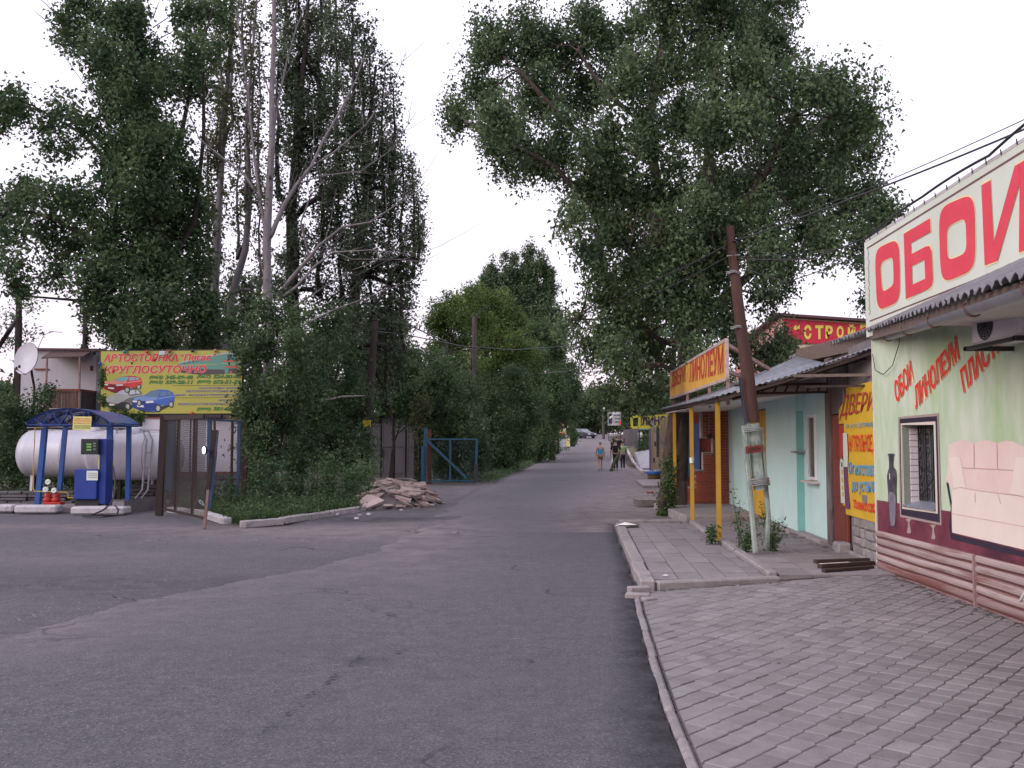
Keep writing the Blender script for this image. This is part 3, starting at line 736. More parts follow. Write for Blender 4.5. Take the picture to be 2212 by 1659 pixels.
for (a, b) in ((470, 840), (655, 885)):
    decal(PF, [c6(*p) for p in smoothpts([(a - 22, b), (a + 22, b), (a + 8, b + 22), (a + 12, b + 60), (a + 18, b + 104), (a - 12, b + 104), (a - 6, b + 60), (a - 6, b + 22)], 3)], m_gilt, shop, .008, 'tassel_print')
# window in its reveal
win = MB()
dp = .20
win.quad(PF.P(s0, zb, 0), PF.P(s0, zb, -dp), PF.P(s0, ztp, -dp), PF.P(s0, ztp, 0))
win.quad(PF.P(s1, zb, 0), PF.P(s1, zb, -dp), PF.P(s1, ztp, -dp), PF.P(s1, ztp, 0))
win.quad(PF.P(s0, ztp, 0), PF.P(s1, ztp, 0), PF.P(s1, ztp, -dp), PF.P(s0, ztp, -dp))
wo = win.build('window', M('reveal_white', (.66, .60, .66), rough=.6), shop)
m_sid = M('reveal_siding', (.68, .62, .66), rough=.5)
k = 0; z = zb + .03
while z < ztp - .04:
    MB().frame_box(PF.P(s0 + .002, z, -dp), PF.n * (dp * .62), PF.u * .012, (0, 0, .066)).build('siding_strip', m_sid, wo, bevel=.004); z += .072
MB().quad(PF.P(s0, zb, -dp), PF.P(s1, zb, -dp), PF.P(s1, ztp, -dp), PF.P(s0, ztp, -dp)).build('glass', M('dark_glass', (.05, .055, .06), rough=.08, spec=.6), wo)
MB().prism([PF.P(s0, zb + .012, .02), PF.P(s1, zb + .012, .02), PF.P(s1, zb + .06, -dp + .003), PF.P(s0, zb + .06, -dp + .003)], (0, 0, -.02)).build('sill', M('sill_grey', (.25, .27, .33), (.2, .21, .26), 8, rough=.4), wo)
g = MB(); og = -.17; gm = M('grille_iron', (.02, .02, .022), rough=.5)
sa, sb = s0 + .03, s1 - .03
for s_ in np.linspace(sa, sb, 5): g.tube([PF.P(s_, zb + .06, og), PF.P(s_, ztp - .01, og)], .008, 5)
for i in range(5):
    zc = zb + .12 + i * (ztp - zb - .2) / 4.6
    for s_ in (sa + .09, sb - .10):
        sg = 1 if i % 2 else -1
        pts = [PF.P(s_ + sg * .055 * math.cos(t) * (1 - t / 9), zc + .10 * math.sin(t) * (1 - t / 9), og + .01) for t in np.linspace(0, 7.5, 18)]
        g.tube(pts, .007, 4)
for a0, a1 in ((sa, sb), (sb, sa)): g.tube([PF.P(a0, zb + .08, og), PF.P((a0 + a1) / 2 + .05, (zb + ztp) / 2 - .1, og), PF.P(a1, ztp - .5, og)], .007, 4)
g.build('grille', gm, wo)
# vase print
vz = smoothpts([(312, 348), (360, 348), (357, 372), (353, 440), (372, 470), (379, 530), (376, 620), (378, 720), (372, 885), (350, 898), (330, 885), (318, 740), (312, 620), (306, 520), (314, 475), (322, 440), (318, 372)], 3)
decal(PF, [c6(*p) for p in vz], M('print_vase', (.035, .03, .045), (.10, .09, .12), 9, rough=.5), shop, .007, 'vase_print')
decal(PF, [c6(*p) for p in smoothpts([(322, 640), (370, 660), (372, 760), (366, 880), (350, 890), (335, 880), (325, 760)], 3)], M('print_vase_low', (.24, .21, .26), (.16, .14, .18), 9, rough=.5), shop, .009, 'vase_print')
decal(PF, [c6(*p) for p in ((325, 495), (331, 495), (332, 540), (326, 540))], m_banw, shop, .010, 'vase_print')
# sofa print
m_sofa = M('print_sofa', (.72, .54, .50), (.76, .61, .56), 2, rough=.5); m_sofa2 = M('print_sofa_low', (.74, .64, .57), (.78, .68, .61), 2, rough=.5); m_sofas = M('print_sofa_fold', (.60, .37, .38), rough=.5)
back = [(775, 280), (795, 268), (815, 262), (860, 246), (915, 248), (966, 268), (1020, 248), (1080, 246), (1140, 268), (1200, 248), (1262, 255), (1335, 290), (1420, 300), (1500, 290), (1600, 300), (1660, 420), (1660, 800), (1300, 660), (1000, 625), (860, 600), (800, 620), (770, 560), (745, 545), (765, 480), (770, 380)]
decal(PF, [c6(*p) for p in back], m_sofa, shop, .007, 'sofa_print')
decal(PF, [c6(*p) for p in [(800, 622), (860, 600), (1000, 625), (1300, 662), (1660, 742), (1660, 1160), (1337, 1070), (800, 942), (796, 780)]], m_sofa2, shop, .0085, 'sofa_print')
decal(PF, [c6(*p) for p in [(755, 566), (768, 566), (795, 720), (800, 940), (815, 955), (1337, 1085), (1660, 1170), (1660, 1225), (1337, 1128), (790, 990), (775, 900), (790, 760)]], m_ink, shop, .008, 'sofa_print')
decal(PF, [c6(*p) for p in [(780, 372), (860, 372), (880, 470), (905, 605), (860, 598), (812, 612), (805, 520)]], m_sofa2, shop, .010, 'cushion_print')
decal(PF, [c6(*p) for p in [(1285, 372), (1480, 380), (1480, 690), (1240, 650), (1262, 520)]], m_sofa2, shop, .010, 'cushion_print')
def pline(pts, wpx, mat, off, nm='fold_print', cf=c6):
    for (x0, y0), (x1, y1) in zip(pts, pts[1:]):
        L = math.hypot(x1 - x0, y1 - y0); nx_, ny_ = -(y1 - y0) / L * wpx / 2, (x1 - x0) / L * wpx / 2
        decal(PF, [cf(x0 + nx_, y0 + ny_), cf(x1 + nx_, y1 + ny_), cf(x1 - nx_, y1 - ny_), cf(x0 - nx_, y0 - ny_)], mat, shop, off, nm)
pline([(966, 270), (968, 450)], 4, m_sofas, .012); pline([(1140, 270), (1145, 460)], 4, m_sofas, .012); pline([(880, 452), (1262, 470)], 6, m_sofas, .012)
pline([(860, 600), (1000, 625), (1300, 664), (1660, 745)], 5, m_sofas, .012); pline([(975, 640), (977, 715)], 4, m_sofas, .012); pline([(1150, 655), (1170, 725)], 4, m_sofas, .012); pline([(800, 798), (1337, 895), (1660, 960)], 4, m_sofas, .012)
decal(PF, [c6(*p) for p in [(1440, -330), (1500, -330), (1560, 70), (1380, 80)]], m_banw, shop, .008, 'lamp_print')
# small lettering
d6 = lambda x, y: (1795.9 + .4083 * x, 677.7 + .4083 * y)
for txt, q in (('ОБОИ', [(348, 478), (440, 355), (422, 243), (332, 365)]), ('ЛИНОЛЕУМ', [(450, 510), (684, 238), (662, 115), (440, 388)]), ('ПЛАСТИК', [(705, 422), (962, 125), (942, -10), (683, 298)])):
    text_on(PF, [d6(*p) for p in q], txt, m_redb, shop, .008, bold=.035, outline=(m_cream, .018), split=True)
# upper banner with the giant letters
e5 = lambda x, y: (1795.9 + .286 * x, 271.1 + .286 * y)
UB = .07
zt_l = FP(1885.5, 520)[1]
ub = MB().frame_box(PF.P(-.05, 3.0, 0), PF.u * (s_end + .1), PF.n * UB, (0, 0, zt_l - 3.0)); ub.build('upper_banner', m_banw, shop)
def strip(a0, b0, a1, b1, mat, nm, off=UB + .003): decal(PF, [(a0, b0), (a1, b0), (a1, b1), (a0, b1)], mat, shop, off, nm, pix=False)
strip(.06, zt_l - .105, s_end, zt_l - .085, m_line, 'border_line'); strip(.10, 3.18, s_end, 3.196, m_line, 'border_line')
strip(0.0, zt_l - .012, s_end, zt_l + .02, M('banner_fold', (.5, .48, .5), rough=.6), 'banner_hem')
def O_ring(outer, inner, mat, off, grow=0.0):
    def se(q, n=40, p=4.5, gr=0.0):
        q = [Vector((*FP(*e5(*c)), 0)) for c in q]; o_ = []
        ce = sum(q, Vector()) / 4
        for k_ in range(n):
            t = 2 * math.pi * k_ / n + math.pi / n; cx = math.copysign(abs(math.cos(t)) ** (2 / p), math.cos(t)); cy = math.copysign(abs(math.sin(t)) ** (2 / p), math.sin(t))
            a, b = (cx + 1) / 2, (cy + 1) / 2; v = (q[0] * (1 - a) + q[1] * a) * (1 - b) + (q[3] * (1 - a) + q[2] * a) * b
            v = v + (v - ce).normalized() * gr; o_.append(PF.P(v.x, v.y, off))
        return o_
    a = se(outer, gr=grow); b = se(inner, gr=-grow); m_ = MB(); n = len(a)
    for i in range(n): m_.quad(a[i], a[(i + 1) % n], b[(i + 1) % n], b[i])
    m_.build('letter' if grow == 0 else 'letter_outline', mat, shop)
def L_polys(q, polys, mat, off, grow=0.0):
    q = [Vector((*FP(*e5(*c)), 0)) for c in q]; m_ = MB()
    for P_ in polys:
        pts = []
        for (a, b) in P_:
            v = (q[0] * (1 - a) + q[1] * a) * (1 - b) + (q[3] * (1 - a) + q[2] * a) * b; pts.append(v)
        if grow:
            ce = sum(pts, Vector()) / len(pts); pts = [p + (p - ce).normalized() * grow * 1.3 for p in pts]
        m_.poly([PF.P(p.x, p.y, off) for p in pts])
    m_.build('letter' if grow == 0 else 'letter_outline', mat, shop)
for mat, gr, of in ((m_cream, .014, UB + .004), (m_red, 0.0, UB + .008)):
    O_ring([(392, 1402), (572, 1326), (562, 850), (375, 935)], [(432, 1262), (522, 1206), (516, 985), (415, 1035)], mat, of, gr)
    O_ring([(884, 1195), (1152, 1086), (1142, 505), (866, 622)], [(935, 1022), (1083, 962), (1075, 690), (927, 765)], mat, of, gr)
    L_polys([(614, 1310), (826, 1218), (800, 700), (598, 818)], [[(0, 0), (.27, 0), (.27, 1), (0, 1)], [(.272, .80), (1, .80), (1, 1), (.272, 1)], [(.272, .43), (.73, .43), (.96, .50), (.8, .60), (.272, .62)] if 0 else [(.272, .45), (.74, .45), (.80, .63), (.272, .63)],
            [(.272, 0), (.80, 0), (.74, .17), (.272, .17)], [(.742, .17), (.802, 0), (.93, .02), (1, .10), (1, .52), (.93, .61), (.802, .63), (.742, .45)]], mat, of, gr)
    L_polys([(1222, 1056), (1575, 925), (1575, 235), (1196, 452)], [[(0, 0), (.235, 0), (.20, 1), (0, 1)], [(.765, 0), (1, 0), (1, 1), (.80, 1)], [(.237, 0), (.30, 0), (.797, .78), (.79, 1), (.70, 1), (.228, .24)]], mat, of, gr)
# little creeper ornament down the left border
sq = MB()
for i in range(16):
    z0_ = 3.27 + i * .052; pts = [(.10 + .018 * math.sin(i * 2.1), z0_), (.10 + .03 * math.sin(i * 3.7 + 1), z0_ + .03), (.112 + .02 * math.cos(i), z0_ + .05)]
    for a, b in zip(pts, pts[1:]): sq.quad(PF.P(a[0], a[1], UB + .005), PF.P(b[0], b[1], UB + .005), PF.P(b[0] + .014, b[1] + .004, UB + .005), PF.P(a[0] + .012, a[1] - .004, UB + .005))
sq.build('ornament_print', m_line, shop)
# grommet hooks along the top
hk = MB()
for i in range(26): hk.bar(PF.P(.2 + i * .3, zt_l - .01, UB + .01), PF.P(.2 + i * .3, zt_l + .04, UB + .012), .008)
hk.build('hooks', m_dark, shop, kind='stuff')
# lean-to strip: corrugated sheet, fascia, gutter, soffit
m_slate = M('slate_sheet', (.20, .195, .215), (.13, .125, .14), 4, bump=.4, c3=(.26, .25, .27), scale3=6, amt3=.35)
m_gal = M('galvanised', (.30, .30, .34), (.22, .22, .25), 3, rough=.4, metal=.4, c3=(.20, .15, .14), scale3=5, amt3=.3)
m_wood = M('old_wood', (.20, .15, .13), (.12, .09, .08), 12, stretch=(1, 1, 6), bump=.4)
A0 = Vector((4.50, 12.55, 3.10)); A1 = Vector((2.48, 3.95, 2.46)); B0 = Vector((4.62, 12.55, 3.16)); B1 = Vector((4.27, 3.95, 3.34))
def corrugate(A, B, n, amp, edge_th=.006, waves=None, jag=0.0, seed=0):
    """A(t): eave point, B(t): ridge point; n columns per sheet strip"""
    rg = random.Random(seed); mb = MB(); r0 = [A(i / n) for i in range(n + 1)]; r1 = [B(i / n) for i in range(n + 1)]
    for i in range(n + 1):
        ph = amp * math.sin(2 * math.pi * waves * i / n); dn = (r1[i] - r0[i]).normalized()
        j = -dn * (jag * (rg.random()))
        r0[i] = r0[i] + Vector((0, 0, ph)) + j; r1[i] = r1[i] + Vector((0, 0, ph))
    b = len(mb.v); mb.v += r0 + r1 + [p - Vector((0, 0, edge_th)) for p in r0] + [p - Vector((0, 0, edge_th)) for p in r1]; m = n + 1
    for i in range(n): mb.f += [(b + i, b + i + 1, b + m + i + 1, b + m + i), (b + 2 * m + i, b + 3 * m + i, b + 3 * m + i + 1, b + 2 * m + i + 1), (b + i, b + 2 * m + i, b + 2 * m + i + 1, b + i + 1)]
    return mb
corrugate(lambda t: A0.lerp(A1, t), lambda t: B0.lerp(B1, t), 320, .024, .012, 40, .02, 3).build('roof_sheet', m_slate, shop, smooth=True, fixn=False)
MB().prism([A0 + Vector((.04, 0, -.03)), A1 + Vector((.05, 0, -.03)), A1 + Vector((.05, 0, -.13)), A0 + Vector((.04, 0, -.13))], (.03, 0, 0)).build('fascia', m_wood, shop)
MB().prism([PF.P(.05, 2.98, .012), PF.P(.62, 2.92, .012), PF.P(.62, 3.02, .012), PF.P(.05, 3.10, .012)], PF.n * .05).build('fascia_end', m_wood, shop)
Gt0 = Vector((4.45, 11.75, 2.93)); Gt1 = Vector((2.50, 4.0, 2.38)); gt = MB()
def gutter(a, b):
    p = Gt0.lerp(Gt1, b); an = math.pi * (a); return p + Vector((-.06 * math.cos(an), 0, -.06 * math.sin(an)))
gt.grid(gutter, 8, 30); gt.grid(lambda a, b: Gt0.lerp(Gt1, b) + Vector((-.05 * math.cos(math.pi * a), 0, -.05 * math.sin(math.pi * a) - .001)), 8, 30)
gt.build('gutter', m_gal, shop, smooth=True)
for t in (.02, .22, .42, .62, .82):
    p = Gt0.lerp(Gt1, t); b_ = MB(); pts = [p + Vector((-.066 * math.cos(math.pi * a), 0, -.066 * math.sin(math.pi * a))) for a in np.linspace(-.15, 1.1, 10)]; b_.tube(pts, .009, 5)
    b_.bar(p + Vector((.06, 0, 0)), p + Vector((.12, 0, .12)), .02, .03); b_.build('gutter_bracket', M('rusty_bracket', (.14, .09, .08), rough=.7), shop)
MB().prism([Vector((3.78, 8.9, 2.70)), Vector((fac_x(8.9) - .02, 8.9, 2.70)), Vector((fac_x(4) - .02, 4, 2.44)), Vector((2.56, 4, 2.40))], (0, 0, .02)).build('soffit', M('soffit_panel', (.52, .47, .45), (.44, .39, .38), 3, rough=.6, stretch=(6, 1, 1)), shop)
MB().prism([Vector((3.80, 8.89, 2.70)), Vector((fac_x(8.9) - .02, 8.89, 2.70)), Vector((fac_x(8.9) - .02, 8.89, 3.0)), Vector((3.80, 8.89, 2.80))], (0, .02, 0)).build('soffit_edge', m_gal, shop)

# air conditioner hung under the lean-to
acx = fac_x(8.3)
ac = empty('air_conditioner', (acx - .2, 8.3, 2.5), 'white air conditioner unit on a bracket under the shop lean-to', 'air conditioner')
m_ac = M('ac_white', (.66, .64, .68), (.58, .56, .60), 3, rough=.35, spec=.5)
body = MB().frame_box((acx - .37, 7.90, 2.50), (.33, 0, 0), (0, .82, 0), (0, 0, .34)).build('body', m_ac, ac, bevel=.02)
gr_ = MB()
for r in (.035, .06, .085, .11, .135):
    pts = [Vector((acx - .376, 8.46 + r * math.cos(t), 2.66 + r * math.sin(t))) for t in np.linspace(0, 2 * math.pi, 22)]; gr_.tube(pts, .004, 4)
for t in np.linspace(0, math.pi, 7)[:-1]: gr_.bar((acx - .376, 8.46 - .13 * math.cos(t), 2.66 - .13 * math.sin(t)), (acx - .376, 8.46 + .13 * math.cos(t), 2.66 + .13 * math.sin(t)), .005)
gr_.build('fan_grille', m_dark, ac)
MB().lathe((acx - .374, 8.46, 2.66), [(.0, 0), (.135, 0)], 24, 'x').build('fan_recess', M('recess_grey', (.18, .18, .2), rough=.6), ac)
MB().frame_box((acx - .42, 7.86, 2.455), (.42, 0, 0), (0, .05, 0), (0, 0, .04)).frame_box((acx - .42, 8.72, 2.455), (.42, 0, 0), (0, .05, 0), (0, 0, .04)).frame_box((acx - .42, 7.88, 2.46), (.05, 0, 0), (0, .9, 0), (0, 0, .03)).build('bracket', m_dark, ac)
tag(MB().tube([PF.P(8.06 - 4.2, .30, .04), PF.P(3.92, .30, .09), PF.P(4.0, .33, .12), PF.P(4.1, .42, .12)], .013, 7).build('drain_hose', M('hose_white', (.7, .7, .7), rough=.5), smooth=True), 'white drain hose sticking out over the lapped metal skirting', 'hose')
# loose cable along the banner top and hanging loop
mcab = M('cable_dark', (.03, .028, .035), rough=.5)
def cable(pts, r, name, label, cat='cable', mat=mcab, sag=0.0, n=5, group=None):
    P = [Vector(p) for p in pts]; Q_ = []
    for a, b in zip(P, P[1:]):
        k = 12
        for i in range(k): t = i / k; q = a.lerp(b, t); q.z -= sag * (b - a).length * 4 * t * (1 - t); Q_.append(q)
    Q_.append(P[-1]); return tag(MB().tube(Q_, r, n).build(name, mat, smooth=True), label, cat, group)
cable([W(1893, 522, 12.4) + Vector((-.1, 0, .06)), PF.P(2.0, zt_l + .07, .1), PF.P(3.6, zt_l + .04, .1), PF.P(5.0, zt_l + .14, .1)], .014, 'cable', 'black cable bundle lying along the top of the huge red lettered banner', sag=-.012)
cable([PF.w(1890, 765, .03), PF.w(1898, 800, .04), PF.w(1915, 809, .04), PF.w(1935, 790, .04), PF.w(1950, 742, .04), PF.w(1952, 726, .05)], .005, 'wire', 'thin loose wire looping down the green wall beside the gutter end')
# litter and leaves on the paving
lit = random.Random(3)
for (u, v, r, mt, lb) in ((2031, 1337, .05, (.05, .08, .03), 'small clump of green leaves on the paving before the shop'), (1438, 1245, .05, (.75, .72, .75), 'scrap of white paper on the slab walk behind the near kerb'), (1350, 1141, .26, (.78, .72, .70), 'torn white sheet covering the edge of the broken pit in the walk')):
    p = G(u, v, pave_z(3, 8) + .004 if u > 2000 else .10 if u < 1500 and u > 1400 else .075); q = MB(); k = 9; ring = []
    for i in range(k):
        a = 2 * math.pi * i / k; rr = r * lit.uniform(.5, 1.2); ring.append(Vector((p.x + rr * math.cos(a), p.y + rr * .7 * math.sin(a), p.z + lit.uniform(0, .3) * r)))
    for i in range(k): q.poly([ring[i], ring[(i + 1) % k], p + Vector((0, 0, r * .45))])
    q.build('leaf_clump' if mt[1] < .3 else 'paper_scrap', M('litter' + str(u), mt, rough=.8), label=lb, cat='litter')

# ================================================================== STONE WALL BAY with yellow banner
PS = Plane((4.66, 12.5), (4.85, 14.4))
bay = empty('stone_wall_bay', (4.75, 13.5, 0), 'low rubble stone wall under a yellow lettered banner between two shops', 'wall')
m_stone = M('rubble_stone', (.30, .27, .27), (.20, .18, .18), 6, bump=.7, rand=.22, c3=(.36, .32, .27), scale3=3, amt3=.3)
m_mort = M('mortar', (.22, .20, .20), (.17, .15, .155), 10, bump=.5)
MB().prism([PS.P(-.1, -.05, -.03), PS.P(1.9, -.05, -.03), PS.P(1.9, 3.05, -.03), PS.P(-.1, 3.05, -.03)], -PS.n * .3).build('wall', m_mort, bay)
rg = random.Random(11); z = .10
while z < .88:
    h = rg.uniform(.11, .19); s_ = -.05 + rg.uniform(-.1, 0)
    while s_ < 1.72:
        w = rg.uniform(.13, .34); a = max(0, s_); b = min(1.74, s_ + w)
        if b - a > .05:
            pts = []
            for (x_, z_) in ((a + .01, z + .01), (b - .01, z + .01), (b - .01, z + h - .01), (a + .01, z + h - .01)):
                pts.append(PS.P(x_ + rg.uniform(-.012, .012), z_ + rg.uniform(-.012, .012), rg.uniform(-.012, .01)))
            q = MB().prism(pts, -PS.n * .06); o = q.build('stone', m_stone, bay, bevel=.014)
        s_ += w
    z += h
MB().frame_box(PS.P(-.05, .02, .0), PS.u * 1.85, PS.n * .06, (0, 0, .13)).build('footing', m_kerb, bay, bevel=.02)
c9 = lambda x, y: (1762 + .2862 * x, 779.4 + .2862 * y)
m_yel = M('banner_yellow', (.66, .42, .035), (.60, .37, .03), 2, rough=.45, spec=.35, bump=.2, bscale=3)
m_blu = M('print_blue', (.10, .33, .50), rough=.5); m_dkr = M('print_darkred', (.42, .05, .04), rough=.5)
ban = empty('banner', PS.P(.9, .9, 0), 'yellow banner with red and blue lettering hung over the rubble stone wall', 'banner')
zb1, zb2 = PS.hit(*c9(200, 1148))[1], PS.hit(*c9(190, 215))[1]
sL = PS.hit(*c9(190, 700))[0]
def fban(a, b): return PS.P(-.02 + (sL + .02) * a, zb1 + (zb2 - zb1) * b, .012 + .010 * math.sin(a * 9 + b * 3) * math.sin(b * 7))
MB().grid(fban, 24, 24).build('sheet', m_yel, ban, smooth=True)
E_ = .026
for txt, q, mt, bo, sh in (('ДВЕРИ', [(192, 452), (470, 395), (470, 225), (200, 262)], m_dkr, .0, .35), ('в ассортименте', [(240, 512), (520, 512), (520, 452), (240, 480)], m_blu, .0, .3), ('НАТУРАЛЬНОЕ ДЕРЕВО', [(258, 708), (560, 715), (560, 545), (258, 562)], m_redb, .02, 0),
                     ('От изготовления', [(262, 856), (540, 880), (540, 762), (262, 762)], m_blu, .03, 0), ('до установки', [(286, 1000), (520, 1030), (520, 908), (286, 912)], m_blu, .03, 0), ('Только сосна', [(296, 1112), (500, 1160), (500, 1060), (296, 1045)], m_redb, .03, .1)):
    text_on(PS, [c9(*p) for p in q], txt, mt, ban, E_, bold=bo, shear=sh, clip=(0.0, 3), split=txt in ('ДВЕРИ', 'НАТУРАЛЬНОЕ ДЕРЕВО'))
for pts, mt in (([(192, 490), (220, 490), (222, 690), (212, 740), (196, 738)], m_dkr), ([(220, 545), (250, 545), (258, 700), (256, 800), (224, 800)], m_banw), ([(200, 745), (212, 732), (222, 760), (236, 1078), (205, 1072), (196, 800)], m_banw), ([(226, 800), (252, 802), (272, 1118), (240, 1114)], M('print_plum', (.16, .05, .12), rough=.5)), ([(206, 765), (216, 765), (219, 800), (208, 800)], m_ink),
                ([(208, 822), (220, 822), (222, 860), (210, 860)], m_yel), ([(210, 880), (222, 880), (224, 918), (212, 918)], m_yel), ([(212, 940), (224, 940), (226, 975), (214, 975)], m_yel), ([(214, 992), (226, 992), (228, 1024), (216, 1024)], m_yel)):
    decal(PS, [c9(*p) for p in pts], mt, ban, E_ + (.002 if mt is not m_yel else .004), 'door_print')
# brown steel door bay
PD = Plane((4.85, 14.4), (4.955, 15.62))
m_rust = M('rust_door', (.20, .050, .034), (.145, .04, .03), 3, rough=.65, c3=(.26, .10, .06), scale3=4, amt3=.3, stretch=(1, 1, .4), bump=.2)
m_weath = M('weathered_post', (.16, .12, .11), (.09, .07, .07), 5, c3=(.28, .25, .27), scale3=3, amt3=.35, bump=.5, stretch=(1, 1, .3))
bd = empty('steel_door', (4.9, 15, .1), 'red brown rusty steel door between mint wall and yellow banner', 'door')
MB().prism([PD.P(-.02, .0, -.05), PD.P(PD.L + .05, .0, -.05), PD.P(PD.L + .05, 3.0, -.05), PD.P(-.02, 3.0, -.05)], -PD.n * .2).build('frame', m_weath, bd)
dl = MB().prism([PD.P(.10, .16, -.04), PD.P(PD.L - .32, .16, -.04), PD.P(PD.L - .32, 2.1, -.04), PD.P(.10, 2.1, -.04)], PD.n * .05).build('door', m_rust, bd, bevel=.01)
for i in range(3): MB().frame_box(PD.P(.16, .26 + i * .6, .012), PD.u * (PD.L - .54), PD.n * .008, (0, 0, .5)).build('panel', m_rust, dl, bevel=.006)
MB().frame_box(PD.P(PD.L - .30, .1, -.04), PD.u * .32, PD.n * .08, (0, 0, 2.9)).build('post', m_weath, bd, bevel=.01)
MB().frame_box(PD.P(.0, 2.12, -.04), PD.u * (PD.L - .32), PD.n * .05, (0, 0, .8)).build('lintel_board', m_weath, bd)
MB().frame_box(PD.P(-.12, .0, .0), PD.u * .35, PD.n * .20, (0, 0, .25)).build('footing_block', m_kerb, bd, bevel=.03)

# ================================================================== MINT SHOP
PM = Plane((4.95, 15.6), (5.76, 25.9))
mint = empty('mint_shop_building', (5.3, 20, 0), 'low mint green rendered shop with double yellow doors under a porch', 'building')
m_mint = M('mint_render', (.52, .70, .67), (.46, .64, .62), 1.6, rough=.75, c3=(.56, .72, .70), scale3=.8, amt3=.35, bump=.25, bscale=25, stretch=(1, 1, .5))
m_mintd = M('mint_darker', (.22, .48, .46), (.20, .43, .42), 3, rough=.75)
sp = PM.hit(1737, 1000)[0]
ds0, ds1 = PM.hit(1670.5, 1050)[0], PM.hit(1634, 1050)[0]
H = 2.75
wb = MB()
wb.prism([PM.P(0, .0, 0), PM.P(sp, .0, 0), PM.P(sp, H, 0), PM.P(0, H, 0)], -PM.n * .25)
for (a, b, c_, d) in ((sp, ds0, 0, H), (ds0, ds1, 2.42, H), (ds1, PM.L, 0, H)): wb.prism([PM.P(a + .002, c_, .13), PM.P(b, c_, .13), PM.P(b, d, .13), PM.P(a + .002, d, .13)], -PM.n * .37)
wb.build('wall', m_mint, mint)
MB().prism([PM.P(0, 0, -.26), PM.P(PM.L, 0, -.26), PM.P(PM.L, 3.1, -.26), PM.P(0, 3.1, -.26)], -PM.n * 4).build('rear_body', m_plaster, mint)
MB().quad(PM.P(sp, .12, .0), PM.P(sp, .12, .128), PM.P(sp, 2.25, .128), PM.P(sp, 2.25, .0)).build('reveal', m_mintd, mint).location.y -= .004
MB().frame_box(PM.P(0, 0, .0), PM.u * sp, PM.n * .18, (0, 0, .17)).frame_box(PM.P(sp, 0, .132), PM.u * (ds0 - sp), PM.n * .17, (0, 0, .17)).build('plinth', m_kerb, mint, bevel=.02)
m_yd = M('door_yellow', (.62, .36, .04), (.48, .27, .04), 2.5, rough=.6, c3=(.36, .22, .10), scale3=2.5, amt3=.36, stretch=(1, 1, .35))
half = (ds0 + ds1) / 2
for i, (a, b) in enumerate(((ds0 + .02, half - .02), (half + .02, ds1 - .02))):
    d_ = MB().prism([PM.P(a, .13, .06), PM.P(b, .13, .06), PM.P(b, 2.40, .06), PM.P(a, 2.40, .06)], PM.n * .05).build('door', m_yd, mint, bevel=.008)
    MB().tube([PM.P(half + (-.1 if i == 0 else .1), 1.0, .125), PM.P(half + (-.1 if i == 0 else .1), 1.15, .125)], .012, 6).build('handle', m_dark, d_)
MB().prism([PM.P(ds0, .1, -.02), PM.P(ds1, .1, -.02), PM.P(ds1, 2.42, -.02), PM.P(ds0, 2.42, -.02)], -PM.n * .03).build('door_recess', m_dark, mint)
w0, w1 = PM.hit(1764, 960)[0], PM.hit(1750, 960)[0]; wz0, wz1 = PM.hit(1757, 1030)[1], PM.hit(1757, 902)[1]
wf = MB(); T = .045
for (a, b, c_, d) in ((w0 - T, w0, wz0, wz1), (w1, w1 + T, wz0, wz1), (w0 - T, w1 + T, wz1, wz1 + T), (w0 - T, w1 + T, wz0 - T, wz0)): wf.prism([PM.P(a, c_, .002), PM.P(b, c_, .002), PM.P(b, d, .002), PM.P(a, d, .002)], PM.n * .04)
wn = wf.build('window', M('pvc_white', (.72, .70, .74), rough=.35), mint)
MB().prism([PM.P(w0, wz0, .004), PM.P(w1, wz0, .004), PM.P(w1, wz1, .004), PM.P(w0, wz1, .004)], PM.n * .012).build('pane', M('win_glass', (.10, .11, .12), rough=.08, spec=.6), wn)
MB().frame_box(PM.P(w0 - .2, wz0 - .10, .0), PM.u * (w1 - w0 + .4), PM.n * .13, (0, 0, .035)).build('sill', M('sill_tan', (.55, .45, .42), rough=.6), wn)
MB().frame_box(PM.P(sp - .12, 1.52, .0), PM.u * .4, PM.n * .17, (0, 0, .03)).build('ledge', m_kerb, mint)

# ---- porch canopy: corrugated roof, soffit, trusses, yellow posts
por = empty('porch_canopy', (3.6, 20, 0), 'porch roof of grey corrugated sheet on three yellow steel posts', 'canopy')
m_ypost = M('post_yellow', (.56, .33, .05), (.50, .29, .05), 3, rough=.5, c3=(.30, .19, .10), scale3=22, amt3=.2, bump=.1)
m_sheet = M('roof_sheet_grey', (.24, .25, .29), (.17, .175, .20), 2, rough=.45, metal=.3, c3=(.30, .31, .36), scale3=1.2, amt3=.4, stretch=(1, 3, 1))
front = [Vector((3.97, 26.6, 2.64)), Vector((3.16, 15.45, 2.405)), Vector((4.18, 14.55, 2.70)), Vector((4.64, 12.75, 2.90))]
backl = [Vector((5.95, 26.6, 3.30)), Vector((5.02, 17.4, 3.20)), Vector((4.80, 15.2, 2.90)), Vector((4.80, 12.75, 2.95))]
def seg(P, t):
    n = len(P) - 1; x = min(.9999, max(0, t)) * n; i = int(x); return P[i].lerp(P[i + 1], x - i)
corrugate(lambda t: front[0].lerp(front[1], t), lambda t: backl[0].lerp(backl[1], t), 560, .014, .012, 92, .02, 5).build('roof_sheet', m_sheet, por, smooth=True, fixn=False)
corrugate(lambda t: front[1].lerp(front[2], t), lambda t: backl[1].lerp(backl[2], t), 70, .010, .012, 13, .01, 6).build('roof_sheet', m_sheet, por, smooth=True, fixn=False)
corrugate(lambda t: front[2].lerp(front[3], t), lambda t: backl[2].lerp(backl[3], t), 90, .010, .012, 16, .01, 7).build('roof_sheet', m_sheet, por, smooth=True, fixn=False)
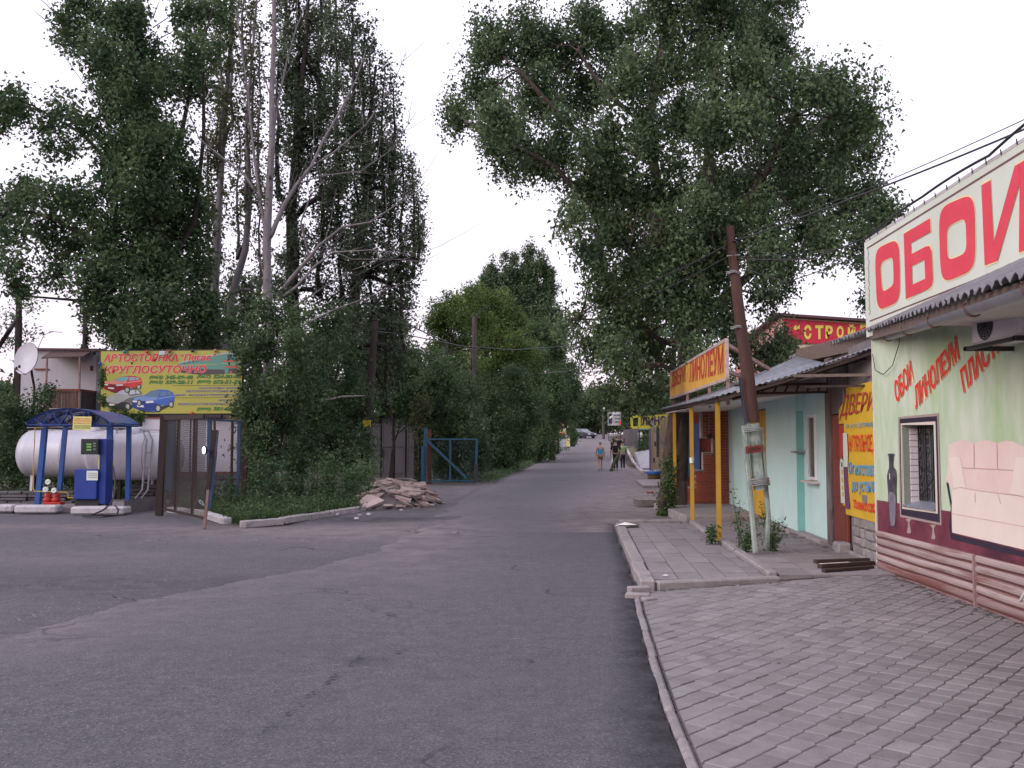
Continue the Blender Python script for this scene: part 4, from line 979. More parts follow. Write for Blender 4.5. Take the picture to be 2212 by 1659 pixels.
m_trs = M('truss_rust', (.055, .036, .032), (.035, .025, .022), 6, rough=.8)
e_ = MB()
for a, b in ((0, 1), (1, 2), (2, 3)): e_.bar(front[a] + Vector((.07, .02, -.05)), front[b] + Vector((.07, .02, -.05)), .045, .05)
e_.build('edge_rail', m_trs, por)
for (u, v, Y, zb_) in ((1553.6, 1167, 16.0, .115), (1496, 1126, 20.1, .14), (1458, 1054.6, 24.2, .60)):
    p = W(u, v, Y); top = 2.05 + (2.42 - 2.05) + .02 * (Y - 16); r = .044
    po = MB().tube([(p.x, Y, zb_), (p.x + .0, Y, top)], r, 16).build('post', m_ypost, por, smooth=True)
    MB().tube([(p.x, Y, zb_), (p.x, Y, zb_ + .012)], r + .035, 10).build('base_plate', m_trs, po)
    if 18 < Y < 22: MB().lathe((p.x, Y, 1.30), [(r + .002, 0), (r + .003, .11)], 12).build('notice', m_banw, po)
for i in range(10):
    y = 12.95 + i * .42
    if y > 17: break
    fx = np.interp(y, [12.75, 14.55, 15.45, 17], [4.64, 4.18, 3.35, 3.3]); fz = np.interp(y, [12.75, 14.55, 15.45, 17], [2.90, 2.70, 2.42, 2.43])
    MB().bar((fx + .08, y, fz - .06), (4.9, y, 2.84), .03, .045).build('rafter', m_trs, por)
for z_ in (2.47, 2.60): MB().bar((3.45, 15.42, z_ - .03), (4.92, 15.42, z_), .035).build('chord', m_trs, por)
for i in range(9): MB().bar((3.55 + i * .17, 15.42, 2.46), (3.62 + i * .17, 15.44, 2.60), .02).build('lattice_bar', m_trs, por)
MB().bar((4.15, 14.6, 2.66), (4.82, 13.0, 2.56), .04).build('purlin', m_wood, por)
MB().bar((4.3, 14.6, 2.50), (4.85, 13.0, 2.42), .03).build('purlin', m_trs, por)
MB().prism([(4.80, 12.7, 2.93), (5.02, 17.5, 3.10), (5.02, 17.5, 3.34), (4.80, 12.7, 3.16)], (.03, 0, 0)).build('eave_board', m_wood, por)
m_sof = M('soffit_white', (.60, .57, .58), (.50, .47, .48), 2, rough=.6, stretch=(1, 5, 1))
MB().prism([(3.32, 15.7, 2.34), (3.44, 17.0, 2.35), (4.0, 26.4, 2.50), (5.9, 26.4, 2.60), (4.93, 16.2, 2.52), (4.6, 15.75, 2.46)], (0, 0, .02)).build('soffit', m_sof, por)
MB().prism([(3.36, 15.66, 2.37), (4.95, 15.5, 2.47), (4.95, 15.5, 2.72), (3.9, 15.6, 2.58)], (0, .02, 0)).build('end_board', M('board_grey', (.40, .37, .37), (.33, .30, .30), 8, stretch=(8, 1, 1)), por)

# upper eave of asbestos sheets above the porch
up = empty('upper_roof', (5.2, 16, 3), 'old weathered corrugated slate eave above the porch, behind the shop corner', 'roof')
U0 = Vector((4.60, 12.55, 3.13)); U1 = Vector((5.40, 19.3, 3.36)); V0 = Vector((7.0, 12.55, 3.30)); V1 = Vector((7.8, 19.3, 3.46))
corrugate(lambda t: U0.lerp(U1, t), lambda t: V0.lerp(V1, t), 260, .03, .014, 34, .03, 9).build('roof_sheet', m_slate, up, smooth=True, fixn=False)
MB().prism([U0 + Vector((.12, 0, -.05)), U1 + Vector((.12, 0, -.05)), U1 + Vector((.12, 0, -.22)), U0 + Vector((.12, 0, -.15))], (.04, 0, 0)).build('fascia', m_wood, up)
MB().prism([(4.80, 12.6, 3.0), (5.5, 19.3, 3.1), (7, 19.3, 3.1), (7, 12.6, 3.0)], (0, 0, .03)).build('boarding', m_wood, up)

# ---- lettered sign on the porch roof
PG = Plane((3.46, 16.0), (3.94, 24.7))
c8 = lambda x, y: (1423.2 + .2859 * x, 474.4 + .2859 * y)
sg = empty('roof_sign', (3.6, 18, 2.5), 'orange board with red letters standing along the porch roof edge', 'sign')
m_org = M('sign_orange', (.66, .38, .08), (.58, .31, .06), 5, rough=.6, c3=(.38, .13, .05), scale3=5, amt3=.28, bump=.15)
m_sred = M('sign_red', (.48, .045, .04), (.40, .045, .035), 8, rough=.6)
zl, zh = PG.hit(1572, 817.5)[1], PG.hit(1570.4, 732.6)[1]
MB().prism([PG.P(0, zl, 0), PG.P(PG.L, zl + .12, 0), PG.P(PG.L, zh + .12, 0), PG.P(0, zh, 0)], -PG.n * .02).build('board', m_org, sg)
m_frm = M('sign_frame', (.48, .42, .42), (.36, .24, .20), 8, rough=.6)
fr = MB()
for a, b in ((PG.P(0, zl, -.01), PG.P(0, zh, -.01)), (PG.P(0, zh, -.01), PG.P(PG.L, zh + .12, -.01)), (PG.P(0, zl, -.01), PG.P(PG.L, zl + .12, -.01)), (PG.P(PG.L, zl + .12, -.01), PG.P(PG.L, zh + .12, -.01))): fr.bar(a, b, .05)
fr.build('frame', m_frm, sg)
text_on(PG, [c8(*p) for p in ((97, 1292), (202, 1252), (202, 1085), (97, 1152))], 'ДВЕРИ', m_sred, sg, .004, bold=.03, outline=(M('sign_yellow', (.70, .45, .08), rough=.6), .02), split=True)
text_on(PG, [c8(*p) for p in ((232, 1236), (490, 1160), (490, 935), (232, 1066))], 'ЛИНОЛЕУМ', m_sred, sg, .004, bold=.03, outline=(M('sign_yellow', (.70, .45, .08)), .02), split=True)
text_on(PG, [c8(*p) for p in ((208, 1205), (226, 1198), (226, 1120), (208, 1128))], '*', M('sign_yellow', (.7, .45, .08)), sg, .004, bold=.03)
m_leg = M('sign_leg', (.36, .26, .24), (.22, .11, .09), 9, rough=.7)
for (u, v0, v1) in ((1481.8, 846, 866), (1529, 832, 853), (1568.5, 819, 846)):
    s_ = PG.hit(u, 840)[0]; z_ = PG.hit(u, v0)[1]
    MB().bar(PG.P(s_, z_ + .05, -.03), PG.P(s_, z_ - .42, -.03), .05).build('leg', m_leg, sg)
MB().bar(PG.P(.05, zh - .08, -.03), Vector((4.32, 16.7, 2.93)), .055).build('brace', m_leg, sg)
MB().bar(PG.P(.05, zl + .12, -.03), Vector((3.95, 16.4, 2.72)), .055).build('brace', m_leg, sg)

# ================================================================== BRICK PORCH WALL
bk = empty('brick_wall', (4.9, 26, .1), 'red brick wall stepping up beside the porch with a blue door behind', 'wall')
m_brick = M('brick_red', (.34, .085, .05), (.27, .065, .04), 14, rough=.8, bump=.4, rand=.16)
m_bmort = M('brick_mortar', (.40, .33, .32), (.30, .24, .23), 12, bump=.4)
bx = lambda u: (u - 1106) * .01209
X0, Xs1, Xs2, Xs3, X1 = 4.14, 4.74, 4.98, 5.24, 5.70
mb = MB()
for (a, b, z0_, z1_) in ((X0, Xs1, .17, .545), (Xs1, Xs2, .17, 1.0), (Xs2, Xs3, .17, 1.455), (Xs3, X1, .17, 2.55), (Xs2 - .05, Xs3, 1.86, 2.55)): mb.box(((a + b) / 2, 26.13, (z0_ + z1_) / 2), (b - a, .22, z1_ - z0_))
mb.build('mortar_bed', m_bmort, bk)
def inbrick(x, z): return (z < .545 and x > X0) or (z < 1.0 and x > Xs1) or (z < 1.455 and x > Xs2) or (x > Xs3) or (z > 1.86 and x > Xs2 - .05)
bme = mesh_of(MB().box((0, 0, 0), (1, 1, 1)), 'brick', m_brick); row = 0; z = .205
while z < 2.55:
    x = X0 - (.13 if row % 2 else 0)
    while x < X1 - .02:
        segs = sorted(set([max(x, X0), min(x + .25, X1)]))
        a, b = segs[0], segs[-1]
        for cut in (Xs1, Xs2, Xs3, Xs2 - .05):
            if a < cut < b - .01 and inbrick(a, z) != inbrick(b - .01, z):
                if inbrick(b - .01, z): a = cut
                else: b = cut
        if b - a > .04 and inbrick((a + b) / 2, z): inst('brick', bme, bk, ((a + b) / 2, 26.01 + rnd.uniform(-.002, .003), z), scale=(b - a - .010, .024, .064))
        x += .26
    z += .0745; row += 1
# capping ledge of low wall, recess behind
MB().box((4.44, 26.13, .565), (.62, .30, .04)).box((4.86, 26.13, 1.02), (.25, .28, .035)).box((5.11, 26.13, 1.475), (.27, .28, .035)).build('coping', m_kerb, bk, bevel=.01)
MB().box((4.9, 26.0, .12), (1.7, .3, .10)).build('footing', M('footing_dark', (.14, .125, .13), (.10, .09, .095), 8, bump=.4), bk)
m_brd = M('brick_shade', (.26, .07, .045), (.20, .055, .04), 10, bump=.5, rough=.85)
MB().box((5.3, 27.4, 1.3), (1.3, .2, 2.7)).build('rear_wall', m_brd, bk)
bl = MB().box((4.90, 27.2, 1.55), (.42, .05, 1.45)).build('door', M('door_blue', (.10, .17, .36), (.08, .14, .30), 3, rough=.5, stretch=(20, 1, 1)), bk)
MB().box((4.90, 27.16, 1.7), (.1, .02, .28)).build('notice', m_banw, bl)
MB().box((4.56, 27.1, 1.55), (.22, .08, 1.55)).build('siding_jamb', M('siding_pink', (.55, .40, .40), (.48, .34, .35), 3, rough=.6, stretch=(14, 1, 1)), bk)
MB().tube([(5.13, 25.97, 2.5), (5.13, 25.95, 1.98)], .012, 6).build('drainpipe', m_gal, bk)
MB().lathe((5.13, 25.9, 1.85), [(0, 0), (.055, 0), (.07, .1), (.05, .12), (0, .12)], 10).build('lantern', m_dark, bk)

# ================================================================== FAR RED-BANNER BUILDING
st = empty('hardware_store', (14, 40, 0), 'tall cream and pink store with a red banner of yellow letters', 'building')
m_pink = M('render_pink', (.72, .36, .33), (.66, .32, .30), 2, rough=.7); m_crm = M('render_cream', (.62, .55, .38), (.55, .48, .34), 2, rough=.7, bump=.1)
PT = Plane((10.86, 40.0), (20, 40.0))
zr0 = 6.86
MB().prism([(10.86, 40, 0), (20, 40, 0), (20, 40, 6.2), (10.86, 40, 6.95)], (0, 8, 0)).build('wall', m_crm, st)
MB().prism([(10.84, 40.02, 4.9), (10.84, 47.9, 4.9), (10.84, 47.9, 6.2), (10.84, 40.02, 6.88)], (-.02, 0, 0)).build('side_wall', m_pink, st)
MB().prism([(10.55, 39.7, 6.93), (20.2, 39.7, 6.28), (20.2, 48, 6.0), (10.55, 48, 6.15)], (0, 0, .10)).build('roof', M('roof_maroon', (.10, .05, .06), rough=.6), st)
bn = MB().prism([(10.98, 39.97, 5.80), (19.5, 39.97, 5.85), (19.5, 39.97, 6.22), (10.98, 39.97, 6.82)], (0, -.03, 0)).build('banner', M('banner_red', (.58, .03, .06), (.50, .025, .05), 2, rough=.5, bump=.2, bscale=3), st)
cb = lambda x, y: (1524.8 + .1838 * x, 643.8 + .1838 * y)
text_on(PT, [cb(*p) for p in ((1025, 492), (2060, 458), (2060, 300), (1025, 318))], '“СТРОЙДОМ”'[:6] + ' ', M('print_yellow', (.75, .58, .10), rough=.5), st, .035, bold=.035, outline=(m_ink, .012), space=1.25) if 0 else None
for ch, x0_, x1_, yb, yt in (('“', 1025, 1100, 380, 318), ('С', 1145, 1235, 488, 318), ('Т', 1278, 1375, 485, 322), ('Р', 1398, 1485, 480, 325), ('О', 1530, 1612, 475, 330), ('Й', 1660, 1750, 470, 312), ('”', 1800, 1880, 370, 312)):
    text_on(PT, [cb(*p) for p in ((x0_, yb), (x1_, yb), (x1_, yt), (x0_, yt))], ch, M('print_yellow', (.75, .58, .10), rough=.5), st, .075, bold=.05, outline=(m_ink, .012))
for i, x in enumerate((12.2, 14.6, 17)):
    wn_ = MB().box((x, 39.98, 3.9), (1.1, .08, 1.3)).build('window', M('pvc_white', (.7, .7, .7)), st); MB().box((x, 39.93, 3.9), (.95, .03, 1.15)).build('pane', M('win_glass', (.1, .1, .1)), wn_)

# ================================================================== LEANING POLE with stub
pole = empty('utility_pole', tuple(G(1640, 1192, .115)), 'leaning brown timber pole wired to a turquoise concrete stub on the terrace', 'pole')
m_timb = M('pole_timber', (.085, .042, .034), (.058, .032, .028), 7, rough=.85, bump=.6, stretch=(4, 4, .35), c3=(.17, .10, .085), scale3=5, amt3=.25)
m_turq = M('stub_turquoise', (.36, .42, .38), (.22, .28, .26), 9, rough=.8, c3=(.10, .13, .11), scale3=8, amt3=.4, bump=.5, stretch=(1, 1, .4))
Yp = 14.0
tp = [(1576, 489), (1588, 600), (1600, 700), (1614, 800), (1626, 912)]
MB().tube([W(u, v, Yp - .0) for (u, v) in tp], [.062, .072, .082, .092, .10], 14).build('timber_shaft', m_timb, pole, smooth=True)
MB().tube([W(1627, 915, Yp) , W(1641, 1058, Yp)], [.092, .084], 12).build('painted_butt', m_turq, pole, smooth=True)
d = W(1606, 920, Yp); e__ = W(1633, 1194, Yp)
MB().bar(W(1607, 920, Yp + .03), W(1632, 1195, Yp + .03), .062, .09).build('stub_leg', m_turq, pole, bevel=.012)
MB().bar(W(1643, 925, Yp + .05), W(1660, 1118, Yp + .05), .058, .08).bar(W(1660, 1114, Yp + .05), W(1657, 1182, Yp + .05), .058, .08).build('stub_leg', m_turq, pole, bevel=.012)
m_wire = M('tie_wire', (.24, .24, .24), rough=.6)
for (u, v) in ((1628, 928), (1640, 1036), (1641, 1044), (1592, 706), (1583, 588)):
    c_ = W(u, v, Yp); q = MB(); k = 3 if v > 900 else 2; rr = .135 if v > 900 else .088
    for j in range(k):
        t0 = rnd.uniform(-.25, .25); q.tube([c_ + Vector((rr * math.cos(t), rr * math.sin(t), (j - 1) * .02 + .25 * rr * t0 * math.cos(t * 1) + .008 * math.sin(3 * t))) for t in np.linspace(0, 2 * math.pi, 18)], .008, 5)
    q.build('wire_binding', m_wire, pole)
plt = MB().prism([W(1610, 965, Yp - .16), W(1649, 960, Yp - .16), W(1650, 976, Yp - .16), W(1611, 981, Yp - .16)], (0, .012, 0)).build('number_plate', m_rust, pole)
PN = Plane((W(1610, 970, Yp - .16).x, Yp - .16), (W(1650, 970, Yp - .16).x, Yp - .159))
text_on(PN, [(1616, 977), (1643, 974), (1643, 965), (1616, 968)], 'ДВЕРИ', m_trs, pole, .004, bold=.02)
MB().tube([W(1598, 814, Yp - .1), W(1611, 915, Yp - .1)], .022, 8).build('cable_duct', M('duct', (.045, .05, .075), rough=.5), pole, smooth=True)
MB().tube([W(1575, 521, Yp), W(1594, 521, Yp)], .016, 6).tube([W(1570, 553, Yp - .08), W(1599, 551, Yp - .08)], .01, 5).build('hooks', m_gal, pole)
pt = W(1580, 524, Yp)
for i, (pts, r, lb) in enumerate((
    ([pt, W(1895, 408, 12.2), W(2230, 272, 9.5)], .012, 'thick overhead cable rising from the leaning pole to the upper right'),
    ([pt + Vector((0, 0, .06)), W(1900, 398, 12.4), W(2230, 250, 9.8)], .006, 'thin overhead wire just above the thick cable right of the pole'),
    ([W(1590, 560, Yp), W(1750, 560, 13.4), W(1893, 505, 12.5)], .009, 'wire sagging from the leaning pole to the corner of the lettered banner'),
    ([W(1592, 575, Yp), W(1700, 610, 13.6), W(1880, 545, 12.6)], .007, 'lowest slack wire between the leaning pole and the shop corner'),
    ([W(1590, 556, Yp), W(1730, 548, 13.6), W(1890, 525, 12.6)], .006, 'thin straight wire from the leaning pole to the shop corner'),
    ([pt, W(1423, 602, 19.5), W(1287, 667, 24), W(1170, 712, 28), W(1050, 748, 31), W(930, 768, 33.5), W(812, 742, 35)], .014, 'long dark cable crossing the street from the leaning pole to the left'),
    ([W(1583, 548, Yp), W(1423, 630, 19.5), W(1300, 690, 24)], .010, 'second cable beneath the long one, running into the big tree'))):
    cable(pts, r, 'overhead_cable', lb, sag=.004, group='cables on the leaning pole')

# planks lying on the terrace
m_plank = M('dark_plank', (.07, .04, .035), (.045, .03, .028), 8, bump=.4); m_plankw = M('plank_white', (.6, .56, .56), (.4, .36, .35), 8)
for i, (a, b, w, h, lb) in enumerate((((1760, 1217), (1876, 1213), .075, .045, 'long dark plank nearest the shops in the pile of three on the terrace'), ((1770, 1226), (1886, 1219), .085, .05, 'middle dark plank of three, white paint along its top'), ((1778, 1235), (1885, 1227), .06, .035, 'thin brown plank closest to the block paving'))):
    p, q = G(*a, .12), G(*b, .12); p.z = q.z = .145 - .006 * i
    o = MB().bar(p, q, w, h).build('plank', m_plank, label=lb, cat='plank', group='planks dropped by the stone wall', bevel=.004)
    if i == 1: MB().bar(p.lerp(q, .02) + Vector((0, 0, .027)), p.lerp(q, .55) + Vector((0, 0, .027)), w * .6, .004).build('paint_streak', m_plankw, o)
# ================================================================== GAS POINT (left)
m_tank = M('tank_white', (.50, .49, .56), (.43, .42, .49), 1.2, rough=.38, spec=.5, c3=(.36, .31, .32), scale3=1.5, amt3=.33, stretch=(3, 1, .35))
def tank(name, x0, x1, Y, zc, r, label):
    t = empty(name, ((x0 + x1) / 2, Y, 0), label, 'tank', 'white gas tanks behind the filling kiosk')
    k = r * .62; prof = [(0.001, x0)] + [(r * math.sin(a), x0 + k - k * math.cos(a)) for a in np.linspace(.12, math.pi / 2, 10)] + [(r, x0 + (x1 - x0) * .33), (r + .004, x0 + (x1 - x0) * .33 + .01), (r, x0 + (x1 - x0) * .33 + .03), (r, x0 + (x1 - x0) * .66)] + [(r * math.sin(a), x1 - k + k * math.cos(a)) for a in np.linspace(math.pi / 2, .12, 10)] + [(0.001, x1)]
    MB().lathe((0, Y, zc), prof, 40, 'x').build('shell', m_tank, t, smooth=True)
    MB().lathe(((x0 + x1) / 2 + .25 * (x1 - x0) * 0, Y, zc + r - .05), [(.28, 0), (.28, .14), (.22, .2), (.0, .22)], 20).build('dome', m_tank, t, smooth=True)
    for xw in (.33, .66): MB().lathe((0, Y, zc), [(r + .001, x0 + (x1 - x0) * xw - .012), (r + .007, x0 + (x1 - x0) * xw), (r + .001, x0 + (x1 - x0) * xw + .012)], 40, 'x').build('weld_seam', M('weld', (.30, .27, .28), (.22, .16, .14), 9, rough=.6), t, smooth=True)
    for xs_ in (x0 + .55, x1 - .45):
        for s in (-1, 1): MB().bar((xs_, Y + s * .30, zc - r + .1), (xs_ + .04, Y + s * .42, .1), .07).build('leg', m_tank, t)
    q = MB().tube([(x0 + .3, Y - .2, zc + r + .06), (x0 + 1.5, Y - .2, zc + r + .08), (x1 - .4, Y - .15, zc + r + .05)], .016, 6)
    for xx in (x0 + .9, (x0 + x1) / 2, x1 - .5): q.tube([(xx, Y - .2, zc + r - .03), (xx, Y - .2, zc + r + .12)], .022, 6)
    q.build('pipework', M('pipe_grey', (.25, .25, .28), rough=.5, metal=.3), t)
    return t
tl = W(42, 980, 30.2); tank('gas_tank', tl.x, tl.x + 4.6, 30.2, W(42, 980, 30.2).z, .72, 'left white gas storage tank with rounded end beyond the kiosk posts')
tk2 = tank('gas_tank', W(189, 985, 28.6).x, W(395, 985, 28.6).x, 28.6, W(189, 985, 28.6).z, .68, 'nearer white gas tank with a grey ladder against its side')
# ladder
m_lad = M('ladder_grey', (.24, .24, .28), (.18, .18, .21), 6, rough=.5)
lc = lambda x, y, Y: W(.1716 * x, .6777 * (1260 + .2532 * y), Y)
ld = empty('ladder', lc(1800, 1290, 27.5), 'grey steel ladder leaning on the nearer white gas tank', 'ladder')
for pts in (((1700, 1300, 27.2), (1790, 1190, 27.4), (1845, 560, 27.9), (1800, 450, 28.2)), ((1775, 1300, 27.1), (1860, 1190, 27.4), (1920, 560, 27.9), (1870, 455, 28.2))):
    MB().tube([lc(*p) for p in pts], .026, 7).build('rail', m_lad, ld)
for (y, x0, x1) in ((450, 1800, 1870), (720, 1838, 1905), (912, 1826, 1890), (1100, 1800, 1865), (1230, 1752, 1830)): MB().tube([lc(x0, y, 27.75), lc(x1, y, 27.75)], .018, 6).build('rung', m_lad, ld)
# kiosk platform and white blocks
MB().box((-11.9, 27.0, .05), (4.6, 4.0, .13)).build('platform', m_kerb, kind='structure', bevel=.02)
def blockpx(u0, u1, v0, v1, Y, dep, name, mat, label, cat, bevel=.03):
    a = W(u0, v1, Y); b = W(u1, v0, Y); return MB().frame_box((a.x, Y, max(0, a.z)), (b.x - a.x, 0, 0), (0, dep, 0), (0, 0, b.z - max(0, a.z))).build(name, mat, bevel=bevel, label=label, cat=cat)
blockpx(29, 121, 1092, 1109, 24.3, .45, 'concrete_block', m_kerbw, 'whitewashed concrete block in front of the red pump valves', 'block', .04)
blockpx(151, 268, 1095, 1112, 24.0, .5, 'concrete_block', m_kerbw, 'whitewashed concrete block carrying the blue dispenser', 'block', .04)
blockpx(-70, 27, 1091, 1107, 24.5, .45, 'concrete_block', m_kerbw, 'leftmost whitewashed concrete block at the edge of the yard', 'block', .04)
MB().prism([W(268, 1112, 24.3), W(352, 1098, 26.2), W(352, 1070, 26.2), W(268, 1082, 24.3)], (0, .3, 0)).build('low_wall', M('low_wall_grey', (.16, .145, .155), (.11, .10, .105), 5, bump=.6), label='low grey concrete wall between the kiosk and the mesh gate', cat='wall')
m_lw = M('low_wall_stone', (.13, .12, .13), (.08, .075, .08), 4, bump=.7, rand=.2)
lw = empty('rubble_wall', (-12, 28, 0), 'low dark wall of stacked concrete slabs behind the gas point', 'wall')
rg = random.Random(9)
for (u0, u1, va, vb, Y) in ((-60, 125, 1060, 1088, 26.9), (270, 360, 1046, 1078, 29.0), (360, 520, 1024, 1072, 29.6)):
    u = u0; a_z = W(0, vb, Y).z; b_z = W(0, va, Y).z; k = 4; hh = (b_z - a_z) / k
    for r_ in range(k):
        x = W(u0, va, Y).x + rg.uniform(0, .2)
        while x < W(u1, va, Y).x:
            w = rg.uniform(.35, .8); MB().frame_box((x, Y + rg.uniform(-.05, .05), a_z + r_ * hh), (w - .02, 0, rg.uniform(-.01, .01)), (0, .35, 0), (0, 0, hh - .015)).build('slab', m_lw, lw, bevel=.012); x += w
# vaulted canopy
m_blue = M('post_blue', (.030, .095, .32), (.025, .075, .26), 4, rough=.45, c3=(.10, .12, .22), scale3=5, amt3=.25)
m_poly = M('polycarbonate', (.03, .09, .34), (.05, .10, .32), 1.5, rough=.25, spec=.6, alpha=.72, c3=(.20, .20, .28), scale3=1.0, amt3=.3)
kz = empty('filling_canopy', (-11.3, 26.4, 0), 'small vaulted blue polycarbonate canopy on blue posts over the gas dispenser', 'canopy')
xl_, xr_, y0_, y1_ = -12.06, -9.98, 24.7, 27.6; ez = 2.24; ap = 2.60
def vault(a, b, o=0.0):
    x = xl_ + (xr_ - xl_) * a; z = ez + (ap - ez) * (1 - (2 * a - 1) ** 2) ** .85 + o; return (x - .35 * b, y0_ + (y1_ - y0_) * b, z + .02 * b)
MB().grid(lambda a, b: vault(a, b), 24, 8).grid(lambda a, b: vault(a, b, -.012), 24, 8).build('roof_sheet', m_poly, kz, smooth=True)
for b in (0.02, .5, .98):
    q = MB(); q.tube([Vector(vault(a, b, -.03)) for a in np.linspace(0, 1, 15)], .02, 6)
    q.bar(Vector(vault(0, b)) + Vector((0, 0, -.06)), Vector(vault(1, b)) + Vector((0, 0, -.06)), .035)
    aa = np.linspace(.08, .92, 9)
    for i, a in enumerate(aa[:-1]):
        t_ = Vector(vault(a, b, -.03)); bt = Vector(vault(aa[i + 1], b)); bt.z = ez - .04
        if i % 2: t_ = Vector(vault(aa[i + 1], b, -.03)); bt = Vector(vault(a, b)); bt.z = ez - .04
        q.bar(t_, bt, .02)
    q.build('truss', M('truss_blue', (.02, .05, .20), rough=.5), kz)
for b in (0.0, .5, 1.0):
    for a in (0.02, .98):
        pass
for a in (.0, .25, .5, .75, 1): MB().bar(Vector(vault(a, 0, -.04)), Vector(vault(a, 1, -.04)), .025).build('purlin', m_blue, kz)
for (x, y, z0_) in ((W(81, 1090, 25.3).x, 25.3, .1), (W(235, 1094, 25.2).x, 25.2, .1), (W(127, 1057, 27.6).x, 27.6, .1), (W(276, 1093, 27.0).x, 27.0, .05)):
    tx = x + (.14 if x < -11.6 else -.02)
    MB().bar((x, y, z0_), (tx, y, ez + .04), .125 if y < 26 else .11).build('post', m_blue, kz)
PK = Plane((W(158, 930, 24.6).x, 24.6), (W(200, 930, 24.6).x, 24.601))
k2 = lambda x, y: (.1716 * x, .6777 * (1260 + .2532 * y))
nb = empty('canopy_notice', PK.w(*k2(1030, 440)), 'pale yellow notice board hanging from the canopy front truss', 'sign')
MB().prism([PK.w(*k2(912, 435)), PK.w(*k2(1142, 442)), PK.w(*k2(1153, 268)), PK.w(*k2(922, 266))], (0, .012, 0)).build('board', M('notice_yellow', (.66, .60, .24), (.6, .55, .22), 3, rough=.5), nb)
m_pred = M('print_red_b', (.55, .08, .03), rough=.5); m_pgr = M('print_green', (.14, .30, .10), rough=.5)
for txt, y, mt in (('ЗАПРАВКА И ЗАМЕНА', 296, m_pred), ('ГАРАНТИРУЕМ ВАМ', 322, m_pred), ('БАЛЛОНЫ 50 л ГАЗА', 350, m_pred), ('бытовых и автомобильных', 378, m_pgr), ('газовых баллонов', 396, m_pgr), ('круглосуточно', 416, m_pgr)):
    text_on(PK, [k2(930, y + 8), k2(1138, y + 9), k2(1140, y - 8), k2(932, y - 9)], txt, mt, nb, .004, bold=.02)
# dispenser
dsp = empty('gas_dispenser', (W(195, 1090, 24.7).x, 24.7, .2), 'bright blue gas dispenser with a black digital display', 'fuel pump')
m_dblu = M('dispenser_blue', (.010, .038, .25), (.009, .032, .21), 2, rough=.35, spec=.5)
def bpx(q, x0, x1, y0, y1, Y, dep): a = W(*k2(x0, y1), Y); b = W(*k2(x1, y0), Y); return q.frame_box(a, (b.x - a.x, 0, 0), (0, dep, 0), (0, 0, b.z - a.z))
bpx(MB(), 925, 1222, 932, 1312, 24.6, .5).build('cabinet', m_dblu, dsp, bevel=.015)
bpx(MB(), 1226, 1350, 548, 1372, 24.7, .42).build('column', m_dblu, dsp, bevel=.015)
bpx(MB(), 940, 1240, 1314, 1392, 24.68, .4).build('base', m_dark, dsp)
bpx(MB(), 1236, 1252, 750, 930, 24.66, .05).build('pipe', M('tube_yellow', (.55, .50, .2), rough=.5), dsp)
hd = bpx(MB(), 1014, 1240, 548, 745, 24.55, .3).build('display_housing', M('display_black', (.012, .014, .018), rough=.3, spec=.5), dsp, bevel=.01)
bpx(MB(), 1035, 1228, 590, 725, 24.545, .01).build('screen', M('screen_green', (.02, .035, .03), rough=.2), hd)
PDp = Plane((-11, 24.535), (-10, 24.535)); m_seg = emit('segment_green', (.20, .42, .10), .55); m_sgw = M('display_text', (.4, .42, .45))
for y, t in ((618, '00000'), (650, '00000'), (686, ' 000')): text_on(PDp, [k2(1090, y + 11), k2(1150, y + 11), k2(1150, y - 11), k2(1090, y - 11)], t, m_seg, hd, .001, bold=.01, name='digits')
for y, t in ((608, 'ГРН'), (640, 'ЛИТР'), (680, 'ЦЕНА')): text_on(PDp, [k2(1172, y + 9), k2(1205, y + 9), k2(1205, y - 9), k2(1172, y - 9)], t, m_sgw, hd, .001, bold=.01)
pp = bpx(MB(), 1088, 1232, 950, 1070, 24.595, .004).build('paper_notice', m_banw, dsp)
PD2 = Plane((-11, 24.594), (-10, 24.594)); m_txt = M('ink_blue', (.10, .10, .25))
for y in (985, 1010, 1035): text_on(PD2, [k2(1105, y + 7), k2(1220, y + 7), k2(1220, y - 7), k2(1105, y - 7)], 'ГАЗ ПРОПАН', m_txt, pp, .002)
hs = [k2(1405, 840), k2(1430, 930), k2(1448, 1050), k2(1448, 1200), k2(1425, 1300), k2(1390, 1370), k2(1290, 1450), k2(1160, 1505), k2(1040, 1522)]
cable([W(u, v, 24.9 - .15 * i) for i, (u, v) in enumerate(hs[:6])] + [G(u, v, .02) if i > 0 else W(u, v, 23.9) for i, (u, v) in enumerate(hs[6:])] + [G(*k2(1300, 1532), .02), G(*k2(1470, 1515), .02), W(*k2(1490, 1440), 23.8), W(*k2(1450, 1390), 24.2)], .020, 'fuel_hose', 'black fuel hose looping from the dispenser down to the yard', 'hose', n=8)
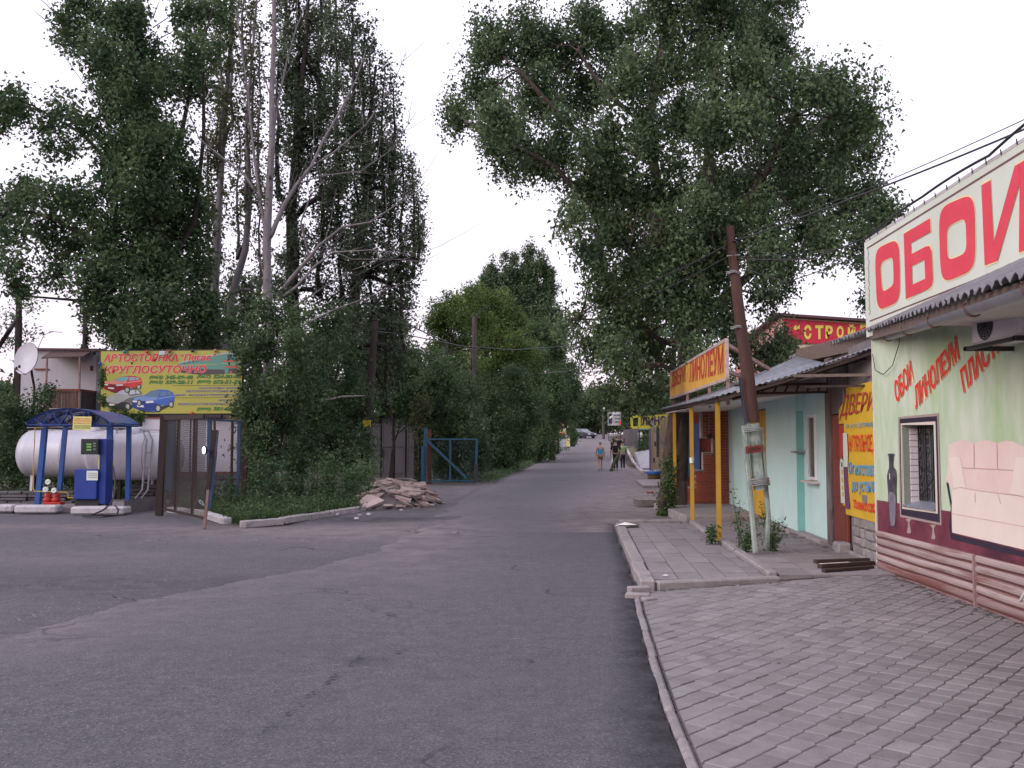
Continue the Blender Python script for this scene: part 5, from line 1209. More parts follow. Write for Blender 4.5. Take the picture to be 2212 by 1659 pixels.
# red valve set with gauges
vs = empty('valve_pump', (W(110, 1090, 24.8).x, 24.9, .12), 'red twin valve pump with round white gauges beside the dispenser', 'pump')
m_rv = M('valve_red', (.42, .03, .025), (.32, .025, .02), 6, rough=.5)
q = MB(); bpx(q, 535, 755, 1345, 1382, 24.8, .3); q.build('base', m_rv, vs, bevel=.01)
for cx in (600, 705):
    p = W(*k2(cx, 1300), 24.95); MB().lathe((p.x, 24.95, p.z - .12), [(.0, 0), (.07, 0), (.085, .04), (.11, .07), (.11, .11), (.07, .14), (.09, .19), (.09, .22), (.04, .26), (0, .27)], 14).build('valve', m_rv, vs, smooth=True)
for (x, y) in ((600, 1090), (570, 1185), (677, 1197)):
    p = W(*k2(x, y), 24.85); g_ = MB().lathe((p.x, p.y, p.z), [(0, -.012), (.062, -.012), (.066, 0), (.066, .04), (0, .04)], 18, 'y').build('gauge', m_banw, vs, smooth=False)
    MB().tube([p + Vector((0, .02, -.05)), p + Vector((0, .02, -.16))], .014, 6).build('gauge_stem', m_gal, g_)
    MB().bar(p + Vector((-.02, -.016, -.01)), p + Vector((.03, -.016, .02)), .006).build('needle', m_dark, g_)
m_yp = M('pipe_yellow', (.50, .36, .06), rough=.5)
cable([W(*k2(*p), 25.0) for p in ((560, 410), (440, 412), (436, 560), (420, 780), (418, 1180), (440, 1208), (840, 1222), (862, 1250), (850, 1290), (925, 1290))], .013, 'gas_pipe', 'thin yellow gas pipe running down the left kiosk post to the valves', 'pipe', mat=m_yp)
cable([W(*k2(*p), 25.6) for p in ((500, 1120), (520, 1180), (660, 1190), (920, 1196))], .012, 'gas_pipe', 'rusty thin pipe behind the red valves below the tank', 'pipe', mat=m_trs)

# ================================================================== WATCHMAN'S CABIN with balcony
b3 = lambda x, y: (x * .1287, 718.4 + y * .1287)
cbn = empty('watch_cabin', (-15.5, 35, 0), 'raised white cabin with a brown boarded balcony behind the gas tanks', 'building')
Yc = 35.0; a = W(*b3(330, 1400), Yc); b = W(*b3(1625, 300), Yc)
m_cab = M('cabin_white', (.50, .47, .52), (.44, .42, .47), 1.5, rough=.5, c3=(.34, .28, .28), scale3=1.4, amt3=.28, stretch=(2, 1, .4))
MB().frame_box((a.x, Yc, 1.2), (b.x - a.x, 0, 0), (0, 3, 0), (0, 0, b.z - 1.2)).build('wall', m_cab, cbn)
c2_ = W(*b3(1700, 300), Yc)
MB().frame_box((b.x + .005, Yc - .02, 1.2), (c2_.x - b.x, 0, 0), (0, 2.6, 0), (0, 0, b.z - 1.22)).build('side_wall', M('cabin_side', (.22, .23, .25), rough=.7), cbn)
MB().prism([(a.x - .1, Yc - .15, b.z + .002), (c2_.x + .1, Yc - .15, b.z - .03), (c2_.x + .1, Yc + 3, b.z - .03), (a.x - .1, Yc + 3, b.z + .002)], (0, 0, .08)).build('roof', M('roof_maroon', (.10, .05, .06), rough=.6), cbn)
m_brn = M('board_brown', (.135, .075, .060), (.09, .055, .048), 5, rough=.8, stretch=(6, 1, .6), rand=.25); m_pr = M('post_rust', (.36, .20, .17), (.25, .12, .10), 8)
Yb = 33.8; r0 = W(*b3(690, 440), Yb); r1 = W(*b3(1400, 410), Yb); r2 = W(*b3(1530, 335), Yc - .1); r3 = W(*b3(830, 345), Yc - .1)
MB().prism([r0, r1, r2, r3], (0, 0, .04)).build('awning', M('awning_brown', (.12, .065, .06), (.09, .05, .05), 3), cbn)
xl2, xr2 = W(*b3(765, 900), Yb).x, W(*b3(1360, 900), Yb).x; zrl = W(*b3(1000, 965), Yb).z; zbt = W(*b3(1000, 1300), Yb).z - .6
for x, tz in ((xl2 + .02, r0.z), (xr2 - .03, r1.z)): MB().bar((x, Yb, zbt), (x + (-.04 if x > -15 else 0), Yb, tz), .05).build('post', m_pr, cbn)
for p_, q_ in (((xl2, Yb - .03, zrl), (xr2, Yb - .03, zrl)), ((xr2, Yb, zrl), (b.x, Yc, zrl)), ((xl2, Yb, zrl), (xl2, Yc, zrl))): MB().bar(p_, q_, .07).build('rail', m_rust, cbn)
MB().box(((xl2 + xr2) / 2, (Yb + Yc) / 2, zbt), (xr2 - xl2, Yc - Yb, .08)).build('floor', m_trs, cbn)
n_ = 13; wd = (xr2 - xl2) / n_
for i in range(n_):
    for zz0, zz1 in ((zrl - .62, zrl - .04), (zbt, zrl - .64)): MB().frame_box((xl2 + i * wd + .006, Yb - .015 + rnd.uniform(-.01, .01), zz0), (wd - .012, 0, 0), (0, .02, 0), (0, 0, zz1 - zz0)).build('board', m_brn, cbn)
dv = Vector((b.x - xr2, Yc - Yb, 0)); 
for i in range(8): MB().frame_box(Vector((xr2, Yb, zbt)) + dv * (i / 8 + .005), dv * .12, Vector((.02, 0, 0)), (0, 0, zrl - zbt - .04)).build('board', M('board_dark', (.06, .045, .045), (.045, .035, .035), 5, rand=.2), cbn)
for x in (a.x + .4, b.x - .2): MB().bar((x, Yc + .3, 0), (x, Yc + .3, 1.3), .2).build('support', m_trs, cbn)
MB().bar(W(*b3(1535, 560), Yc - .03), W(*b3(1535, 640), Yc - .03), .07).bar(W(*b3(580, 615), Yc - .03), W(*b3(810, 615), Yc - .03), .05).build('fittings', m_rust, cbn)
MB().lathe(W(*b3(1570, 375), Yc - .5), [(0, 0), (.07, 0), (.09, .12), (0, .16)], 10).build('wall_lamp', m_dark, cbn)
# yellow T pipe beside the cabin
cable([W(*b3(725, 1420), 32), W(*b3(745, 1030), 32), W(*b3(665, 1025), 32), W(*b3(835, 1030), 32)], .025, 'vent_pipe', 'yellow T shaped pipe standing in front of the brown balcony', 'pipe', mat=m_yp)
# satellite dish
dc = W(*b3(437, 435), 31.5); dish = empty('satellite_dish', dc, 'large pale satellite dish facing the yard beside the white cabin', 'satellite dish')
dn = Vector((-.28, -1, .22)).normalized(); _, dx_, dy_ = frame_from(dn)
q = MB(); 
for s_, rr in ((0, 1), (-.015, 1)):
    q.grid(lambda a_2, b_2: dc + dx_ * (.44 * b_2 * math.cos(2 * math.pi * a_2)) + dy_ * (.52 * b_2 * math.sin(2 * math.pi * a_2)) - dn * (.10 * (1 - b_2 ** 2) + s_), 36, 8)
q.build('reflector', M('dish_grey', (.52, .51, .57), (.46, .45, .5), 2, rough=.4), dish, smooth=True)
rim = [dc + dx_ * (.445 * math.cos(t)) + dy_ * (.525 * math.sin(t)) for t in np.linspace(0, 2 * math.pi, 40)]
MB().tube(rim, .010, 5).build('rim', M('rim_grey', (.16, .16, .18)), dish)
l0 = W(*b3(430, 705), 31.4); l1 = W(*b3(285, 620), 30.8); MB().tube([l0, l1], .015, 6).build('feed_arm', m_dark, dish)
for p in ((275, 600), (325, 570)): MB().lathe(W(*b3(*p), 30.8), [(0, -.05), (.035, -.05), (.04, .0), (.025, .05), (0, .05)], 10).build('receiver', m_dark, dish)
MB().tube([dc + Vector((.05, .15, -.1)), dc + Vector((.1, .4, -.9)), dc + Vector((.1, .4, -dc.z))], .04, 8).build('mast', m_trs, dish)

# ================================================================== PARKING BILLBOARD
Yq = 30.0; PB = Plane((W(220, 800, Yq).x, Yq), (W(522, 800, Yq - .3).x, Yq - .3))
b4 = lambda x, y: (203.3 + .1532 * x, 745.5 + .1532 * y)
bb = empty('billboard', (PB.o.x + 2.1, Yq, 0), 'yellow car park billboard with red Cyrillic headline and three printed cars', 'billboard')
m_bby = M('billboard_yellow', (.36, .34, .065), (.33, .31, .06), .8, rough=.45, spec=.35, bump=.1, bscale=2)
MB().prism([PB.w(*b4(95, 968)), PB.w(*b4(2085, 962)), PB.w(*b4(2078, 72)), PB.w(*b4(95, 88))], (0, .05, 0)).build('sheet', m_bby, bb)
q = MB()
for (x0, y0, x1, y1) in ((80, 85, 2090, 68), (80, 975, 2090, 968)): q.bar(PB.w(*b4(x0, y0), -.08), PB.w(*b4(x1, y1), -.08), .07)
for x in (85, 2085): q.bar(PB.w(*b4(x, 70), -.08), PB.w(*b4(x, 975), -.08), .06)
q.build('frame', m_dark, bb)
q = MB(); q.bar(PB.w(350, 899, -.05), PB.w(478, 899, -.05), .12, .1); q.build('lower_beam', m_dark, bb)
for u in (260, 500): MB().bar(PB.w(u, 770, -.14), Vector((PB.w(u, 770).x, Yq + .14, 0)), .10).build('post', m_trs, bb)
BR = M('bb_red', (.52, .03, .04), rough=.5); BW = M('bb_white', (.62, .58, .56), rough=.5); BG = M('bb_green', (.04, .20, .05), rough=.5); BK = M('bb_black', (.03, .03, .03), rough=.5); BN = M('bb_navy', (.05, .05, .16), rough=.5)
def bt(txt, x0, x1, yb0, yb1, h0, h1, mt, ol, sh=.22, bo=.035, sp=1.0, ow=.02): text_on(PB, [b4(x0, yb0), b4(x1, yb1), b4(x1, yb1 - h1), b4(x0, yb0 - h0)], txt, mt, bb, .006, bold=bo, shear=sh, outline=(ol, ow), space=sp, split=txt in ('АВТОСТОЯНКА', 'КРУГЛОСУТОЧНО', 'Пегас'))
# printed train behind the lettering
TG = M('bb_train', (.10, .24, .20), rough=.5); TG2 = M('bb_train_grey', (.34, .38, .33), rough=.5); TR_ = M('bb_train_red', (.5, .08, .05), rough=.5); TB = M('bb_train_under', (.07, .06, .06), rough=.5)
def bd_(pts, mt, off=.002): decal(PB, [b4(*p) for p in pts], mt, bb, off, 'print')
bd_([(1190, 260), (1500, 190), (1880, 120), (1990, 140), (2030, 220), (2030, 390), (1850, 410), (1600, 360), (1190, 320)], TG); bd_([(1190, 245), (1700, 120), (1950, 95), (1990, 135), (1880, 122), (1500, 188), (1190, 262)], TG2, .003)
bd_([(1190, 282), (1740, 262), (1740, 272), (1190, 292)], m_bby, .0035); bd_([(1795, 252), (2000, 262), (2000, 275), (1795, 262)], m_bby, .0035); bd_([(1810, 212), (2000, 216), (1980, 236), (1820, 232)], TR_, .0035); bd_([(1850, 298), (2040, 298), (2040, 322), (1850, 318)], TR_, .0035)
bd_([(1880, 132), (1930, 135), (1940, 205), (1882, 205)], TB, .0035); bd_([(1945, 140), (1995, 150), (2020, 210), (1950, 208)], m_blu, .0035); bd_([(1200, 325), (1600, 340), (1840, 345), (1840, 410), (1500, 420), (1230, 390)], TB, .003); bd_([(1900, 330), (2020, 330), (2020, 400), (1890, 400)], TB, .0035); bd_([(1910, 365), (1945, 365), (1945, 400), (1910, 400)], TR_, .004)
for i in range(7): bd_([(1260 + i * 60, 252 - i * 11), (1290 + i * 60, 246 - i * 11), (1290 + i * 60, 262 - i * 11), (1260 + i * 60, 267 - i * 11)], TB, .0035)
bt('АВТОСТОЯНКА', 130, 1185, 240, 228, 115, 110, BR, BW); bt('“', 1215, 1268, 160, 158, 32, 32, BR, BW); bt('Пегас', 1265, 1660, 222, 218, 95, 92, BR, BW); bt('”', 1672, 1725, 150, 150, 30, 30, BR, BW)
bt('КРУГЛОСУТОЧНО', 135, 1590, 402, 390, 110, 108, BR, BW)
for txt, x0, x1, y in (('(062)', 780, 972, 482), ('345-89-48', 1005, 1395, 480), ('(067)', 1452, 1645, 474), ('524-80-95', 1680, 2070, 470), ('(063)', 780, 972, 552), ('339-28-11', 1005, 1392, 550), ('(099)', 1452, 1645, 548), ('072-51-29', 1680, 2068, 546), ('(099)', 1452, 1645, 932), ('381-36-45', 1680, 2068, 922)):
    bt(txt, x0, x1, y, y, 52, 52, BG, BK, bo=.02, ow=.03)
for txt, x0, x1, y in (('ПЛАСТИКОВЫЕ ЗАБОРЫ,', 1472, 2060, 624), ('МЕТАЛЛОПЛАСТИКОВЫЕ ОКНА,', 1296, 2045, 668), ('ДВЕРИ - ВХОДНЫЕ И МЕЖКОМНАТНЫЕ', 1132, 2066, 722), ('ПРЕДЛАГАЕМ', 1752, 2062, 796), ('РЕМОНТНО-СТРОИТЕЛЬНЫЕ РАБОТЫ', 1188, 2062, 848)):
    bt(txt, x0, x1, y, y - 4, 32, 32, BN, BW, bo=.012, ow=.03)
for (x0, y0, x1, y1) in ((1105, 575, 2068, 569), (1105, 748, 2078, 740)): bd_([(x0, y0), (x1, y1), (x1, y1 - 5), (x0, y0 - 5)], BK)
def car_print(o, sc, cols, flip=False):
    """three quarter view saloon in unit pixels"""
    X = lambda x, y: (o[0] + sc[0] * x, o[1] + sc[1] * y)
    c, cd, gl, hl = cols
    def d_(pts, mt, off): bd_([X(*p) for p in pts], mt, off)
    d_([(2, 62), (0, 48), (4, 36), (26, 28), (44, 8), (64, 1), (84, 3), (96, 14), (100, 30), (99, 52), (90, 58), (84, 66), (70, 66), (62, 84), (56, 92), (30, 88), (6, 78)], c, .004)
    d_([(0, 50), (30, 56), (60, 58), (58, 88), (30, 88), (4, 76)], cd, .0045)
    d_([(27, 27), (45, 9), (62, 6), (66, 9), (61, 28), (55, 33)], gl, .005); d_([(68, 10), (80, 8), (82, 24), (66, 28)], gl, .005); d_([(83, 9), (89, 12), (94, 22), (84, 24)], gl, .005)
    d_([(2, 46), (12, 46), (13, 54), (3, 53)], BW, .005); d_([(34, 49), (50, 47), (51, 55), (33, 57)], BW, .005); d_([(14, 48), (32, 50), (32, 56), (14, 54)], BK, .005); d_([(13, 64), (28, 66), (28, 74), (13, 72)], BW, .005)
    d_([(4, 36), (26, 28), (55, 33), (61, 28), (58, 44), (34, 48), (6, 45)], hl, .0046); d_([(61, 36), (98, 26), (99, 30), (61, 42)], hl, .0046); d_([(2, 74), (30, 86), (58, 86), (70, 70), (98, 56), (98, 62), (72, 84), (56, 95), (28, 94)], BK, .0038)
    for (cx, cy, rx, ry) in ((62, 78, 7.5, 17), (92, 62, 6, 14)):
        d_([(cx + rx * math.cos(t), cy + ry * math.sin(t)) for t in np.linspace(0, 2 * math.pi, 15)[:-1]], BK, .006); d_([(cx - .5 + rx * .62 * math.cos(t), cy + ry * .66 * math.sin(t)) for t in np.linspace(0, 2 * math.pi, 13)[:-1]], TG2, .007)
GLs = M('bb_glass', (.10, .17, .24), rough=.4); GLp = M('bb_glass_pale', (.40, .42, .48), rough=.4)
car_print((128, 428), (5.5, 2.6), (M('bb_car_red', (.46, .05, .05)), M('bb_car_darkred', (.22, .02, .03)), M('bb_glass_teal', (.16, .34, .36)), M('bb_hl_red', (.62, .22, .20))))
car_print((142, 605), (5.4, 3.4), (M('bb_car_grey', (.13, .13, .12)), BK, GLp, M('bb_hl_grey', (.30, .31, .30)))); bd_([(160, 760), (330, 690), (500, 700), (500, 740), (330, 830), (170, 800)], M('bb_car_bonnet', (.32, .33, .32)), .0055)
car_print((528, 622), (6.1, 3.45), (M('bb_car_blue', (.06, .12, .36)), M('bb_car_navy', (.03, .05, .20)), GLs, M('bb_hl_blue', (.16, .24, .46))))
# floodlight clipped on the top and coloured bulbs
fl = empty('floodlight', PB.w(*b4(1010, 120), .1), 'small white floodlight clamped on the billboard top edge', 'lamp')
p = PB.w(*b4(1010, 130), .22); MB().frame_box(p - Vector((.09, .06, .06)), (.18, 0, 0), (0, .12, 0), (0, 0, .13)).build('housing', M('flood_grey', (.45, .45, .48), rough=.4), fl, bevel=.02)
MB().bar(PB.w(*b4(975, 60), .05), PB.w(*b4(975, 130), .2), .012).bar(PB.w(*b4(1042, 60), .05), PB.w(*b4(1042, 130), .2), .012).build('bracket', m_gal, fl)
for i, (x, y, c_) in enumerate(((440, 98, (.03, .25, .22)), (760, 98, (.5, .04, .03)), (1075, 90, (.25, .05, .04)), (1400, 82, (.03, .03, .04)), (1720, 82, (.4, .18, .06)), (1990, 90, (.02, .02, .03)), (102, 265, (.03, .06, .3)), (110, 810, (.5, .04, .03)), (1390, 965, (.5, .04, .03)))):
    col_n = ('teal', 'red', 'maroon', 'black', 'orange', 'black', 'blue', 'red', 'red')[i]; pos_n = ('on the billboard top above the first word', 'on the billboard top near its middle left', 'on the billboard top beside the floodlight', 'on the billboard top, fourth along', 'on the billboard top above the printed train', 'at the top right billboard corner', 'on the upper left billboard edge', 'on the lower left billboard edge', 'under the billboard bottom edge')[i]
    MB().lathe(PB.w(*b4(x, y), .07), [(0, -.055), (.035, -.045), (.05, 0), (.035, .045), (0, .055)], 10).build('bulb', M('bulb%d' % i, c_, rough=.3), smooth=True, label='%s lamp bulb %s' % (col_n, pos_n), cat='bulb', group='coloured bulbs round the billboard')

# white panels under the board
m_pan = M('panel_white', (.54, .51, .56), (.47, .44, .49), 1.0, rough=.55, c3=(.38, .33, .34), scale3=1.6, amt3=.25, stretch=(1, 1, .5), rand=.05)
fe = empty('panel_fence', (W(400, 1000, 29.9).x, 29.9, 0), 'white sheet fence under the yellow billboard behind the mesh gates', 'fence')
us = [304, 349, 377, 411, 453, 502, 520]
for a_, b_ in zip(us, us[1:]):
    p0 = W(a_, 1019, 29.9); p1 = W(b_, 904, 29.9); MB().frame_box((p0.x + .01, 29.9, p0.z), (p1.x - p0.x - .02, 0, 0), (0, .04, 0), (0, 0, p1.z - p0.z)).build('panel', m_pan, fe)
for u in (300, 349, 411, 502, 520): MB().frame_box((W(u, 1000, 29.95).x - .04, 29.95, 0), (.08, 0, 0), (0, .08, 0), (0, 0, 2.5)).build('post', m_trs, fe)
MB().bar(W(300, 902, 29.88), W(520, 904, 29.88), .04).build('rail', m_rust, fe); MB().bar(W(340, 1021, 29.88), W(520, 1021, 29.88), .06, .06).build('rail', m_rust, fe)
MB().bar(W(530, 905, 29.5), Vector((W(530, 905, 29.5).x, 29.5, 0)), .16).build('fence_post', M('post_dark_rust', (.07, .035, .03), (.05, .025, .02), 4), label='thick rusty post at the right end of the white sheet fence', cat='post')

# ================================================================== MESH GATES
m_gr = M('gate_rust', (.036, .021, .019), (.024, .017, .016), 7, rough=.8); m_gb = M('gate_blue', (.035, .075, .15), (.03, .055, .10), 5, rough=.6, c3=(.08, .05, .045), scale3=6, amt3=.3)
def netting(mb, P0, ux, w, z0, z1, pitch=.085, r=.0022):
    """diagonal chain link wires, clipped to the rectangle"""
    h = z1 - z0
    for sgn in (1, -1):
        k = -h
        while k < w:
            if sgn == 1: a, b = (k, 0), (k + h, h)
            else: a, b = (k + h, 0), (k, h)
            (xa, za), (xb, zb_) = a, b
            def clipx(xa, za, xb, zb_):
                t0, t1 = 0, 1; dx = xb - xa
                for lo in (0,):
                    t = (lo - xa) / dx
                    if dx > 0: t0 = max(t0, t)
                    else: t1 = min(t1, t)
                t = (w - xa) / dx
                if dx > 0: t1 = min(t1, t)
                else: t0 = max(t0, t)
                return t0, t1
            t0, t1 = clipx(xa, za, xb, zb_)
            if t1 > t0 + .01:
                p = P0 + ux * (xa + (xb - xa) * t0) + Vector((0, 0, z0 + (zb_ - za) * t0 + za)); q = P0 + ux * (xa + (xb - xa) * t1) + Vector((0, 0, z0 + za + (zb_ - za) * t1)); mb.tube([p, q], r, 3, cap=False)
            k += pitch
    return mb
g1 = lambda x, y: (325.3 + .1797 * x, 867.5 + .1797 * y)
Hx = G(352, 1113.5); Fx = G(441, 1143)
gate_a = empty('mesh_gate', Hx, 'rusty chain link gate leaf standing open towards the road junction', 'gate')
d = (Fx - Hx); Lg = d.length; du = d.normalized()
netting(MB(), Hx, du, Lg, .18, 2.28, .085, .0035).build('netting', M('netting_wire', (.10, .085, .085), rough=.7), gate_a)
MB().bar(Hx + Vector((-.09, 0, 0)), Hx + Vector((-.02, 0, 2.38)), .15).build('hinge_post', m_gr, gate_a); MB().bar(Hx + Vector((.10, .05, .6)), Hx + Vector((.16, .05, 2.36)), .14).build('hinge_post', m_gb, gate_a)
MB().bar(Hx + du * .1 + Vector((0, 0, .16)), Hx + du * Lg + Vector((0, 0, .22)), .05).build('rail', m_gr, gate_a); MB().bar(Hx + Vector((0, 0, 2.32)), Hx + du * Lg * .97 + Vector((0, 0, 2.24)), .07, .10).build('rail', m_gr, gate_a)
for (t, tp_) in ((.33, 0), ): MB().bar(Hx + du * Lg * t + Vector((0, 0, .18)), Hx + du * Lg * (t + .05) + Vector((0, 0, 2.3)), .05).build('upright', m_gr, gate_a)
MB().bar(Hx + du * Lg * .74 + Vector((0, 0, .18)), Hx + du * Lg * .76 + Vector((0, 0, 2.28)), .05).build('upright', m_gr, gate_a)
gp = empty('leaning_post', Fx, 'leaning rusty post with grey blue paint holding the lit lamp', 'post')
tpp = W(464, 929, 19.9); md = W(452, 1020, 19.8)
MB().bar(Fx, Fx.lerp(tpp, .40), .055).build('foot', M('post_pinkrust', (.24, .15, .14), (.16, .08, .07), 9), gp)
MB().bar(Fx.lerp(tpp, .2) + Vector((.035, .03, 0)), Fx.lerp(tpp, .78) + Vector((.035, .03, 0)), .085).build('channel', m_gb, gp)
MB().bar(Fx.lerp(tpp, .40), tpp, .085).build('shaft', m_gr, gp); MB().bar(Fx.lerp(tpp, .72) + Vector((.055, 0, 0)), tpp + Vector((.045, 0, 0)), .06).build('angle_iron', M('iron_dark', (.07, .07, .10), (.05, .05, .07), 6), gp)
MB().bar(tpp - Vector((0, 0, .1)), W(463.5, 899, 19.9), .04).build('extension', m_gr, gp)
wl = [W(*g1(*p), 19.7) for p in ((640, 1250), (600, 1225), (578, 1192), (592, 1182), (625, 1210), (640, 1250))]; MB().tube(wl, .012, 6).build('wire_loop', m_gal, gp)
lmp = empty('lit_lamp', W(*g1(650, 590), 19.75), 'small black floodlight lit on the leaning post', 'lamp')
pc = W(*g1(640, 585), 19.7); ddir = (W(*g1(600, 590), 19.3) - W(*g1(665, 580), 19.75)).normalized()
_, ax_, ay_ = frame_from(ddir)
MB().prism([pc + ax_ * .042 * math.cos(t) + ay_ * .085 * math.sin(t) for t in np.linspace(0, 2 * math.pi, 13)[:-1]], -ddir * .12).build('housing', m_dark, lmp)
MB().poly([pc + ddir * .004 + ax_ * .034 * math.cos(t) + ay_ * .075 * math.sin(t) for t in np.linspace(0, 2 * math.pi, 13)[:-1]]).build('lens', emit('lamp_lens', (.80, .85, 1.0), 3), lmp)
MB().bar(pc - ddir * .1, W(*g1(735, 590), 19.85), .03).build('bracket', m_dark, lmp)
E2 = W(518.5, 1063, 27.8); E2.z = .3
gate_b = empty('mesh_gate', (-8, 25.7, 0), 'blue framed chain link leaf receding behind the lamp post to the white fence', 'gate')
P0 = Hx + Vector((.1, .1, 0)); d2 = Vector((E2.x - P0.x, E2.y - P0.y, 0)); L2 = d2.length; d2.normalize()
netting(MB(), P0, d2, L2, .35, 2.30, .085, .0035).build('netting', M('netting_wire', (.1, .1, .1)), gate_b)
MB().bar(P0 + Vector((0, 0, 2.34)), P0 + d2 * L2 + Vector((0, 0, 2.34)), .05).build('rail', m_gb, gate_b)
for x, mt, w in ((285, m_gr, .09), (345, m_gr, .055), (555, m_gr, .06), (712, m_gb, .10), (985, m_gr, .06), (1070, m_gb, .09)):
    u = g1(x, 300)[0]; t_best = min(np.linspace(0, 1, 200), key=lambda t: abs(1106 + 2150 * ((P0 + d2 * L2 * t).x / (P0 + d2 * L2 * t).y) - u)); pp_ = P0 + d2 * L2 * t_best
    MB().bar(pp_ + Vector((0, 0, .25)), pp_ + Vector((0, 0, 2.33)), w).build('upright', mt, gate_b)

# ================================================================== KERBS of the island, rubble, shed, blue gate, left pole
kerb_run([G(375, 1106), G(438, 1112), G(502, 1131)], .20, .13, m_kerbw, .95, 'kerb', seed=21)
kerb_run([G(515, 1138), G(600, 1131), G(700, 1115), G(775, 1103)], .20, .13, M('kerb_greyish', (.40, .365, .37), (.30, .27, .275), 7, bump=.5, c3=(.16, .14, .15), scale3=3, amt3=.4, rand=.1), .95, 'kerb', seed=22)
m_rub = M('rubble_slab', (.34, .26, .24), (.26, .20, .19), 7, rough=.85, bump=.5, rand=.18, c3=(.20, .16, .155), scale3=3, amt3=.32)
rg = random.Random(31)
def chunk(w, l, t, rg, k=6):
    pts = []
    for i in range(k):
        a = 2 * math.pi * (i + rg.uniform(-.28, .28)) / k; s_ = rg.uniform(.75, 1.1); pts.append(Vector((math.cos(a) * w / 2 * s_, math.sin(a) * l / 2 * s_, 0)))
    return MB().prism(pts, (rg.uniform(-.02, .02), rg.uniform(-.02, .02), t))
rcx = lambda u, v: G(u, v)
cx_r, cy_r, rx_r, ry_r, hr = -3.45, 29.0, 1.28, 2.5, .58
def heap(x, y):
    r2 = ((x - cx_r) / rx_r) ** 2 + ((y - cy_r) / ry_r) ** 2; return hr * max(0, 1 - r2) ** .75
n_ = 0
while n_ < 170:
    a = rg.uniform(0, 6.28); r = rg.random() ** .5 * 1.08; x = cx_r + rx_r * r * math.cos(a); y = cy_r + ry_r * r * math.sin(a)
    if y > cy_r + 1.0: continue
    h = heap(x, y); gx = (heap(x + .1, y) - heap(x - .1, y)) / .2; gy = (heap(x, y + .1) - heap(x, y - .1)) / .2
    w, l, t = rg.uniform(.35, .8), rg.uniform(.2, .42), rg.uniform(.04, .075)
    if h < .12: w *= .6; l *= .6
    me_ = mesh_of(chunk(w, l, t, rg, rg.choice([4, 4, 5, 6])), 'concrete_slab', m_rub)
    o = inst('concrete_slab', me_, None, (x, y, h + rg.uniform(-.10, .03) + .02), rot=(math.atan(gy) * .5 + rg.uniform(-.25, .25), -math.atan(gx) * .6 + rg.uniform(-.25, .25), rg.uniform(-.8, .8)))
    tag(o, 'broken concrete slab piece lying in the rubble heap beside the kerb', 'slab', 'broken slabs heaped at the kerb end'); n_ += 1
core = MB(); core.grid(lambda a, b: (cx_r + rx_r * 1.1 * (2 * a - 1), cy_r + ry_r * 1.1 * (2 * b - 1), heap(cx_r + rx_r * 1.1 * (2 * a - 1), cy_r + ry_r * 1.1 * (2 * b - 1)) * .86 - .03), 20, 20)
core.build('rubble', M('rubble_core', (.12, .10, .10), (.07, .06, .06), 9, bump=.6), kind='stuff')
p1 = [W(*q) for q in ((770, 1097, 25.6), (778, 1080, 25.8), (792, 1068, 26.0), (803, 1069, 26.1), (818, 1074, 26.1), (830, 1081, 26.0), (812, 1089, 25.8), (790, 1098, 25.6))]
MB().prism(p1, (.02, .06, -.05)).build('concrete_slab', M('slab_pink', (.42, .33, .315), (.36, .28, .27), 5, bump=.3), label='large flat pinkish slab leaning on the front of the rubble heap', cat='slab')
p2 = [W(*q) for q in ((1008 * .0 + 886, 1043, 31), (918, 1040, 31), (921, 1049, 31), (893, 1059, 31), (886, 1055, 31))]
MB().prism(p2, (.02, .1, -.06)).build('concrete_slab', M('slab_pale', (.48, .42, .40), (.40, .34, .33), 5, bump=.3), label='pale squared slab perched on the back of the rubble heap', cat='slab')
for i, (u, v) in enumerate(((868, 1103), (778, 1114), (797, 1112), (770, 1121), (935, 1092), (728, 1113))):
    p = G(u, v, .02); me_ = mesh_of(chunk(.12 + .04 * (i % 3), .09, .04, rg), 'stone', M('stone_pale', (.5, .46, .46), (.35, .32, .32), 9)); o = inst('stone', me_, None, p, rz=i)
    tag(o, ('pale stone on the dark ground before the rubble heap', 'grey pebble chip nearest the kerb end by the rubble', 'second pale chip left of the rubble heap', 'whitish chip lying out on the asphalt below the kerb end', 'small pale stone off the right tip of the rubble heap', 'small chip close under the grey kerb left of the rubble')[i], 'stone')
p = G(984, 1153, .03); tag(inst('stone', mesh_of(chunk(.14, .10, .05, rg), 'stone', m_kerb), None, p), 'lone small stone on the open road surface', 'stone')

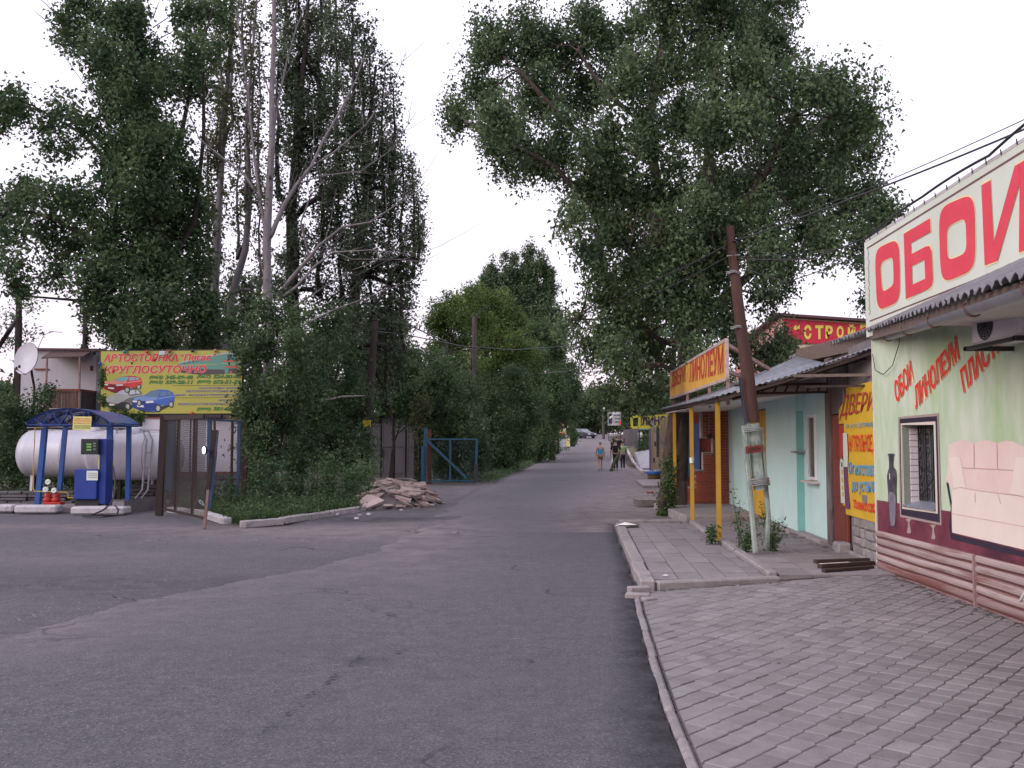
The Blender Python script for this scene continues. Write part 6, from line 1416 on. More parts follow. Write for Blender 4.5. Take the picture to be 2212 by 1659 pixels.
sh = empty('garage_shed', (-6.3, 52, 0), 'grey steel garage doors with a recessed middle leaf behind the rubble', 'garage')
Ys = 50.0; s4 = lambda x, y: ((700 + x * .4219) * .6777, (1000 + y * .4219) * .6777)
m_gd = M('garage_grey', (.18, .17, .19), (.145, .135, .155), 1.5, rough=.6, c3=(.14, .11, .115), scale3=2, amt3=.3, stretch=(2, 1, .4))
zg_ = .12
def gpan(x0, x1, y0, y1, Y, mt, nm, par, dep=.08): a = W(*s4(x0, y1), Y); b = W(*s4(x1, y0), Y); return MB().frame_box((a.x, Y, zt(Y) - .05), (b.x - a.x, 0, 0), (0, dep, 0), (0, 0, b.z - zt(Y) + .05)).build(nm, mt, par)
gpan(1120, 1500, 770, 1225, Ys + .3, M('garage_frame', (.055, .05, .058), rough=.7), 'wall', sh, .3)
for (x0, x1, yt) in ((1130, 1218, 830), (1224, 1405, 790), (1412, 1470, 800)):
    dd_ = gpan(x0, x1, yt, 1222, Ys, m_gd, 'door', sh)
    q = MB(); a_ = W(*s4(x0 + 6, 1200), Ys - .02); b_ = W(*s4(x1 - 6, yt + 15), Ys - .02)
    for (c1_, c2) in (((a_.x, a_.z), (b_.x, a_.z)), ((a_.x, b_.z), (b_.x, b_.z)), ((a_.x, a_.z), (a_.x, b_.z)), ((b_.x, a_.z), (b_.x, b_.z)), ((a_.x, (a_.z + b_.z) / 2), (b_.x, (a_.z + b_.z) / 2))): q.bar((c1_[0], Ys - .02, c1_[1]), (c2[0], Ys - .02, c2[1]), .04, .03)
    q.build('stiffener', m_gd, dd_)
gl_ = W(*s4(1224, 1050), Ys - .06); MB().box((gl_.x, Ys - .07, gl_.z), (.1, .08, .35)).build('lock', m_dark, sh)
MB().prism([W(*s4(1090, 770), Ys - .3), W(*s4(1520, 770), Ys - .3), W(*s4(1520, 770), Ys + 4), W(*s4(1090, 770), Ys + 4)], (0, 0, .12)).build('roof', m_dark, sh)
MB().prism([G(812, 1045), G(912, 1045), (-5.0, 49.9, .12), (-6.9, 49.9, .12)], (0, 0, -.02)).build('shed_apron', M('apron', (.20, .165, .155), (.15, .125, .12), 2, bump=.3), kind='structure')

# blue mesh gate beside the hedge
m_bg = M('gate_lightblue', (.035, .11, .17), (.03, .085, .13), 6, rough=.6, c3=(.12, .14, .14), scale3=6, amt3=.28)
g5 = lambda x, y: (867.5 + .18996 * x, 881 + .18996 * y)
Yg = 43.5; bg_ = empty('blue_gate', W(*g5(260, 860), Yg), 'light blue framed mesh gate with a diagonal brace beside the hedge', 'gate')
def gb(x0, y0, x1, y1, w, nm, dz=0): MB().bar(W(*g5(x0, y0), Yg + dz), W(*g5(x1, y1), Yg + dz), w).build(nm, m_bg, bg_)
gb(262, 862, 275, 225, .15, 'post'); gb(236, 870, 240, 440, .12, 'post', -.1); gb(290, 355, 865, 358, .07, 'rail'); gb(300, 830, 850, 828, .07, 'rail'); gb(556, 360, 552, 828, .08, 'upright'); gb(858, 358, 846, 640, .10, 'upright'); gb(285, 365, 735, 795, .10, 'brace', -.05)
MB().bar(W(*g5(846, 630), Yg - .02), W(*g5(843, 850), Yg - .02), .16).build('lower_upright', M('upright_dark', (.05, .05, .06)), bg_)
MB().bar(W(*g5(318, 865), Yg + .3), W(*g5(312, 250), Yg + .3), .18).build('rear_post', m_rust, bg_)
a_ = W(*g5(290, 828), Yg); b_ = W(*g5(850, 360), Yg); netting(MB(), Vector((a_.x, Yg + .03, 0)), Vector((1, 0, 0)), b_.x - a_.x, a_.z, b_.z, .09, .005).build('netting', M('netting_blue', (.05, .10, .12)), bg_)

# left utility pole with yellow plate
Yl = 34.0; lp = empty('utility_pole', (W(785, 1066, Yl).x, Yl, 0), 'dark wooden pole with short crossarms and a yellow plate left of the rubble', 'pole')
MB().tube([(W(784, 1066, Yl).x, Yl, -.1), W(790, 920, Yl), W(803, 800, Yl), W(811, 694, Yl)], [.17, .15, .13, .10], 10).build('shaft', M('pole_dark', (.035, .026, .026), (.05, .036, .034), 6, bump=.4), lp, smooth=True)
for v, du_ in ((710, 24), (741, 20), (765, 16)): MB().bar(W(812 - du_, v, Yl), W(809 + du_, v + 1, Yl), .05, .07).build('crossarm', m_dark, lp)
ypl = MB().prism([W(783.5, 922, Yl - .2), W(800.5, 922, Yl - .2), W(801, 907.5, Yl - .2), W(783.5, 907.5, Yl - .2)], (0, .01, 0)).build('yellow_plate', M('plate_yellow', (.62, .52, .03), rough=.5), lp)
PL_ = Plane((-5, Yl - .205), (-4, Yl - .205))
for v, t, mt in ((911, 'ГАЗ', m_pred), (915, 'ЗАПРАВКА', m_txt)): text_on(PL_, [(787, v + 1.2), (798, v + 1.2), (798, v - 1.2), (787, v - 1.2)], t, mt, ypl, .003)
# street lamps among the trees
sl = empty('street_lamp', (W(965, 1040, 52).x, 52, 0), 'street lamp head on a long arm reaching out of the hedge trees', 'street lamp')
hp = W(872, 701, 50); MB().tube([hp + Vector((.2, 0, -.02)), W(905, 712, 50.6), W(925, 722, 51.2), W(965, 738, 52)], .035, 8).build('arm', M('arm_grey', (.10, .10, .11)), sl)
MB().frame_box(hp - Vector((.22, .12, .02)), (.62, 0, -.12), (0, .24, 0), (0, 0, .14)).build('lamp_head', M('lamp_grey', (.16, .16, .18), rough=.5), sl, bevel=.03)
MB().tube([W(965, 738, 52), (W(965, 1040, 52).x, 52, 0)], [.08, .12], 8).build('pole', m_dark, sl)
s2 = empty('street_lamp', (W(1020, 1040, 53).x, 53, 0), 'concrete lamp post with a curved arm rising before the green trees', 'street lamp')
MB().tube([(W(1021, 1040, 53).x, 53, 0), W(1025, 684, 53)], [.2, .12], 8).build('pole', M('pole_concrete', (.10, .08, .08), (.07, .058, .06), 4), s2)
MB().tube([W(*q, 52.9) for q in ((1030, 700), (1030, 685), (1034, 674), (1042, 667), (1050, 664), (1058, 662))], .03, 7).build('arm', m_dark, s2)
cable([W(805, 715, Yl), W(881, 724, 37), W(1000, 748, 42), (W(1110, 756, 46)), W(1220, 748, 52), W(1300, 752, 60)], .022, 'overhead_cable', 'black service cable running behind the hedge trees from the left pole', mat=mcab)
# antenna sprout over the cabin
cable([W(78, 764, 34), W(82, 752, 34), W(94, 725, 34), W(110, 716, 34), W(135, 718, 34)], .012, 'antenna_cable', 'thin bent cable rising above the cabin roof', mat=m_gal)
fl2 = empty('tall_floodlight', (W(184, 700, 36).x, 36, 0), 'dark floodlight box on an ivy covered mast above the cabin', 'lamp')
MB().bar((W(184, 700, 36).x, 36, 0), W(184, 668, 36), .10).build('mast', m_dark, fl2); p = W(184, 672, 36); MB().box(p, (.32, .2, .26)).build('housing', m_dark, fl2)
# ================================================================== STREET BEYOND
cf = lambda x, y: (1287.6 + .1634 * x, 847.1 + .1634 * y)
# rusty kiosk row along the street
PKi = Plane((8.35, 60.0), (5.85, 30.0))
kio = empty('kiosk', (8.4, 50, 0), 'rusty yellow and brown steel kiosk beyond the big tree trunk', 'kiosk')
m_ky = M('kiosk_yellow', (.25, .19, .10), (.19, .15, .10), .5, rough=.6, c3=(.16, .085, .06), scale3=.6, amt3=.5, stretch=(1, 1, .5))
for i in range(9):
    a0, a1 = i * 3.3, (i + 1) * 3.3 - .06; MB().prism([PKi.P(a0, -.2, 0), PKi.P(a1, -.2, 0), PKi.P(a1, 3.05, 0), PKi.P(a0, 3.05, 0)], -PKi.n * .1).build('panel', m_ky, kio)
MB().prism([PKi.P(-.02, -.2, -.12), PKi.P(30, -.2, -.12), PKi.P(30, 3.1, -.12), PKi.P(-.02, 3.1, -.12)], -PKi.n * 4).build('body', m_trs, kio)
MB().bar(PKi.P(.05, 0, .05), PKi.P(.05, 3.1, .05), .1).build('corner_post', M('corner_blue', (.12, .13, .22)), kio)
for (x, y) in ((785, 690), (770, 905)):
    s_, z_ = PKi.hit(*cf(x, y)); MB().frame_box(PKi.P(s_, z_ - .1, .01), PKi.u * .5, PKi.n * .06, (0, 0, .25)).build('latch', m_dark, kio)
q = MB(); q.tube([PKi.w(*cf(960, 440), .5), PKi.w(*cf(960, 860), .5)], .06, 6); q.tube([W(*cf(735, 400), 50), W(*cf(945, 820), 44)], .07, 6); q.build('pipe_strut', M('pipe_dim', (.10, .11, .10), (.07, .075, .07), 4), kio)
# yellow shop sign
ys_ = empty('shop_sign', W(*cf(740, 470), 52), 'yellow framed sign with dark Cyrillic letters hanging by the rusty kiosk', 'sign')
PY = Plane((W(1360, 900, 52).x, 52), (W(1455, 900, 51.5).x, 51.5))
MB().prism([PY.w(*cf(600, 452)), PY.w(*cf(1010, 448)), PY.w(*cf(1010, 285)), PY.w(*cf(600, 315))], (0, .1, 0)).build('board', M('sign_dim_yellow', (.45, .38, .05), (.32, .27, .05), 1, rough=.6), ys_)
text_on(PY, [cf(*p) for p in ((605, 438), (1000, 436), (1000, 305), (605, 330))], 'ЛИНОЛ', M('sign_navy', (.03, .03, .10)), ys_, .01, bold=.04)
q = MB()
for (x0, y0, x1, y1) in ((470, 330, 475, 468), (475, 468, 1000, 456), (575, 320, 570, 468), (470, 330, 600, 312)): q.bar(PY.w(*cf(x0, y0)), PY.w(*cf(x1, y1)), .12)
q.build('frame', M('frame_yellow', (.50, .45, .05)), ys_)
q = MB().bar(PY.w(*cf(600, 300), .1), PY.w(*cf(740, 455), .1), .08).build('stay', m_dark, ys_)
ts = empty('shop_sign', W(*cf(640, 500), 72), 'small teal sign with white letters under the yellow framed sign', 'sign')
PTs = Plane((W(1380, 900, 72).x, 72), (W(1406, 900, 72).x, 72.01)); MB().prism([PTs.w(*cf(560, 503)), PTs.w(*cf(728, 500)), PTs.w(*cf(728, 462)), PTs.w(*cf(560, 465))], (0, .1, 0)).build('board', M('teal', (.03, .13, .13)), ts)
text_on(PTs, [cf(*p) for p in ((566, 492), (718, 490), (718, 470), (566, 472))], 'ЛИНОЛЕУМ', m_banw, ts, .01, bold=.03)
for x in (575, 715): MB().bar(PTs.w(*cf(x, 500), -.2), Vector((PTs.w(*cf(x, 500)).x, 72.3, .2)), .1).build('post', m_dark, ts)
# far signs half hidden by foliage above
hs = empty('shop_sign', W(*c8(160, 850), 30), 'teal sign with white letters half hidden in the big tree leaves', 'sign')
PH = Plane((W(1400, 700, 30).x, 30), (W(1510, 700, 30).x, 30.01)); MB().prism([PH.w(*c8(-40, 872)), PH.w(*c8(285, 880)), PH.w(*c8(285, 808)), PH.w(*c8(-40, 808))], (0, .1, 0)).build('board', M('teal_b', (.04, .15, .16)), hs)
text_on(PH, [c8(*p) for p in ((-20, 866), (275, 866), (275, 824), (-20, 824))], 'ПРОДУКТЫ', m_banw, hs, .01, bold=.03)
MB().prism([PH.w(*c8(-20, 945)), PH.w(*c8(240, 950)), PH.w(*c8(240, 895)), PH.w(*c8(-20, 895))], (0, .1, 0)).build('lower_board', M('red_dim', (.16, .02, .03)), hs); text_on(PH, [c8(*p) for p in ((60, 938), (190, 938), (190, 905), (60, 905))], '0 %', m_banw, hs, .01)
MB().bar(PH.w(*c8(120, 805), -.2), Vector((PH.w(*c8(120, 805)).x, 30.3, 0)), .12).build('post', m_dark, hs)

# white kerb, dry verge, concrete ramp, pinkish apron
kw = [GT(1384, 1021), GT(1365, 1000), GT(1357, 983), GT(1352, 972), GT(1335, 958)]
kerb_run([(p.x, p.y, p.z) for p in kw], .22, .12, m_kerbw, 1.6, 'kerb', seed=44)
def patch(name, pix, mat, dz=.05, kind='structure'):
    P_ = [GT(u, v, dz) for (u, v) in pix]; MB().prism([Vector((p.x, p.y, p.z)) for p in P_], (0, 0, -.04)).build(name, mat, kind=kind)
patch('verge', [(1386, 1010), (1368, 990), (1358, 975), (1356, 968), (1375, 967), (1384, 985), (1395, 1010)], M('verge_dry', (.14, .11, .06), (.08, .085, .035), 1.0, c3=(.20, .16, .10), scale3=.8, amt3=.4))
patch('concrete_apron', [(1387, 1019), (1380, 1011), (1407, 1011), (1410, 1019)], M('apron_grey', (.34, .31, .33), (.28, .26, .28), .7))
patch('forecourt', [(1352, 960), (1325, 951), (1378, 948), (1380, 960)], M('forecourt_pink', (.36, .29, .28), (.30, .25, .24), .5), .06)
rp_ = [W(1371, 977, 70), W(1407, 971, 66), W(1407, 1011, 61), W(1384, 1011, 61)]
MB().prism(rp_, (0, .1, -.3)).build('concrete_ramp', M('ramp_grey', (.36, .34, .38), (.28, .265, .29), .6, rough=.8, c3=(.2, .19, .2), scale3=.5, amt3=.3), label='pale sloping concrete ramp beside the rusty kiosk', cat='ramp')
MB().prism([W(1364, 963, 80), W(1380, 963, 80), W(1380, 926, 80), W(1364, 926, 80)], (0, 6, 0)).build('far_kiosk', M('far_grey', (.20, .17, .175), (.15, .13, .135), .5), label='low grey kiosk beyond the concrete ramp', cat='kiosk')
MB().bar(W(1381, 965, 76), W(1380, 939, 76), .10).bar(W(1379, 940, 76), W(1387, 938, 76), .35, .35).build('small_sign', m_banw, label='little white sign on a dark post before the grey far kiosk', cat='sign')
# slabs, pallet, bin by the tree
MB().prism([GT(1373, 1041), GT(1428, 1039), GT(1428, 1054), GT(1389, 1054)], (0, 0, .10)).build('concrete_slab', m_kerb, label='flat concrete slab on the ground left of the trash bin and trunk', cat='slab')
pt_ = GT(1410, 1094); pal = empty('wooden_pallet', pt_, 'grey wooden pallet lying flat left of the big tree trunk', 'pallet'); m_pl = M('pallet_wood', (.22, .19, .18), (.14, .12, .115), 6, stretch=(1, 6, 1))
for i in range(6): MB().box((pt_.x - .35 + i * .2, pt_.y + .3, .17), (.12, .9, .025), .12).build('slat', m_pl, pal)
for y in (-.1, .3, .68): MB().box((pt_.x + .12, pt_.y + y, .09), (1.15, .1, .12), .12).build('bearer', m_pl, pal)
bt_ = GT(1414, 1084); tag(MB().tube([(bt_.x - .1, bt_.y + .9, .23), (bt_.x + .1, bt_.y + .92, .23)], .05, 8).build('brick_red_chunk', m_brick), 'red brick chunk lying on the pallet by the trunk', 'brick')
tag(MB().box((bt_.x + .75, bt_.y + .95, .25), (.6, .12, .06), .1).build('wood_scrap', m_plankw), 'white scrap of board on the far edge of the pallet', 'board')
bn_p = GT(1413, 1039); bn_ = empty('trash_bin', bn_p, 'squat brown bin lined with a blue bag beside the trunk', 'bin')
bs = 46 / 46; MB().lathe((bn_p.x, bn_p.y, bn_p.z), [(0, .02), (.29, .0), (.31, .34), (.29, .34), (0, .1)], 14).build('bucket', M('bin_brown', (.14, .095, .03), (.11, .075, .03), 3), bn_, smooth=True)
MB().lathe((bn_p.x, bn_p.y, bn_p.z + .30), [(.33, 0), (.35, .05), (.34, .14), (.29, .17), (.22, .10), (0, .05)], 14).build('bag', M('bag_blue', (.035, .12, .40), (.03, .09, .3), 8, rough=.4, bump=.6), bn_, smooth=True)
MB().box((bn_p.x + .15, bn_p.y, bn_p.z + .47), (.2, .1, .12), .4).build('rubbish', m_banw, bn_)

# left roadside adverts
def board(u0, u1, v0, v1, Y, mat, name, label, texts=(), posts=True, cat='sign', lean=0.0):
    a = W(u0, v1, Y); b = W(u1, v0, Y); r_ = empty(name, ((a.x + b.x) / 2, Y, zt(Y)), label, cat)
    MB().prism([(a.x, Y, a.z), (b.x, Y, a.z), (b.x, Y + lean, b.z), (a.x, Y + lean, b.z)], (0, .1, 0)).build('board', mat, r_)
    pl = Plane((a.x, Y), (b.x, Y + .0001))
    for (txt, x0, x1, y0, y1, mt) in texts: text_on(pl, [(x0, y1), (x1, y1), (x1, y0), (x0, y0)], txt, mt, r_, .02, bold=.03)
    if posts:
        for x in (a.x + .08, b.x - .08): MB().bar((x, Y + .15 + lean, zt(Y) - .1), (x, Y + .15 + lean, b.z), .07).build('post', m_dark, r_)
    return r_, pl
m_or = M('advert_orange', (.48, .09, .04), (.42, .12, .03), .8, rough=.5, c3=(.5, .03, .03), scale3=.9, amt3=.4)
board(1184, 1202.5, 919, 957, 103, m_or, 'roadside_advert', 'orange red advert panel half sunk in the roadside hedge')
r_, pl = board(1203, 1208, 911, 947, 102, M('advert_white', (.6, .6, .62)), 'roadside_advert', 'narrow vertical white strip of black letters beside the orange panel')
for i, ch in enumerate('СКЛАД'): text_on(pl, [(1203.8, 918 + i * 6.6), (1207.3, 918 + i * 6.6), (1207.3, 913 + i * 6.6), (1203.8, 913 + i * 6.6)], ch, m_ink, r_, .02, bold=.03)
r_, pl = board(1208.5, 1222, 910, 944, 101, m_banw, 'advert_pillar', 'tall striped advert board reading doors in white on red', (('ДВЕРИ', 1209.5, 1221, 917, 923, m_banw),))
for (v0, v1, mt) in ((910, 913, M('adv_peach', (.5, .25, .12))), (913, 925, M('adv_red', (.45, .03, .04))), (926, 930, m_banw), (930, 936, M('adv_ochre', (.55, .42, .12))), (937, 940, M('adv_red', (.4, .03, .03))), (941, 944, M('adv_pink', (.5, .3, .28)))):
    decal(pl, [(1208.8, v1), (1221.7, v1), (1221.7, v0), (1208.8, v0)], mt, r_, .012, 'stripe')
for (x0, x1, v0, v1, col, lb) in ((1209, 1221, 940, 948, (.04, .13, .06), 'green crate on top of the pale boxes by the advert board'), (1208, 1214.5, 949, 957, (.36, .40, .42), 'pale box stacked upper left under the green crate'), (1215, 1221.5, 949, 957, (.40, .42, .46), 'pale box stacked upper right under the green crate'), (1208, 1214.5, 957.5, 965, (.30, .33, .36), 'grey box lower left in the roadside stack'), (1215, 1221.5, 957.5, 965, (.42, .43, .47), 'light box lower right in the roadside stack')):
    a = W(x0, v1, 100); b = W(x1, v0, 100); MB().frame_box((a.x, 100, a.z), (b.x - a.x, 0, 0), (0, .4, 0), (0, 0, b.z - a.z)).build('crate', M('crate' + str(x0) + str(v0), col, rough=.6), label=lb, cat='crate', group='boxes stacked by the roadside adverts')
board(1223, 1231.5, 946.6, 964.8, 98, M('adv_cream', (.48, .42, .18), (.42, .36, .15), 3), 'sandwich_board', 'cream sandwich board leaning at the kerb beside the pale boxes', (('АКЦИЯ', 1224.5, 1230, 950, 953, m_ink),), True, lean=.4)
nt_ = empty('notice_pole', (W(1227, 960, 108).x, 108, zt(108)), 'thin pole with two white notices in the roadside leaves', 'pole'); x_ = W(1227, 960, 108).x
MB().bar((x_, 108, zt(108)), (x_, 108, W(0, 895, 108).z), .10).build('shaft', m_dark, nt_)
for (v0, v1) in ((903, 909.5), (917, 924)): MB().frame_box((x_ - .12, 107.9, W(0, v1, 108).z), (.24, 0, 0), (0, .02, 0), (0, 0, .32)).build('notice', M('notice_cream', (.6, .55, .42)), nt_)
# far billboard and pole
r_, pl = board(1313, 1341.5, 889.6, 919, 140, M('far_board', (.55, .56, .58), (.08, .09, .10), .35), 'roadside_billboard', 'white roadside billboard with black print beyond the junction', (('МАГАЗИН', 1326, 1340, 895, 899, m_ink), ('СТРОЙ', 1328, 1340, 902, 906, m_ink), ('ДВЕРИ', 1328, 1340, 910, 914, m_ink)))
decal(pl, [(1315, 915), (1322, 915), (1322, 893), (1315, 893)], m_ink, r_, .03); decal(pl, [(1337, 918), (1341, 918), (1341, 911), (1337, 911)], m_redb, r_, .03); decal(pl, [(1317, 905), (1324, 900), (1323, 897), (1316, 901)], m_banw, r_, .05)
fp = empty('far_pole', (W(1302, 935, 145).x, 145, zt(145)), 'far concrete pole with a lamp and a small green sign', 'pole')
MB().tube([(W(1304, 935, 145).x, 145, zt(145)), W(1301, 855, 145)], [.22, .16], 7).build('shaft', M('pole_concrete', (.2, .17, .17)), fp); MB().box(W(1298, 866, 145), (1.0, .4, .25)).build('lamp_head', m_gal, fp)
MB().frame_box(W(1297, 887, 144.5), (.9, 0, 0), (0, .05, 0), (0, 0, .42)).build('green_sign', M('green_sign', (.03, .14, .11)), fp); MB().frame_box(W(1298, 883.5, 144.3), (.7, 0, 0), (0, .02, 0), (0, 0, .2)).build('white_plate', m_banw, fp)
cable([W(1260, 793, 60) + Vector((-3, 6, 0)), W(1300, 795, 90), W(1420, 790, 60)], .03, 'far_wire', 'upper far wire crossing the sky gap over the street', group='far wires'); cable([W(1245, 808, 70), W(1310, 800, 80), W(1420, 785, 60)], .03, 'far_wire', 'lower far wire slanting across the sky gap over the street', group='far wires')

# ================================================================== CAR
Ycar = 150.0; cp = W(1259, 943, Ycar); gz = zt(Ycar)
car = empty('parked_car', (cp.x, Ycar, gz), 'dark saloon car with white roof shine at the far end of the street', 'car')
rz = R(-52)
def cw(x, y, z): return Vector((cp.x + x * math.cos(rz) - y * math.sin(rz), Ycar + x * math.sin(rz) + y * math.cos(rz), gz + z))
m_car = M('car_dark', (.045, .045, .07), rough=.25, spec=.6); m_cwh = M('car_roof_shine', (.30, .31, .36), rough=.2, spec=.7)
prof = [(-2.1, .35), (-2.15, .7), (-2.0, .88), (-1.35, .95), (1.0, .92), (2.0, .78), (2.15, .55), (2.1, .3)]
q = MB(); n0 = [cw(x, -.85, z) for x, z in prof]; n1 = [cw(x, .85, z) for x, z in prof]; q.poly(n0); q.poly(n1[::-1])
for i in range(len(prof)): j = (i + 1) % len(prof); q.quad(n0[i], n0[j], n1[j], n1[i])
q.build('body', m_car, car, bevel=.05)
cab_ = [(-1.5, .95), (-1.0, 1.38), (.2, 1.42), (1.05, .93)]
q = MB()
for s_ in (-.78, .78): q.poly([cw(x, s_ * (.86 if z > 1 else 1), z) for x, z in cab_])
q.quad(*[cw(*p) for p in ((1.05, -.78, .93), (1.05, .78, .93), (.2, .67, 1.42), (.2, -.67, 1.42))]); q.quad(*[cw(*p) for p in ((-1.5, -.78, .95), (-1.5, .78, .95), (-1, .67, 1.38), (-1, -.67, 1.38))])
q.build('glass', M('car_glass', (.10, .11, .14), rough=.1, spec=.7), car)
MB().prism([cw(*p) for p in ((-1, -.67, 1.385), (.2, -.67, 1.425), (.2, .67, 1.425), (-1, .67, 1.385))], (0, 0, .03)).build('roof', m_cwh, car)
for x in (-1.35, 1.35):
    for s_ in (-.86, .86):
        q = MB(); q.prism([cw(x + .32 * math.cos(t), s_ - .1, .32 + .32 * math.sin(t)) for t in np.linspace(0, 2 * math.pi, 13)[:-1]], cw(0, .2, 0) - cw(0, 0, 0)); w_o = q.build('wheel', m_dark, car)
for s_ in (-.6, .6): MB().prism([cw(2.12, s_ - .16, .55), cw(2.12, s_ + .16, .55), cw(2.06, s_ + .16, .7), cw(2.06, s_ - .16, .7)], cw(.06, 0, 0) - cw(0, 0, 0)).build('headlight', m_banw, car)

# ================================================================== PEOPLE
def skinmesh(name, joints, bones, mat, parent, sub=2):
    me = bpy.data.meshes.new(name); keys = list(joints); idx = {k: i for i, k in enumerate(keys)}; org = wloc(parent)
    me.from_pydata([Vector(joints[k][0]) - org for k in keys], [(idx[a], idx[b]) for a, b in bones], [])
    o = bpy.data.objects.new(name, me); C.objects.link(o); o.parent = parent
    o.modifiers.new('s', 'SKIN'); sv = me.skin_vertices[0].data
    for k in keys:
        r = joints[k][1]; r = r if isinstance(r, tuple) else (r, r); sv[idx[k]].radius = r
    sv[0].use_root = True
    sb = o.modifiers.new('u', 'SUBSURF'); sb.levels = sub; sb.render_levels = sub
    me.materials.append(mat); return o
SKIN = M('skin', (.42, .24, .18), rough=.6)
def person(P, h, label, heading=0.0, top=(.1, .1, .1), legs=(.1, .1, .1), hair=(.03, .02, .018), shorts=False, sleeve='short', step=.16, arms=(.1, -.1), long_hair=False, tank=False, shoes=(.5, .5, .5), shoulder=.2, bent=0.0, bag=None, pattern=None):
    s_ = h / 1.75; root = empty('person', P, label, 'person'); ch, sh_ = math.cos(heading), math.sin(heading)
    def T(x, y, z): x *= s_; y *= s_; z *= s_; return Vector((P.x + x * ch - y * sh_, P.y + x * sh_ + y * ch, P.z + z))
    r = lambda v: v * s_
    W_s = shoulder; st_ = step; J = {
        'pelvis': (T(0, 0, .95), (r(.145), r(.10))), 'waist': (T(0, .01, 1.10), (r(.125), r(.09))), 'chest': (T(0, .01, 1.30), (r(.16), r(.11))), 'neckb': (T(0, 0, 1.45), (r(.09), r(.07))), 'neck': (T(0, .01, 1.52), r(.05)),
        'head0': (T(0, .02, 1.60), r(.075)), 'head1': (T(0, .02, 1.68), r(.085)), 'head2': (T(0, .01, 1.74), r(.05))}
    for sg_, n in ((-1, 'L'), (1, 'R')):
        f = st_ * sg_; J['hip' + n] = (T(.09 * sg_, 0, .90), r(.085)); J['knee' + n] = (T(.09 * sg_, f * .6 + .03, .50), r(.055)); J['ank' + n] = (T(.09 * sg_, f - .03, .09), r(.036)); J['toe' + n] = (T(.10 * sg_, f + .12, .04), (r(.04), r(.03)))
        am = arms[0] if sg_ < 0 else arms[1]
        J['sho' + n] = (T(W_s * sg_, 0, 1.41), r(.062)); J['elb' + n] = (T((W_s + .05) * sg_, -am * .3, 1.13), r(.042)); J['wri' + n] = (T((W_s + .07) * sg_, am + (.05 if bent == 0 else .12), .90 + bent * .12), r(.028)); J['han' + n] = (T((W_s + .075) * sg_, am + .08 + bent * .1, .81 + bent * .14), (r(.036), r(.018)))
        for fi in range(4): J['f%d%s' % (fi, n)] = (T((W_s + .075) * sg_, am + .055 + fi * .022 + bent * .1, .725 + .008 * abs(fi - 1.5) + bent * .14), r(.009))
        J['th' + n] = (T((W_s + .055) * sg_, am + .13 + bent * .1, .79 + bent * .14), r(.010))
    B_ = [('pelvis', 'waist'), ('waist', 'chest'), ('chest', 'neckb'), ('neckb', 'neck'), ('neck', 'head0'), ('head0', 'head1'), ('head1', 'head2')]
    for n in 'LR': B_ += [('pelvis', 'hip' + n), ('hip' + n, 'knee' + n), ('knee' + n, 'ank' + n), ('ank' + n, 'toe' + n), ('neckb', 'sho' + n), ('sho' + n, 'elb' + n), ('elb' + n, 'wri' + n), ('wri' + n, 'han' + n), ('han' + n, 'th' + n)] + [('han' + n, 'f%d%s' % (fi, n)) for fi in range(4)]
    skinmesh('body', J, B_, SKIN, root)
    mt = M('cloth' + str(top), top, tuple(c * .7 for c in top), 12, rough=.85); ml = M('cloth' + str(legs), legs, tuple(c * .7 for c in legs), 12, rough=.85)
    g_ = 1.26 if tank else 1.16; K = {}; KB = []
    for k in ('pelvis', 'waist', 'chest', 'neckb'): v = J[k]; K[k] = (v[0] + (Vector((0, 0, .02)) if k == 'pelvis' else Vector()), (v[1][0] * g_, v[1][1] * g_))
    if tank: K['neckb'] = (K['neckb'][0] - Vector((0, 0, .03)), (r(.09), r(.075)))
    KB = [('pelvis', 'waist'), ('waist', 'chest'), ('chest', 'neckb')]
    if not tank:
        for n in 'LR':
            K['sho' + n] = (J['sho' + n][0], r(.075)); K['slv' + n] = (J['sho' + n][0].lerp(J['elb' + n][0], .75), r(.066)); KB += [('neckb', 'sho' + n), ('sho' + n, 'slv' + n)]
    skinmesh('shirt', K, KB, mt, root)
    K = {'pelvis': (J['pelvis'][0] - Vector((0, 0, .01)), (r(.158), r(.12)))}; KB = []
    for n in 'LR':
        K['hip' + n] = (J['hip' + n][0], r(.098)); end = J['hip' + n][0].lerp(J['knee' + n][0], .55) if shorts else J['knee' + n][0]
        K['k' + n] = (end, r(.085 if shorts else .068)); KB += [('pelvis', 'hip' + n), ('hip' + n, 'k' + n)]
        if not shorts: K['a' + n] = (J['ank' + n][0] + Vector((0, 0, .03)), r(.058)); KB += [('k' + n, 'a' + n)]
        skinmesh('shoe', {'a': (J['ank' + n][0] + Vector((0, 0, -.02)), r(.05)), 'b': (J['toe' + n][0] + Vector((0, 0, .005)), (r(.05), r(.036)))}, [('a', 'b')], M('shoe' + str(shoes), shoes), root, 1)
    skinmesh('shorts' if shorts else 'trousers', K, KB, ml, root)
    HJ = {'a': (T(0, -.005, 1.655), r(.088)), 'b': (T(0, 0, 1.715), r(.086)), 'c': (T(0, .005, 1.755), r(.045))}; HB = [('a', 'b'), ('b', 'c')]
    if long_hair: HJ['d'] = (T(0, -.06, 1.50), (r(.09), r(.05))); HJ['e'] = (T(0, -.09, 1.34), (r(.07), r(.035))); HB += [('a', 'd'), ('d', 'e')]
    skinmesh('hair', HJ, HB, M('hair' + str(hair), hair, rough=.7), root)
    # face
    for sg_ in (-1, 1):
        MB().lathe(T(.033 * sg_, .092, 1.655), [(0, -.012), (.012, 0), (0, .012)], 8).build('eye', m_ink, root); MB().lathe(T(.088 * sg_, .015, 1.645), [(0, -.03), (.014, 0), (0, .03)], 6).build('ear', SKIN, root)
